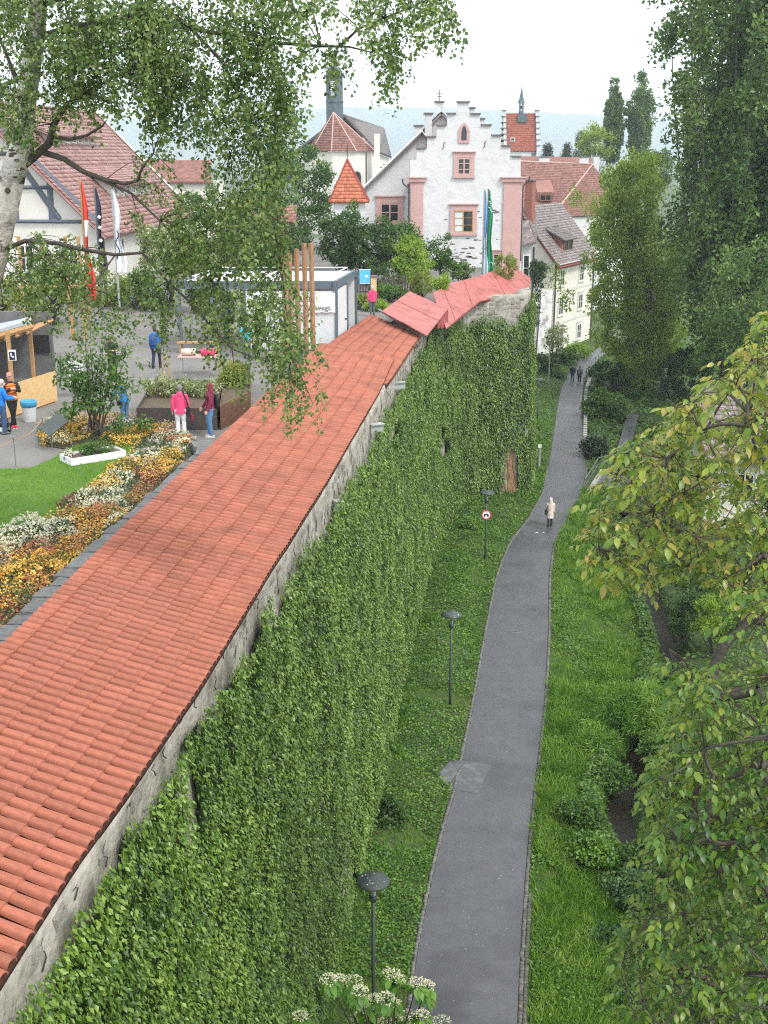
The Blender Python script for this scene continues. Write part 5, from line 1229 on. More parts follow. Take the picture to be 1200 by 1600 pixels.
kb = Vector(M(-12.6, 28.5, GZ)); part('back_wall', 'kiosk_dark', kk, lambda mb: mb.b2(kb.x - 8, kb.x, kb.y, kb.y + .2, GZ, GZ + 2.6))
o0, o1 = Vector(U(-40, 672, GZ)), Vector(U(83, 628, GZ))
for k in range(4):
    a, b = o0.lerp(o1, k / 4 + .006), o0.lerp(o1, (k + 1) / 4 - .006); MB().use('osb').hexa([a, b, b + Vector((.1, .3, 0)), a + Vector((.1, .3, 0))], [p + Vector((0, 0, 1.08)) for p in (a, b, b + Vector((.1, .3, 0)), a + Vector((.1, .3, 0)))]).build('counter_board', kk)
part('plinth', 'wood', kk, lambda mb: mb.tube([o0 + Vector((.05, -.06, .05)), o1 + Vector((.05, -.06, .05))], (.05, .07), 4))
c = Vector(D(19, 555, o0.lerp(o1, .45).y + .5)); sg = thing('notice_sign', 'small blue and white notice on the kiosk post', 'sign', c); part('board', 'sign_white', sg, lambda mb: mb.box((0, 0, 0), (.26, .02, .36)), True); part('print', 'flag_navy', sg, lambda mb: (mb.box((0, -.014, -.02), (.2, .006, .28)),), True); part('print', 'flag_white', sg, lambda mb: (mb.box((-.03, -.02, .02), (.04, .004, .12)), mb.box((.03, -.02, -.05), (.07, .004, .05))), True)
part('menu_board', 'black', kk, lambda mb: mb.b2(kb.x - .7, kb.x - .1, kb.y - .08, kb.y - .04, GZ + 1.0, GZ + 1.7))
c = Vector(U(47, 659, GZ)); bi = thing('waste_bin', 'white round waste bin with blue liner beside the kiosk', 'bin', c)
part('tub', 'bin_white', bi, lambda mb: mb.lathe((0, 0, 0), [(.19, 0), (.20, .03), (.245, .62), (.25, .64)], 18), True, True); part('liner', 'bag_blue', bi, lambda mb: mb.lathe((0, 0, 0), [(.252, .52), (.27, .58), (.275, .68), (.25, .72), (.2, .7), (.19, .62)], 18), True, True)
for px, py, m, lb in ((2, 668, 'lamp_green', 'green drinks crate at the left edge by the counter'), (6, 676, 'black', 'black drinks crate standing before the green one')):
    c = Vector(U(px, py, GZ)); cr = thing('drinks_crate', lb, 'crate', c)
    def crate(mb):
        for z in (0, .22): mb.b2(-.2, .2, -.15, -.13, z, z + .07); mb.b2(-.2, .2, .13, .15, z, z + .07); mb.b2(-.2, -.18, -.13, .13, z, z + .07); mb.b2(.18, .2, -.13, .13, z, z + .07)
        for sx in (-.19, .19):
            for sy in (-.14, .14): mb.b2(sx - .012, sx + .012, sy - .012, sy + .012, .07, .22)
    part('frame', m, cr, crate, True); part('label', 'sign_white', cr, lambda mb: mb.b2(-.1, .1, -.16, -.152, .07, .2), True)
# tall timber frame in the garden at the left
tf = thing('pergola', 'slender timber pergola of posts and rails behind the birch leaves', 'pergola', (-14.5, K * 35, GZ))
for px in (36, 108, 128): c = D(px, 455, K * 35); part('post', 'wood', tf, lambda mb: mb.box((c[0], K * 35, GZ + 2.4), (.14, .14, 4.8)))
p, q = D(30, 450, K * 35), D(135, 446, K * 35); part('rail', 'wood', tf, lambda mb: mb.tube([p, q], .07, 4))
# easel board
c = Vector(U(122, 622, GZ)); ea = thing('notice_board', 'white framed notice board standing on the plaza behind the shrub', 'sign', c); part('board', 'sign_white', ea, lambda mb: mb.box((0, 0, .95), (.5, .03, .8)), True); part('print', 'c_grey', ea, lambda mb: [mb.box((0, -.02, .7 + k * .1), (.38, .006, .04)) for k in range(6)], True)['kind'] = 'stuff'; part('leg', 'gutter', ea, lambda mb: (mb.tube([(-.2, 0, 0), (-.2, 0, .6)], .015, 5), mb.tube([(.2, 0, 0), (.2, 0, .6)], .015, 5)), True)

# ------------------------------------------------------------------ things along the path
def lamp(label, x, y, h=4.0, d=.42):
    z0 = float(gz(np.array([x]), np.array([y]))[0]); t = thing('street_lamp', label, 'street lamp', (x, y, z0), 0, 'mushroom lamps along the path')
    part('post', 'lamp_green', t, lambda mb: mb.tube([(0, 0, -.1), (0, 0, .9), (0, 0, h - .62)], [.055, .05, .045], 10), True, True)
    part('collar', 'lamp_green', t, lambda mb: mb.lathe((0, 0, h - .66), [(.05, 0), (.085, .04), (.11, .14), (.10, .18), (.06, .19)], 12), True, True)
    part('light_glass', 'lamp_glass', t, lambda mb: mb.lathe((0, 0, h - .48), [(.06, 0), (.075, .04), (.075, .16), (.05, .2)], 12), True, True)
    for k in range(3):
        a = k * 2.094 + .5; part('strut', 'lamp_green', t, lambda mb: mb.tube([(.09 * math.cos(a), .09 * math.sin(a), h - .5), (.24 * math.cos(a), .24 * math.sin(a), h - .05)], .011, 5), True)
    sh_ = part('shade', 'lamp_green', t, lambda mb: mb.lathe((0, 0, h - .07), [(.02, -.005), (d - .04, -.02), (d, 0), (d, .025), (d * .85, .065), (d * .6, .105), (d * .3, .13), (.03, .14)], 26), True, True)
    def spots(mb):
        for k in range(14):
            a = random.uniform(0, 6.28); r = d * random.uniform(.2, .85); zz = h - .07 + .14 - .10 * (r / d) ** 2 + .004
            mb.lathe((r * math.cos(a), r * math.sin(a), zz - .012), [(random.uniform(.012, .032), 0), (.01, .014)], 7)
    part('lichen', 'lichen', sh_, spots, True)['kind'] = 'stuff'
    return t
lamp('lamp post nearest the viewer with lichen-spotted disc shade', *U(583, 1381, 4.35)[:2], 4.35)
lamp('second lamp post, on the grass above the square path slab', *U(703, 1102, .1)[:2])
L3 = lamp('third lamp post carrying the round red-rimmed sign', *U(758, 872, .2)[:2], 3.85)
lamp('small distant lamp post at the corner of the ivy wall', *U(840, 655, .3)[:2], 3.4, .45)
lamp('farthest lamp post, in front of the cream house wall', *U(877, 566, .2)[:2], 3.8, .45)
c = L3.location; sg = thing('round_sign', 'round white traffic sign with red rim on the third lamp post', 'sign', (c.x, c.y - .07, c.z + 2.55))
part('rim', 'sign_red', sg, lambda mb: mb.tube([(0, 0, 0), (0, -.012, 0)], .27, 24), True); part('face', 'sign_white', sg, lambda mb: mb.tube([(0, -.013, 0), (0, -.018, 0)], .205, 24), True)
part('pictogram', 'black', sg, lambda mb: (mb.box((-.02, -.022, .04), (.24, .006, .035)), mb.tube([(-.1, -.02, -.05), (-.1, -.026, -.05)], .05, 12), mb.tube([(.09, -.02, -.05), (.09, -.026, -.05)], .05, 12), mb.box((0, -.022, 0), (.2, .006, .04))), True)
part('bracket', 'steel', sg, lambda mb: mb.box((0, .045, 0), (.05, .08, .1)), True)
c = U(842, 728, .2); bo = thing('grey_marker_post', 'short light grey marker post at the foot of the ivy corner', 'post', c); part('post', 'steel', bo, lambda mb: mb.tube([(0, 0, -.1), (0, 0, 1.35)], .10, 8), True); part('cap', 'frame_white', bo, lambda mb: mb.box((0, -.02, 1.45), (.26, .2, .2)), True)
c = U(857, 600, .2); tag(part('thin_post', 'steel', None, lambda mb: mb.tube([(c[0], c[1], 0), (c[0], c[1], 3.6)], .06, 6)), 'thin pale pole before the dark bushes at the cream house', 'pole')
# covers in the asphalt
c = Vector(U(806, 987, .02)); mc = thing('manhole_cover', 'rectangular metal cover set in the middle of the asphalt', 'cover', c)
part('frame', 'stone_block', mc, lambda mb: [mb.b2(*q, .002, .012) for q in ((-.30, .30, -.25, -.20), (-.30, .30, .20, .25), (-.30, -.26, -.2, .2), (.26, .30, -.2, .2))], True); part('plate', 'slab_grey', mc, lambda mb: mb.b2(-.255, .255, -.195, .195, .001, .009), True); part('slot', 'black', mc, lambda mb: mb.b2(-.08, .06, -.02, .02, .0095, .012), True)
sq = [U(*p, .02) for p in ((700, 1232), (745, 1240), (766, 1196), (727, 1190))]; sq2 = [U(*p, .10) for p in ((683, 1212), (699, 1229), (726, 1189), (704, 1188))]
sv = thing('concrete_slab', 'square grey slabs set across the left edge of the path', 'slab', tuple(np.mean(sq, 0)))
for Q in (sq, sq2): MB().use('slab_grey').hexa([Vector(p) - Vector((0, 0, .12)) for p in Q], [Vector(p) + Vector((0, 0, .012)) for p in Q]).build('slab', sv)
part('joint', 'gutter', sv, lambda mb: [mb.tube([Vector(a) + Vector((0, 0, .01)), Vector(b) + Vector((0, 0, .01))], .012, 4) for a, b in ((sq[1], sq[2]), (sq[2], sq[3]))])
c = Vector(U(845, 833, .02))
for dx, dy, s, lb in ((-.25, 0, .12, 'larger scrap of white litter on the path behind the woman'), (.16, .05, .07, 'smaller scrap of white litter on the path behind the woman')):
    tag(part('paper_scrap', 'litter', None, lambda mb: mb.add([(c.x + dx - s, c.y + dy, .028), (c.x + dx, c.y + dy - s * .6, .05), (c.x + dx + s, c.y + dy, .03), (c.x + dx + .3 * s, c.y + dy + s * .6, .06)], [(0, 1, 2, 3)])), lb, 'litter')
# flood lights on the wall
for px, py, w, lb in ((622, 602, .55, 'upper grey box floodlight fixed below the tiled eave'), (587, 668, .5, 'lower grey box floodlight fixed below the tiled eave'), (527, 789, .22, 'small pale floodlight nestled in the ivy')):
    z_ = 12.55 if w > .3 else 12.3; q = Vector(U(px, py, z_)); s_ = np.interp(q.y, WALL[:, 1], WS); fp, nn = wall_pt(np.array([s_]), np.array([z_])); rz = math.atan2(nn[0][1], nn[0][0]) + math.pi / 2
    fd = thing('flood_light', lb, 'floodlight', q, rz * .35)
    part('housing', 'steel', fd, lambda mb: mb.b2(-w / 2, w / 2, -.1, .12, -.14, .12), True); part('lens', 'lamp_glass', fd, lambda mb: mb.b2(-w / 2 + .03, w / 2 - .03, -.11, -.1005, -.11, .06), True); part('visor', 'steel', fd, lambda mb: mb.b2(-w / 2, w / 2, -.2, .12, .123, .14), True)
    wq = Vector((fp[0][0], fp[0][1], z_)); part('arm', 'gutter', fd, lambda mb: mb.tube([q, wq + Vector((-nn[0][0] * .1, -nn[0][1] * .1, 0))], .03, 5))
# railing and low walls on the right of the path
def railing(label, pts, h=1.0):
    P = [Vector(U(px, py, .02)) for px, py in pts]; t = thing('railing', label, 'railing', P[0])
    part('top_rail', 'gutter', t, lambda mb: mb.tube([p + Vector((0, 0, h)) for p in P], .035, 6)); part('mid_rail', 'gutter', t, lambda mb: mb.tube([p + Vector((0, 0, h * .5)) for p in P], .02, 5))
    for a, b in zip(P, P[1:]):
        n_ = max(1, int((b - a).length / 1.4))
        for k in range(n_ + 1): q = a.lerp(b, k / n_); part('baluster', 'gutter', t, lambda mb: mb.tube([q, q + Vector((0, 0, h))], .025, 5))
railing('dark metal railing where the path narrows by the birch', [(911, 606), (916, 590), (926, 574), (943, 558)])
railing('metal railing over the stream under the walnut leaves', [(914, 768), (934, 735), (960, 728)], .9)
def lowwall(label, a, b, h, w=.3):
    A_, B_ = Vector(U(*a, 0)), Vector(U(*b, 0)); t = thing('low_wall', label, 'wall', A_); n_ = (B_ - A_).cross(Vector((0, 0, 1))).normalized() * w
    k = max(2, int((B_ - A_).length / .8))
    for i in range(k): p, q = A_.lerp(B_, i / k + .01), A_.lerp(B_, (i + 1) / k - .01); u = Vector((0, 0, h + random.uniform(-.02, .02))); MB().use('concrete').hexa([p, q, q + n_, p + n_], [p + u, q + u, q + n_ + u, p + n_ + u]).build('block', t)
lowwall('pale kerb wall along the right edge of the far path', (911, 690), (913, 612), .3); lowwall('concrete edge of the little stream bridge', (916, 772), (938, 738), .25); lowwall('short pale wall beside the railing', (914, 612), (922, 588), .55)
# side lane beyond the hedge
sl_ = [U(*p, .01) for p in ((965, 700), (985, 700), (1000, 640), (985, 628))]; MB().use('asphalt').add(sl_, [(0, 1, 2, 3)]).build('side_lane')['kind'] = 'structure'
dk = [U(*p, .03) for p in ((914, 775), (936, 742), (1015, 742), (1000, 790))]; tag(MB().use('slab_grey').hexa([Vector(p) - Vector((0, 0, .25)) for p in dk], [Vector(p) for p in dk]).build('bridge_deck'), 'flat grey deck of the little bridge over the stream', 'bridge')
q = Vector(U(1040, 690, 0)); ys = thing('yellow_marker', 'small orange-topped marker post beyond the stream', 'post', q); part('post', 'gutter', ys, lambda mb: mb.tube([(0, 0, 0), (0, 0, 1.6)], .05, 6), True); part('plate', 'fl_orange', ys, lambda mb: mb.box((.1, -.05, 1.6), (.7, .03, .14)), True)

# ------------------------------------------------------------------ people
def remesh(o, v, smooth_it=3):
    m = o.modifiers.new('remesh', 'REMESH'); m.mode = 'VOXEL'; m.voxel_size = v; m.use_smooth_shade = True
    s = o.modifiers.new('smooth', 'SMOOTH'); s.iterations = smooth_it; s.factor = .5
def person(label, loc, heading, h=1.7, top='c_blue', legs='c_denim', shoes='c_black', hair='hair_brown', cap=None, hood=None, coat=0., arms=((.12, .05, .1), (.12, .05, .1)), stride=0., bag=None, sleeve=True, lean=0., cross=0., vest=None, quilt=False, headturn=0.):
    """figure facing -Y when heading is 0. arms: (out, forward swing, elbow bend) for right and left; stride in metres; coat = hem drop below the hip."""
    t = thing('person', label, 'person', loc, heading); t.scale = (h / 1.74,) * 3
    V3 = Vector; ln = lambda z: -lean * max(0, z - .9)
    hipz = .93 - abs(stride) * .12
    hips = [V3((-.095, 0, hipz)), V3((.095, 0, hipz))]
    feet = [V3((-.10 + cross, -stride * .5, .085)), V3((.10 - cross, stride * .5, .085 + (.03 if stride else 0)))]
    knees = [(hips[k] + feet[k]) / 2 + V3((0, -.05 - .04 * abs(stride), .02)) for k in (0, 1)]
    sh_ = [V3((-.195, ln(1.42), 1.415)), V3((.195, ln(1.42), 1.415))]
    el, wr = [], []
    for k, s in ((0, -1), (1, 1)):
        o_, f_, b_ = arms[k]
        e = sh_[k] + V3((s * math.sin(o_) * .29, -math.sin(f_) * .29, -math.cos(max(o_, f_)) * .28))
        w = e + V3((s * math.sin(o_) * .08 - s * max(0, b_ - .6) * .18, -math.sin(f_ + b_) * .25, -math.cos(f_ + b_) * .25)); el.append(e); wr.append(w)
    rings = lambda mb, L_, seg=14: mb.tube([V3((0, ln(z) + y, z)) for z, rx, ry, y in L_], [(rx, ry) for z, rx, ry, y in L_], seg)
    # body: one continuous skin
    b = MB().use('skin')
    rings(b, [(.84, .13, .10, 0), (.92, .165, .115, 0), (1.05, .14, .10, 0), (1.2, .155, .105, 0), (1.36, .165, .10, 0), (1.43, .11, .08, .005), (1.47, .058, .058, .005), (1.53, .055, .056, -.005)])
    for k in (0, 1):
        b.tube([hips[k] + V3((0, 0, .02)), hips[k].lerp(knees[k], .5), knees[k], knees[k].lerp(feet[k], .35), feet[k]], [.088, .078, .056, .055, .036], 9)
        b.tube([feet[k] + V3((0, .06, -.03)), feet[k] + V3((0, -.05, -.045)), feet[k] + V3((0, -.16, -.06))], [.034, .036, .026], 8)
        b.tube([sh_[k] + V3((.02 * (1 if k == 0 else -1), 0, -.01)), sh_[k].lerp(el[k], .5), el[k], el[k].lerp(wr[k], .4), wr[k]], [.058, .048, .040, .038, .027], 9)
        d = (wr[k] - el[k]).normalized(); sd_ = V3((-1 if k == 0 else 1, 0, 0)); fw = V3((0, -1, 0)); fw = (fw - d * fw.dot(d)).normalized()
        pm = wr[k] + d * .085
        b.tube([wr[k], wr[k] + d * .04, pm], [(.024, .03), (.02, .042), (.017, .042)], 8)
        for j, (off, lf) in enumerate(((.032, .062), (.011, .075), (-.011, .07), (-.031, .055))):
            r_ = pm - d * .01 + fw * off; b.tube([r_, r_ + d * lf * .55, r_ + d * lf * .95 - sd_ * .02], [.0115, .0105, .009], 6)
        r_ = wr[k] + d * .03 + fw * .035; b.tube([r_, r_ + d * .03 + fw * .025, r_ + d * .062 + fw * .03 - sd_ * .008], [.014, .012, .010], 6)
    hc = V3((0, ln(1.62) - .01, 1.625)); Rh = Matrix.Rotation(headturn, 3, 'Z'); hh = lambda x, y, z: hc + Rh @ V3((x, y, z))
    for (x, y, z), r in (((0, .01, .02), (.075, .092, .10)), ((0, -.025, -.045), (.058, .07, .068)), ((0, -.04, -.085), (.035, .04, .028))):
        o0 = len(b.v); b.ball((0, 0, 0), r, 14, 9)
        for q in range(o0, len(b.v)): b.v[q] = tuple(hh(*(V3(b.v[q]) + V3((x, y, z)))))
    b.tube([hh(0, -.085, .015), hh(0, -.105, -.015), hh(0, -.11, -.03), hh(0, -.09, -.04)], [.008, .012, .014, .01], 6)
    for s in (-1, 1): b.tube([hh(s * .074, .01, .03), hh(s * .084, .016, .012), hh(s * .076, .008, -.022)], [(.012, .02), (.012, .022), (.01, .014)], 6)
    body = b.build('body', t, True); remesh(body, .0105, 1)
    for s in (-1, 1): part('eye', 'black', t, lambda mb: mb.ball(hh(s * .031, -.083, .02), (.011, .006, .008), 8, 5), True)
    part('mouth', 'c_maroon', t, lambda mb: mb.tube([hh(-.022, -.088, -.064), hh(0, -.094, -.066), hh(.022, -.088, -.064)], [.003, .005, .003], 5), True)
    # hair, cap or hood
    if hood:
        hd = MB().use(hood); o0 = len(hd.v); hd.ball((0, .02, .02), (.108, .118, .135), 16, 10); hd.tube([(0, .04, -.04), (0, .05, -.16), (0, .06, -.22)], [(.1, .1), (.12, .09), (.15, .09)], 14)
        hd.v = [tuple(hh(*v)) for v in hd.v]; ho = hd.build('hood', t, True); remesh(ho, .018)
    elif cap:
        cp = MB().use(cap); cp.lathe((0, .01, .045), [(.088, 0), (.09, .03), (.075, .065), (.045, .085), (.01, .09)], 16); cp.tube([(0, -.07, .052), (0, -.115, .046), (0, -.15, .04)], [(.068, .006), (.06, .006), (.035, .005)], 12)
        cp.v = [tuple(hh(*v)) for v in cp.v]; cp.build('cap', t, True, True)
    if hair and not hood:
        hm = MB().use(hair); hm.ball((0, .02, .035), (.085, .095, .098), 16, 10); hm.tube([(0, .055, .02), (0, .06, -.04), (0, .05, -.085)], [(.078, .05), (.072, .045), (.045, .03)], 12)
        hm.v = [tuple(hh(*v)) for v in hm.v]; ho = hm.build('hair', t, True); remesh(ho, .014, 1)
    # trousers
    tr = MB().use(legs)
    rings(tr, [(.80, .11, .10, 0), (.88, .165, .125, .005), (.97, .16, .12, 0), (1.03, .145, .11, 0)])
    for k in (0, 1): tr.tube([hips[k] + V3((0, .005, .02)), hips[k].lerp(knees[k], .5), knees[k], knees[k].lerp(feet[k], .5), feet[k] + V3((0, 0, -.01))], [.105, .094, .074, .068, .064], 11)
    remesh(tr.build('trousers', t, True), .018)
    for k in (0, 1):
        s_ = MB().use(shoes); f = feet[k]; s_.tube([f + V3((0, .085, -.035)), f + V3((0, .05, -.03)), f + V3((0, -.06, -.04)), f + V3((0, -.15, -.052)), f + V3((0, -.185, -.06))], [(.03, .03), (.044, .05), (.046, .042), (.044, .032), (.025, .02)], 10); s_.build('shoe', t, True, True)
        part('sole', 'sign_white' if shoes in ('c_white', 'c_red', 'c_cream') else 'c_black', t, lambda mb: mb.tube([f + V3((0, .09, -.078)), f + V3((0, -.05, -.078)), f + V3((0, -.185, -.078))], [(.04, .009), (.048, .009), (.03, .009)], 8), True)
    # jacket
    jk = MB().use(top); hem = .84 - coat
    body_r = [(hem, .185 + coat * .06, .14 + coat * .05, 0), (.92, .185, .135, 0), (1.06, .165, .125, 0), (1.22, .185, .13, 0), (1.36, .20, .125, 0), (1.43, .15, .10, .005), (1.475, .078, .078, .005), (1.50, .072, .074, 0)]
    if coat > .1: body_r.insert(1, ((hem + .92) / 2, .19, .14, 0))
    rings(jk, body_r, 16)
    for k in (0, 1):
        pts_ = [sh_[k] + V3((.03 * (1 if k == 0 else -1), 0, -.005)), sh_[k].lerp(el[k], .5), el[k], el[k].lerp(wr[k], .5), wr[k] + (wr[k] - el[k]).normalized() * .01]
        jk.tube(pts_, [.082, .07, .062, .056, .046], 11)
    jo = jk.build('jacket', t, True); remesh(jo, .018, 2)
    if not hood: remesh(MB().use(top).tube([V3((0, .075, 1.50)), V3((0, .105, 1.44)), V3((0, .115, 1.37))], [(.075, .035), (.095, .04), (.06, .03)], 12).build('collar', t, True), .014)
    if quilt:
        for z in np.arange(hem + .07, 1.4, .075):
            rx = np.interp(z, [q[0] for q in body_r], [q[1] for q in body_r]) + .003; ry = np.interp(z, [q[0] for q in body_r], [q[2] for q in body_r]) + .003
            part('quilt_seam', top, jo, lambda mb: mb.tube([V3((rx * math.cos(a), ln(z) + ry * math.sin(a), z)) for a in np.arange(0, 6.4, .45)], .011, 5, False), True)
    if vest:
        rings(v_ := MB().use(vest), [(.88, .2, .15, 0), (.98, .19, .145, 0), (1.1, .178, .137, 0), (1.24, .195, .142, 0), (1.36, .185, .135, 0), (1.42, .14, .11, .005)], 16); vo = v_.build('vest', t, True); remesh(vo, .018)
        for z in np.arange(.92, 1.4, .075): part('quilt_seam', vest, vo, lambda mb: mb.tube([V3((.2 * math.cos(a), ln(z) + .15 * math.sin(a), z)) for a in np.arange(0, 6.4, .45)], .012, 5, False), True)
    return t, wr
def carried(name, label, cat, t, m, fn, strap=None):
    "a bag carried by a person: placed in the person's own space and put there in the world"
    o = thing(name, label, cat, t.location, t.rotation_euler[2]); o.scale = t.scale
    p_ = part('body', m, o, fn, True, True); remesh(p_, .016, 3)
    if strap: part('strap', m, o, strap, True)
    return o
def Gp(px, py): return U(px, py, GZ + .0)
pp = {}
pp[1] = person('woman in bright pink jacket and white trousers at the dark raised bed', Gp(284, 684), math.pi + .25, 1.68, 'c_pink', 'c_white', 'c_white', 'hair_grey', coat=.04, arms=((.14, .05, .25), (.16, .0, .1)))[0]
carried('shoulder_bag', 'black bag hanging from the shoulder of the woman in pink', 'bag', pp[1], 'c_black', lambda mb: mb.box((-.25, .02, .86), (.1, .24, .3)), lambda mb: mb.tube([(-.25, -.08, 1.0), (-.21, -.1, 1.25), (-.12, -.06, 1.5), (-.1, .08, 1.5), (-.2, .14, 1.25), (-.25, .12, 1.0)], .018, 5))
carried('patterned_scarf', 'red patterned cloth held low by the woman in pink', 'scarf', pp[1], 'c_maroon', lambda mb: mb.tube([(-.33, -.1, .80), (-.36, -.1, .68), (-.38, -.08, .52)], [.03, .07, .05], 8))
pp[2] = person('woman in maroon hooded jacket and jeans standing at the raised beds', Gp(330, 683), math.pi / 2 + .35 + math.pi, 1.7, 'c_maroon', 'c_jeans', 'c_cream', None, hood='c_maroon', coat=.02, arms=((.1, .15, .5), (.1, .1, .35)), quilt=True)[0]
carried('black_backpack', 'black backpack with pale straps on the woman in maroon', 'backpack', pp[2], 'c_black', lambda mb: mb.tube([(0, .2, .93), (0, .22, 1.0), (0, .23, 1.2), (0, .19, 1.38)], [(.1, .06), (.15, .09), (.15, .09), (.09, .05)], 12), lambda mb: [mb.tube([(s * .1, .15, 1.3), (s * .13, .02, 1.47), (s * .13, -.13, 1.3), (s * .15, -.02, 1.05)], .016, 5) for s in (-1, 1)])
pp[3] = person('walker in light blue jacket and dark trousers seen from behind on the plaza', Gp(245, 575), math.pi - .2, 1.72, 'c_blue', 'c_navy', 'c_black', 'hair_brown', stride=.32, arms=((.1, .1, .9), (.1, -.1, .2)))[0]
carried('blue_backpack', 'dark blue backpack on the walker crossing the plaza', 'backpack', pp[3], 'c_dblue', lambda mb: mb.tube([(0, .2, .95), (0, .22, 1.02), (0, .24, 1.25), (0, .18, 1.44)], [(.12, .06), (.16, .1), (.16, .1), (.1, .05)], 12), lambda mb: [mb.tube([(s * .1, .15, 1.35), (s * .13, .02, 1.47), (s * .13, -.13, 1.3), (s * .15, -.02, 1.05)], .016, 5) for s in (-1, 1)])
pp[4] = person('person in black with dark cap standing on the plaza behind the shrub', Gp(177, 592), .5, 1.72, 'c_black', 'c_black', 'c_black', None, cap='c_navy', arms=((.15, .3, 1.4), (.15, .3, 1.4)))[0]
pp[5] = person('person in blue jacket and pale jeans bending forward beside the shrub', Gp(197, 664), math.pi + .9, 1.5, 'c_blue', 'c_jeans', 'c_grey', 'hair_brown', lean=.25, arms=((.1, .5, .7), (.1, .5, .7)))[0]
carried('hip_bag', 'black bag at the side of the bending person', 'bag', pp[5], 'c_black', lambda mb: mb.box((.25, .02, .86), (.1, .22, .2)))
pp[6] = person('man in orange quilted vest and cap leaning against the kiosk counter', Gp(22, 668), .55, 1.78, 'c_black', 'c_black', 'c_red', None, cap='c_coral', vest='c_orange', cross=.14, lean=-.06, arms=((.2, .35, 1.75), (.2, .35, 1.7)), headturn=-.2)[0]
pp[7] = person('person in bright blue jacket at the left edge facing the man in orange', Gp(6, 678), math.pi / 2 + .55, 1.74, 'c_blue', 'c_denim', 'c_grey', 'hair_white', lean=.1, arms=((.12, .3, 1.2), (.12, .3, 1.2)), coat=.03)[0]
pp[8] = person('person in teal top standing in front of the pavilion wall', M(-5.75, 31.4, GZ), .3, 1.62, 'c_teal', 'c_grey', 'c_black', 'hair_white', arms=((.4, .3, .9), (.15, .2, .4)))[0]
pp[9] = person('person in blue top inside the open pavilion bay', (FL.x + 1.6, SY + 3.5, GZ), 2.6, 1.7, 'c_dblue', 'c_denim', 'c_black', 'hair_brown')[0]
pp[10] = person('distant person in pink among plants beyond the tiled roof', D(582, 496, K * 40)[:2] + (GZ,), math.pi + .4, 1.68, 'c_pink', 'c_grey', 'c_black', 'hair_white')[0]
pp[11] = person('woman in long pale quilted coat walking away along the path', U(859, 822, .02), math.pi + .05, 1.76, 'c_cream', 'c_black', 'c_black', None, hood='c_cream', coat=.34, quilt=True, stride=.14, arms=((.1, .05, .15), (.1, .1, .3)))[0]
carried('dark_handbag', 'dark bag at the left side of the woman in the pale coat', 'bag', pp[11], 'c_black', lambda mb: mb.box((.27, .0, .86), (.1, .24, .26)), lambda mb: mb.tube([(.27, -.08, .98), (.23, -.05, 1.25), (.16, 0, 1.47), (.2, .07, 1.25), (.27, .08, .98)], .015, 5))
pp[12] = person('left one of two walkers far up the path, in dark navy jacket', U(894, 597, .02), math.pi - .2, 1.72, 'c_navy', 'c_denim', 'c_black', 'hair_grey', coat=.05, stride=.25)[0]
pp[13] = person('right one of two walkers far up the path, in grey jacket', U(905, 599, .02), math.pi - .2, 1.7, 'c_grey', 'c_black', 'c_white', 'hair_brown', stride=.3, arms=((.15, .1, .2), (.12, -.1, .1)))[0]
carried('grey_backpack', 'grey backpack on the right far walker', 'backpack', pp[13], 'c_grey', lambda mb: mb.tube([(0, .19, .95), (0, .22, 1.02), (0, .23, 1.22), (0, .18, 1.4)], [(.11, .06), (.15, .09), (.15, .09), (.1, .05)], 12))

# ------------------------------------------------------------------ near birch
bt = thing('weeping_birch', 'old weeping birch with pale trunk and hanging leafy twigs at the upper left', 'tree', M(-8.0, 14, GZ))
tk = [D(px, py, K * 14) for px, py in ((75, -160), (64, -40), (55, 60), (42, 150), (34, 225), (18, 280), (2, 335), (-14, 400), (-40, 480), (-60, 560), (-80, 700), (-95, 790))]
part('trunk', 'bark_birch', bt, lambda mb: mb.tube(tk[:6], [.12, .145, .17, .18, .19, .24], 14), smooth=True)
part('trunk_base', 'bark_birch_low', bt, lambda mb: mb.tube(tk[5:], [.235, .28, .31, .35, .38, .42, .55], 16), smooth=True)
def scars(mb):
    P = [Vector(p) for p in tk]
    for q in range(90):
        i = random.randint(0, 8); f = random.random(); c = P[i].lerp(P[i + 1], f); r = np.interp(i + f, [0, 5, 9], [.12, .22, .37])
        a = random.uniform(-2.6, -.5); w = random.uniform(.03, .10) * (1 + .5 * (i > 4)); h = random.uniform(.008, .03) * (1 + 1.5 * (i > 4))
        mb.tube([c + Vector((math.cos(a + t) * (r + .003), math.sin(a + t) * (r + .003), random.uniform(-.004, .004))) for t in np.linspace(-w / r, w / r, 4)], [h * .3, h, h, h * .3], 5)
part('bark_scar', 'bark_dark', bt, scars)['kind'] = 'stuff'
def limb(pts, r0, r1, Yd=K * 14., m='bark_dark'):
    P = [D(p[0], p[1], Yd + (p[2] if len(p) > 2 else 0)) for p in pts]; n = len(P); r0 *= .78; r1 *= .8
    part('limb', m, bt, lambda mb: mb.tube(P, [r0 + (r1 - r0) * i / (n - 1) for i in range(n)], 7), smooth=True); return P
nodes = []
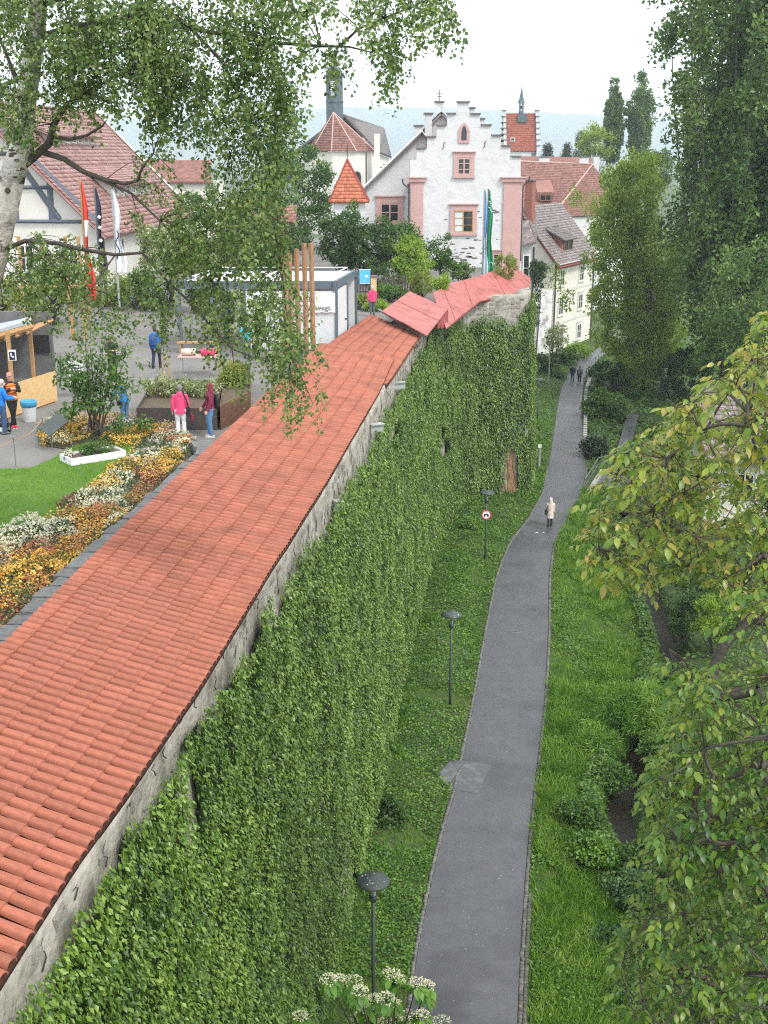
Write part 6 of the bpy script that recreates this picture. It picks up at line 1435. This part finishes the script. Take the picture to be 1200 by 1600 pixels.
for pts, a, b in [([(27, 266), (55, 244), (77, 224, -.2), (84, 195, -.3), (98, 172, -.4), (118, 153, -.5), (145, 148, -.7), (172, 160, -.9)], .11, .035), ([(84, 214, -.3), (110, 218, -.5), (135, 212, -.7), (160, 197, -.9), (166, 188, -1)], .05, .015),
                  ([(68, 238, -.1), (100, 248, -.3), (130, 268, -.6), (165, 281, -.8), (195, 287, -1), (214, 283, -1.2), (222, 262, -1.3), (240, 240, -1.5)], .075, .02), ([(150, 277, -.7), (205, 302, -1), (250, 345, -1.2), (290, 392, -1.4), (330, 440, -1.5)], .035, .012),
                  ([(-5, 395), (40, 376, -.3), (90, 380, -.6), (130, 390, -.8), (180, 398, -1), (222, 395, -1.1), (262, 440, -1.3), (300, 475, -1.5), (327, 507, -1.5), (362, 545, -1.6), (400, 560, -1.7)], .06, .012),
                  ([(55, 60), (110, 42, -.3), (200, 30, -.6), (300, 45, -1), (420, 66, -1.3), (500, 72, -1.6), (545, 73, -1.7), (582, 82, -1.8)], .075, .012), ([(530, 73, -1.65), (560, 45, -1.7), (600, 28, -1.8), (640, 12, -1.9), (700, -15, -2)], .03, .012),
                  ([(60, 10), (160, -30, -.5), (300, -40, -1), (450, -30, -1.4), (600, -40, -1.8), (720, -45, -2)], .08, .015), ([(300, 46, -1), (350, 100, -1.2), (390, 190, -1.3), (420, 300, -1.5), (440, 420, -1.5), (455, 560, -1.6)], .04, .01),
                  ([(40, 150), (20, 110, .2), (0, 60, .3), (-30, 30, .4)], .06, .02), ([(118, 153, -.5), (180, 120, -.8), (240, 110, -1), (320, 150, -1.2), (360, 240, -1.3)], .035, .01), ([(40, 376, -.3), (70, 400, -.6), (100, 430, -.8), (130, 450, -.9)], .03, .01), ([(180, 398, -1), (130, 470, -1.1), (105, 475, -1.2), (150, 490, -1.2)], .02, .008)]:
    nodes += limb(pts, a, b)
limb([(34, 160), (40, 125, -.1), (45, 100, -.2), (60, 85, -.3)], .03, .012)
nodes = np.array(nodes)
# (x0, x1, y top, y bottom, strands, min and max length in metres)
REG = [(60, 450, -70, 30, 330, .5, 1.5), (100, 450, 30, 120, 240, .4, 1.2), (130, 260, 20, 110, 90, .3, .7), (235, 445, 110, 260, 230, .5, 1.3), (-20, 60, -60, 180, 170, .4, 1.0), (0, 45, 150, 240, 34, .2, .5), (60, 140, 30, 150, 110, .3, .6), (140, 250, 110, 165, 60, .2, .4),
       (275, 445, 270, 400, 190, .5, 1.3), (200, 290, 285, 330, 22, .2, .5), (245, 330, 400, 500, 30, .4, .9), (330, 470, 400, 500, 110, .5, 1.2), (365, 478, 500, 570, 60, .4, 1.0), (415, 486, 570, 640, 26, .35, .65), (442, 486, 620, 655, 10, .2, .4),
       (22, 138, 365, 420, 110, .3, .8), (30, 160, 420, 470, 70, .3, .7), (120, 240, 450, 520, 34, .3, .7), (190, 300, 380, 470, 34, .3, .6),
       (440, 540, -50, 20, 70, .3, .7), (450, 500, 55, 85, 16, .2, .5), (505, 540, 70, 85, 14, .5, .75), (545, 600, -40, 30, 44, .3, .6), (596, 632, 40, 85, 26, .5, .95), (615, 705, -50, 20, 60, .3, .75), (680, 705, 20, 60, 12, .3, .5), (418, 452, 80, 200, 34, .5, .9), (560, 600, 60, 75, 8, .15, .35), (225, 300, 290, 420, 34, .2, .6)]
LP, LT, LN = [], [], []; tw = MB().use('twig')
for x0, x1, y0, y1, n, l0, l1 in REG:
    for k in range(int(n * (.74 if x1 - x0 > 90 else .85))):
        if k % 4 == 0:
            px0, py0 = random.uniform(x0, x1), random.uniform(y0, y1); Y0_ = K * 14 - 1.9 * min(1, max(0, px0) / 450) + random.gauss(0, .6)
            nd = nodes[np.argmin(((nodes - np.array(D(px0, py0, Y0_))) ** 2).sum(1))]; ext = random.uniform(.6, 1.2)
        px, py, Yd = px0 + random.gauss(0, 13), py0 + random.gauss(0, 13), Y0_ + random.gauss(0, .18)
        s = np.array(D(px, py, Yd)); ln_ = random.uniform(l0, l1) * ext; an = random.uniform(0, 6.28); rr = random.uniform(.08, .30) * min(1, ln_ * 1.6)
        tt = np.linspace(0, 1, 7)[:, None]
        out = 1 - (1 - tt) ** 2.2
        c = s + np.c_[math.cos(an) * rr * out, math.sin(an) * rr * out, -ln_ * tt ** 1.25 + .03 * np.sin(tt * 9 + an)]
        tw.tube(c[::2], [.004, .003, .002, .001], 3, False)
        m = int(ln_ * 32) + 6; f = np.sort(rng.random(m)); a = rng.random(m) * 6.28
        P = np.stack([np.interp(f, tt[:, 0], c[:, q]) for q in range(3)], 1)
        o = np.c_[np.cos(a), np.sin(a), rng.normal(size=m) * .3]
        LP.append(P + o * rng.uniform(.01, .09, m)[:, None]); LT.append(o * .8 + [0, 0, -.75] + rng.normal(size=(m, 3)) * .4); LN.append(o * .5 + [0, 0, .5] + rng.normal(size=(m, 3)) * .55)
        if k % 4 == 0 and np.linalg.norm(nd - s) < 2.2: tw.tube(bez(nd, Vector((nd + s) / 2) + Vector((0, 0, .12)), s, 4), [.011, .009, .007, .005, .004], 4, False)
LP, LT, LN = map(np.concatenate, (LP, LT, LN)); n = len(LP); s = rng.uniform(.055, .095, n)
o = tw.build('twig', bt); o['kind'] = 'stuff'
o = npmesh('crown', *leaf4(LP, LT, LN, s, s * .82, .16), 'birch_leaf', bt); o['kind'] = 'stuff'

# ------------------------------------------------------------------ walnut on the right
wt = thing('walnut_tree', 'walnut tree with large yellow-green compound leaves leaning in from the right', 'tree', M(10.8, 12.5, -.5))
root = Vector(M(10.8, 12.5, -.5)); fork = root + Vector((-.6, -.2, 9.0))
part('trunk', 'bark_dark', wt, lambda mb: mb.tube([root, root + Vector((-.1, 0, 4)), fork], [.42, .34, .28], 12), smooth=True)
WREG = [([(1200, 485), (1180, 530), (1135, 580), (1090, 615), (1050, 640), (1020, 655), (975, 690), (950, 735), (935, 790), (915, 830), (925, 860), (935, 885), (965, 900), (1010, 910), (1060, 880), (1100, 900), (1200, 940), (1260, 940), (1260, 470)], 960, 9.5, 13.5, 'walnut_leaf', .98),
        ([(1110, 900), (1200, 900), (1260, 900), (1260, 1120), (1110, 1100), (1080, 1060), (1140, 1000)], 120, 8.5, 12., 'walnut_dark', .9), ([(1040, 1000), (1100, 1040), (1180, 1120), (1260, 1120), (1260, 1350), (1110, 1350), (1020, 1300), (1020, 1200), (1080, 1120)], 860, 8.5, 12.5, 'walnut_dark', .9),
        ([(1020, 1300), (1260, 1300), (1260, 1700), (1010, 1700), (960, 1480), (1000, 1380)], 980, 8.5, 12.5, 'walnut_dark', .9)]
ends = []; leafsets = {'walnut_leaf': [], 'walnut_dark': []}; tws = MB().use('twig')
anch = []
for poly, n, Y0, Y1, lm, sc in WREG:
    q = poly_pts(poly, n); Yd = K * rng.uniform(Y0, Y1, n); base = np.array([D(a, b, y) for (a, b), y in zip(q, Yd)])
    A_ = base[rng.choice(n, max(6, n // 10), replace=False)]; anch.append(A_)
    for p in base:
        d = unit(np.r_[rng.normal(size=2) + [-.5, -.1], rng.normal() * .3 - .25][None])[0]; ln_ = rng.uniform(.22, .38); m = 7
        f = np.array([.35, .35, .6, .6, .85, .85, 1.]); side = np.cross(d, [0, 0, 1.]); side /= np.linalg.norm(side) + 1e-6; sg_ = np.array([1, -1, 1, -1, 1, -1, 0.])[:, None]
        P = p + d * ln_ * f[:, None] + np.c_[np.zeros((m, 2)), -.10 * f ** 2]; T = d * .45 + side * sg_ * .9 + [0, 0, -.35] + rng.normal(size=(m, 3)) * .2; T[6] = d + [0, 0, -.4]
        N = np.array([0, 0, 1.]) + side * sg_ * .1 + rng.normal(size=(m, 3)) * .28
        L_ = np.array([.11, .11, .14, .14, .16, .16, .18]) * rng.uniform(.8, 1.2) * sc; leafsets[lm].append(leaf7(P, T, N, L_, L_ * .55))
        e = A_[np.argmin(((A_ - p) ** 2).sum(1))]
        tws.tube([Vector(p), Vector(p + d * ln_ * .5 - [0, 0, .02]), Vector(p + d * ln_ - [0, 0, .1])], [.005, .004, .002], 3, False)
        if np.linalg.norm(e - p) > .05: tws.tube(bez(e, Vector((e + p) / 2) + Vector((0, 0, -.08)), p, 3), [.006, .005, .004, .003], 4, False)
tws.build('twig', wt)['kind'] = 'stuff'
AN = np.concatenate([np.array([fork[:]])] + anch); par = {0: -1}; todo = set(range(1, len(AN)))
dist = np.linalg.norm(AN - AN[0], axis=1); best = {k: (dist[k] * .9, 0) for k in todo}
while todo:
    k = min(todo, key=lambda q: best[q][0] + .35 * dist[q]); todo.remove(k); par[k] = best[k][1]
    for q in todo:
        d = np.linalg.norm(AN[q] - AN[k])
        if d < best[q][0]: best[q] = (d, k)
wgt = {k: 1 for k in par}
for k in sorted(par, key=lambda q: -dist[q]):
    p = k
    while par[p] >= 0: p = par[p]; wgt[p] += 1
for k, p in par.items():
    if p < 0: continue
    r1 = .0085 * wgt[k] ** .5; r0_ = min(.0085 * wgt[p] ** .5, r1 * 1.5); a, b_ = Vector(AN[p]), Vector(AN[k]); j = Vector(rng.normal(size=3)) * .12 * (b_ - a).length
    part('branch', 'bark_dark', wt, lambda mb: mb.tube(bez(a, (a + b_) / 2 + j + Vector((0, 0, -.06)), b_, 6), [r0_ + (r1 - r0_) * i / 6 for i in range(7)], 6), smooth=True)
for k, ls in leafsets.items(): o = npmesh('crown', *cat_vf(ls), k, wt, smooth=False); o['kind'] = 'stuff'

# ------------------------------------------------------------------ flowering dogwood below
vb = thing('flowering_dogwood', 'shrub top with creamy flat flower heads and green leaves at the bottom edge', 'shrub', (.05, K * 8.6, 0))
part('trunk', 'bark_dark', vb, lambda mb: mb.tube([(.05, K * 8.6, 0), (0, K * 8.7, 6), (.0, K * 8.7, 8.6)], [.16, .12, .06], 8), smooth=True)
HEADS = [(514, 1530, 20), (530, 1529, 14), (552, 1534, 22), (562, 1548, 18), (612, 1522, 20), (622, 1530, 16), (602, 1560, 22), (617, 1567, 14), (585, 1563, 20), (572, 1575, 18), (652, 1535, 18), (668, 1540, 16), (664, 1553, 12), (640, 1590, 24), (690, 1597, 22), (470, 1588, 18), (560, 1590, 18), (660, 1585, 16), (620, 1590, 18), (600, 1598, 16)]
fl, lf = [], []; hub = Vector((.0, K * 8.7, 8.6))
for px, py, r in HEADS:
    Yd = K * 8.7 + random.uniform(-.5, .5); c = np.array(D(px, py, Yd)); rr = r * Yd / 1850 * .9
    m = 150; a = rng.random(m) * 6.28; q = np.sqrt(rng.random(m)); P = c + np.c_[np.cos(a) * q * rr, np.sin(a) * q * rr, .05 * (1 - q ** 2) + rng.normal(size=m) * .008]
    fl.append(leaf4(P, rdir(m), np.c_[rng.normal(size=(m, 2)) * .4, np.ones(m)], .022, .02, .1))
    m = 16; a = rng.random(m) * 6.28; dd = np.c_[np.cos(a), np.sin(a), rng.uniform(-.9, -.3, m)]
    lf.append(leaf7(c + dd * .03 - [0, 0, .05], dd, np.c_[dd[:, :2] * .6, np.ones(m)], rng.uniform(.13, .21, m), .10))
    part('branch', 'twig', vb, lambda mb: mb.tube(bez(hub, hub.lerp(Vector(c), .6) + Vector((0, 0, -.2)), c, 4), [.03, .022, .015, .01, .006], 5))
npmesh('flower_head', *cat_vf(fl), 'vib_flower', vb)['kind'] = 'stuff'; npmesh('foliage', *cat_vf(lf), 'vib_leaf', vb)['kind'] = 'stuff'

# ------------------------------------------------------------------ other trees and shrubs
def poplar(name, label, base, h, spread, n, L, lm, nst, r0, Wd=.7):
    t = thing(name, label, 'tree', base); B = Vector(base); C = []
    for k in range(nst):
        a = k * 2.4; r = spread * math.sqrt((k + .3) / nst); top = B + Vector((r * math.cos(a), r * math.sin(a), h * (1.04 - .38 * (r / spread) ** 1.5) * random.uniform(.9, 1.02)))
        b = B + Vector((.2 * math.cos(a), .2 * math.sin(a), h * random.uniform(.03, .12))); mid = b.lerp(top, .4) + Vector((r * .42 * math.cos(a) + random.gauss(0, spread * .12), r * .42 * math.sin(a), -h * .04)); pl = bez(b, mid, top, 8)
        part('stem' if k else 'trunk', 'bark_poplar', t, lambda mb: mb.tube(pl, [r0 * (1 - .11 * i) * (1 if k == 0 else .5) for i in range(9)], 6), smooth=True)
        for j in range(18):
            f = .10 + .9 * (j + random.random()) / 18; i_ = min(7, int(f * 8)); p = pl[i_].lerp(pl[i_ + 1], min(1, f * 8 - i_))
            C.append(np.array(p) + rng.normal(size=3) * [spread * .11, spread * .11, .5])
    foliage('crown', lm, np.array(C), spread * (.145 if h > 30 else .2), n, L, L * Wd, t, -.15, .2, 1.6)
    return t
poplar('poplar', 'tall many-stemmed poplar filling the upper right corner', M(28.5, 62, 0), 54, 7.4, 140000, .34, 'poplar_leaf', 34, .26)
poplar('poplar', 'left one of two slim hazy poplars behind the brown roof', D(955, 265, K * 150), 17, 1.9, 22000, .42, 'poplar_leaf', 14, .16)
poplar('poplar', 'right one of two slim hazy poplars behind the brown roof', D(995, 272, K * 150), 18.5, 2.5, 26000, .42, 'poplar_leaf', 16, .16)
B0 = U(1037, 612, 0)
fb = thing('tall_birch', 'tall yellow-green birch with white trunk beside the far path', 'tree', B0)
tk = [Vector(B0), Vector(D(1036, 560, B0[1])), Vector(D(1028, 500, B0[1])), Vector(D(1022, 460, B0[1])), Vector(D(1005, 420, B0[1])), Vector(D(995, 350, B0[1])), Vector(D(985, 270, B0[1]))]
part('trunk', 'bark_birch', fb, lambda mb: mb.tube(tk, [.34, .3, .27, .24, .2, .12, .05], 10), smooth=True)
Cc = [np.array(D(px, py, B0[1] + random.uniform(-3, 3))) for px, py in [(random.gauss(1000 + 15 * (f - .5), 36 * (.35 + 1.0 * math.sin(min(1, f * 1.15) * 2.6))), 250 + 330 * f) for f in np.linspace(0, 1, 190)]]
Cc += [np.array(D(px, py, B0[1] - 1 + random.uniform(-2, 2))) for px, py in [(random.uniform(927, 1000), random.uniform(300, 560)) for _ in range(70)]] + [np.array(D(random.uniform(970, 1095), random.uniform(380, 580), B0[1] + random.uniform(-3, 2))) for _ in range(80)]
Cc = np.array(Cc)
for q in Cc[rng.choice(len(Cc), 30, replace=False)]:
    i_ = random.randint(2, 5); s0 = tk[i_]; part('limb', 'bark_dark', fb, lambda mb: mb.tube(bez(s0, s0.lerp(Vector(q), .5) + Vector((0, 0, .8)), q, 4), [.10, .08, .06, .04, .02], 5))
foliage('crown', 'birch_far', Cc, .85, 60000, .25, .17, fb, .9, .35, 1.45)
T_ = lambda *a, **k: T2(*a[:4], a[4] * K, *a[5:], **k)
T2 = lambda name, label, px, py, Y, rx, ry, rz, n, L, lm, ncl=60, rc=.6, bark='bark_dark', base=GZ, r0=.18, cat='tree', **k: tree(name, label, cat, (D(px, py, Y)[0], Y, base), max(.5, D(px, py, Y)[2] - base), [(D(px, py, Y), (rx, ry, rz), 1)], n, L, L * .62, lm, bark, r0, rc, ncl, **k)
T_('round_tree', 'dark round tree left of the church, behind the birch leaves', 455, 305, 70, 3.9, 3.5, 4.9, 16000, .26, 'mid_leaf', 90, .8, r0=.3)
T_('garden_tree', 'dense dark green tree in front of the white annexe', 575, 388, 50, 2.3, 1.8, 2.1, 11000, .17, 'dark_leaf', 60, .5)
T_('garden_tree', 'dark bushy tree right of the pavilion roof', 535, 375, 49, 1.8, 1.6, 1.9, 8000, .17, 'dark_leaf', 46, .5)
T_('garden_tree', 'dark shrub tree below the annexe window', 625, 385, 50.5, 1.7, 1.4, 1.6, 7000, .16, 'mid_leaf', 46, .45)
T_('lime_tree', 'bright yellow-green small tree against the white gable', 645, 408, 47, 1.25, 1.1, 1.8, 7000, .14, 'lime_leaf', 46, .4, r0=.1)
T_('garden_tree', 'loose small tree at the foot of the stepped gable', 688, 395, 50, 1.0, 1.0, 1.4, 3200, .15, 'mid_leaf', 30, .35, r0=.09)
T_('garden_tree', 'light small tree in front of the turret roof', 548, 330, 52.5, .55, .5, .9, 900, .16, 'mid_leaf', 14, .25, r0=.06)
T_('blossom_shrub', 'pale flowering shrub in front of the half-timbered house', 265, 388, 44, 2.0, 1.6, 1.3, 7500, .15, 'pale_bloom', 46, .45, cat='shrub')
T_('garden_tree', 'green tree between pavilion and half-timbered house', 345, 350, 55, 3.2, 2.6, 2.9, 11000, .2, 'mid_leaf', 60, .6)
T_('garden_tree', 'dark tree behind the pavilion roof', 415, 385, 52, 2.8, 2.2, 2.3, 9000, .2, 'dark_leaf', 50, .6)
T_('garden_tree', 'yellowish shrub behind the pavilion bay', 300, 415, 41, 1.6, 1.2, 1.3, 5500, .14, 'yellow_leaf', 40, .4, cat='shrub')
T_('garden_tree', 'light green shrub behind the plaza between flags and pavilion', 225, 455, 42, 1.7, 1.2, 1.2, 5500, .14, 'mid_leaf', 40, .4, cat='shrub')
T_('garden_tree', 'green shrub behind the timber pergola', 165, 450, 43, 1.5, 1.2, 1.2, 5000, .14, 'yellow_leaf', 40, .4, cat='shrub')
T_('garden_tree', 'leafy shrub seen through the open pavilion bay', 330, 470, 41, 1.6, 1.0, 1.0, 5000, .13, 'mid_leaf', 40, .4, cat='shrub')
T_('garden_tree', 'yellow-green hedge tree at the far left edge', 5, 480, 37, 2.4, 1.5, 1.4, 7000, .15, 'yellow_leaf', 50, .45)
T_('garden_tree', 'shrub behind the kiosk roof', 80, 455, 38, 1.5, 1.2, 1.3, 4500, .15, 'mid_leaf', 40, .4, cat='shrub')
for px, py, Y, r, lm, lb in ((556, 470, 42, 1.0, 'yellow_leaf', 'light green plants between pavilion and red roof'), (590, 478, 41.5, .7, 'lime_leaf', 'yellow-green plants at the ridge of the red roof'), (610, 455, 44, 1.1, 'mid_leaf', 'green plants behind the raised red roof'), (660, 440, 44.5, .9, 'yellow_leaf', 'creeper spilling over the red sheet roof'), (690, 447, 43.5, .5, 'lime_leaf', 'small creeper tip on the red sheet roof'), (790, 416, 49, .8, 'yellow_leaf', 'yellow-green weeds at the end of the red roof'), (720, 425, 49, 1.0, 'mid_leaf', 'low shrubs at the foot of the stepped gable'), (590, 430, 46, 1.3, 'dark_leaf', 'dark shrub beside the blue board')):
    Y *= K; c = D(px, py, Y); bush('garden_plant', lb, (c[0], Y, GZ), [((c[0], Y, max(GZ + .3, c[2])), (r, r * .8, max(.35, c[2] - GZ) * .75), 1)], 2400, .13, .07, lm, .22, 36, 'plants')
bush('wall_shrub', 'round shrub at the top of the rough white wall', (D(838, 428, K * 61.5)[0], K * 61.5, 0), [(D(838, 428, K * 61.5), (.95, .9, 1.3), 1), (D(838, 470, K * 61.5), (.3, .3, 2.5), .3)], 3600, .17, .1, 'dark_leaf', .35, 40)
for px, py, Y, rx, rz, n, lm, lb in ((850, 575, 73, 1.6, 2.0, 3800, 'dark_leaf', 'dark shrub at the foot of the rough white wall'), (866, 530, 76, 1.3, 1.6, 1800, 'pale_bloom', 'pale flowering shrub against the rough white wall'), (885, 557, 77, 1.7, 1.1, 3200, 'mid_leaf', 'green hedge below the cream house windows'), (905, 548, 80, 1.6, .9, 2600, 'lime_leaf', 'lighter hedge under the right windows of the cream house'), (872, 590, 72, 1.0, .8, 2200, 'mid_leaf', 'low bush beside the path before the hedge')):
    Y *= K; c = D(px, py, Y); bush('hedge_shrub', lb, (c[0], Y, 0), [((c[0], Y, c[2]), (rx, 1.2, rz), 1)], n, .2, .13, lm, .35, 40)
for px, py, Y, rx, rz, n, lm, lb in ((945, 640, 61, 2.0, 1.6, 9000, 'mid_leaf', 'large clipped evergreen bush right of the narrow path'), (955, 600, 66, 2.2, 2.0, 8000, 'dark_leaf', 'dark bush behind the railing at the narrow path'), (928, 700, 52.5, .8, .8, 3500, 'conifer', 'small dark ball-shaped bush at the path corner'), (1000, 600, 70, 2.6, 2.2, 7000, 'dark_leaf', 'dark shrub below the tall birch'), (1070, 590, 66, 3., 2.6, 8000, 'dark_leaf', 'broad dark shrub right of the birch trunk'), (1130, 560, 58, 3., 3., 8000, 'mid_leaf', 'green shrub below the tall poplar'), (1055, 680, 52, 1.6, 1.6, 4000, 'mid_leaf', 'garden shrub before the cottage'),
                                 (1000, 1060, 27.5, 1.0, .8, 0, 'grass_wild', ''), (1085, 900, 34, 1.2, 1.3, 7000, 'dark_leaf', 'dark hedge beyond the stream'), (1070, 960, 31.8, .9, 1.3, 6000, 'dark_leaf', 'dark evergreen hedge right beside the stream'), (1120, 965, 30.5, 1.25, 1.2, 9000, 'lime_leaf', 'glowing lime-green shrub beyond the stream'), (1195, 1120, 26.5, 1.0, .9, 4500, 'lime_leaf', 'second lime-green shrub at the right edge'),
                                 (1000, 1105, 26.3, 1.9, .75, 20000, 'grass_wild', 'feathery green shrub overhanging the ditch'), (925, 1150, 25.4, .9, .45, 7000, 'grass_wild', 'smaller feathery tuft left of the overhanging shrub'), (955, 1210, 23.8, .75, .4, 3000, 'mid_leaf', 'broad-leaved weeds above the dark ditch'), (990, 1400, 19.2, 1.0, .6, 6500, 'bluegreen_leaf', 'blue-green leafy bush right of the grass'), (960, 1480, 17.9, .8, .55, 6000, 'bluegreen_leaf', 'dark blue-green bush by the lower ditch'), (985, 1560, 16.7, .95, .55, 7500, 'bluegreen_leaf', 'blue-green bush at the bottom edge'), (1080, 1450, 18, 1.8, .9, 8000, 'mid_leaf', 'green thicket under the walnut branches'), (1060, 1250, 21.5, 1.3, .7, 6000, 'mid_leaf', 'green thicket along the far ditch side'), (1180, 1250, 21, 1.6, 1.2, 6000, 'dark_leaf', 'dark thicket at the right edge')):
    if not n: continue
    Y *= K; c = D(px, py, Y); g_ = float(gz(np.array([c[0]]), np.array([Y]))[0]); L_ = .10 if Y < 57 else .2
    if lm == 'grass_wild':
        t = thing('feathery_shrub', lb, 'shrub', (c[0], Y, g_)); part('stem', 'bark_dark', t, lambda mb: mb.tube([(c[0], Y, g_ - .05), (c[0], Y, c[2])], .03, 5)); foliage('foliage', lm, blob(c, (rx, 1.5, rz), 90, .3), .4, n, .24, .028, t, .1, .5); continue
    bush('shrub', lb, (c[0], Y, min(g_, c[2] - .2)), [((c[0], Y, c[2]), (rx, min(rx, 1.3), rz), 1)], n, L_, L_ * .65, lm, .28 if Y < 57 else .45, 46)
for px, py, rx, rz, n, lm, lb in ((905, 1275, .7, .35, 4200, 'mid_leaf', 'leafy weeds at the left rim of the ditch'), (925, 1335, .8, .4, 5200, 'cover', 'bright weeds below the ditch mouth'), (1035, 1180, 1.0, .5, 5200, 'mid_leaf', 'weeds right of the ditch mouth'), (1060, 1080, .8, .5, 4500, 'mid_leaf', 'weeds between feathery shrub and walnut'), (1035, 1345, 1.1, .5, 6500, 'mid_leaf', 'thicket below the dark ditch mouth'), (615, 1130, .8, .6, 4200, 'cover', 'grey-green creeper mound at the wall foot by the square slabs'), (606, 1290, .6, .7, 3600, 'dark_leaf', 'dark creeper mound at the wall foot'), (655, 985, .7, .5, 3600, 'cover', 'creeper mound at the wall foot behind the second lamp'), (735, 830, .9, .6, 3600, 'cover', 'creeper mound at the wall foot left of the round sign'), (775, 760, .9, .9, 3600, 'dark_leaf', 'dark creeper mass in the corner of the wall')):
    c = U(px, py, .15); bush('ground_plant', lb, (c[0], c[1], float(gz(np.array([c[0]]), np.array([c[1]]))[0])), [((c[0], c[1], c[2] + rz * .5), (rx, rx * .9, rz), 1)], n, .11, .07, lm, .22, 46, 'plants')
for px, py, Y, h, lb in ((855, 250, 170, 5, 'small hazy conifer left of the chimneys'), (885, 250, 170, 6, 'low hazy conifer among the far rooftops'), (907, 232, 165, 9, 'taller hazy conifer beside the far poplars')):
    Y *= K; c = D(px, py, Y); t = thing('conifer', lb, 'tree', (c[0], Y, 8)); part('trunk', 'bark_dark', t, lambda mb: mb.tube([(c[0], Y, 8), (c[0], Y, c[2] + 3)], [.3, .05], 6))
    foliage('crown', 'conifer', np.array([(c[0] + (1 - f) * h * .26 * math.cos(k * 2.4), Y + (1 - f) * h * .26 * math.sin(k * 2.4), c[2] + 3.2 - (1 - f) * h) for k, f in enumerate(np.linspace(0, 1, 46))]), .8, 2600, .5, .2, t, .5)
T_('round_tree', 'pale round tree left of the far poplars', 932, 222, 148, 3.4, 3, 3.2, 4500, .42, 'birch_far', 40, 1.1, base=0, r0=.3)
T_('round_tree', 'hazy tree between poplars and tall birch', 1020, 265, 130, 3.4, 3, 3.6, 5000, .4, 'mid_leaf', 40, 1.1, base=0, r0=.3)
T_('round_tree', 'dark tree right of the round bush below the poplar', 1180, 470, 55, 4.5, 3, 4.5, 9000, .26, 'poplar_leaf', 60, 1., base=0, r0=.3)

# ------------------------------------------------------------------ haze
m = bpy.data.materials.new('haze'); m.use_nodes = True; nt = m.node_tree
for n_ in list(nt.nodes):
    if n_.type != 'OUTPUT_MATERIAL': nt.nodes.remove(n_)
pv = nt.nodes.new('ShaderNodeVolumePrincipled'); pv.inputs['Color'].default_value = (.80, .90, 1, 1); pv.inputs['Density'].default_value = .00030; pv.inputs['Anisotropy'].default_value = .2
nt.links.new(pv.outputs[0], nt.nodes['Material Output'].inputs['Volume']); MATS['haze'] = m
hz = MB().use('haze').b2(-5300, 5300, -220, 7500, -4.5, 282).build('haze'); tag(hz, 'pale blue summer haze over the town and hills', kind='stuff')
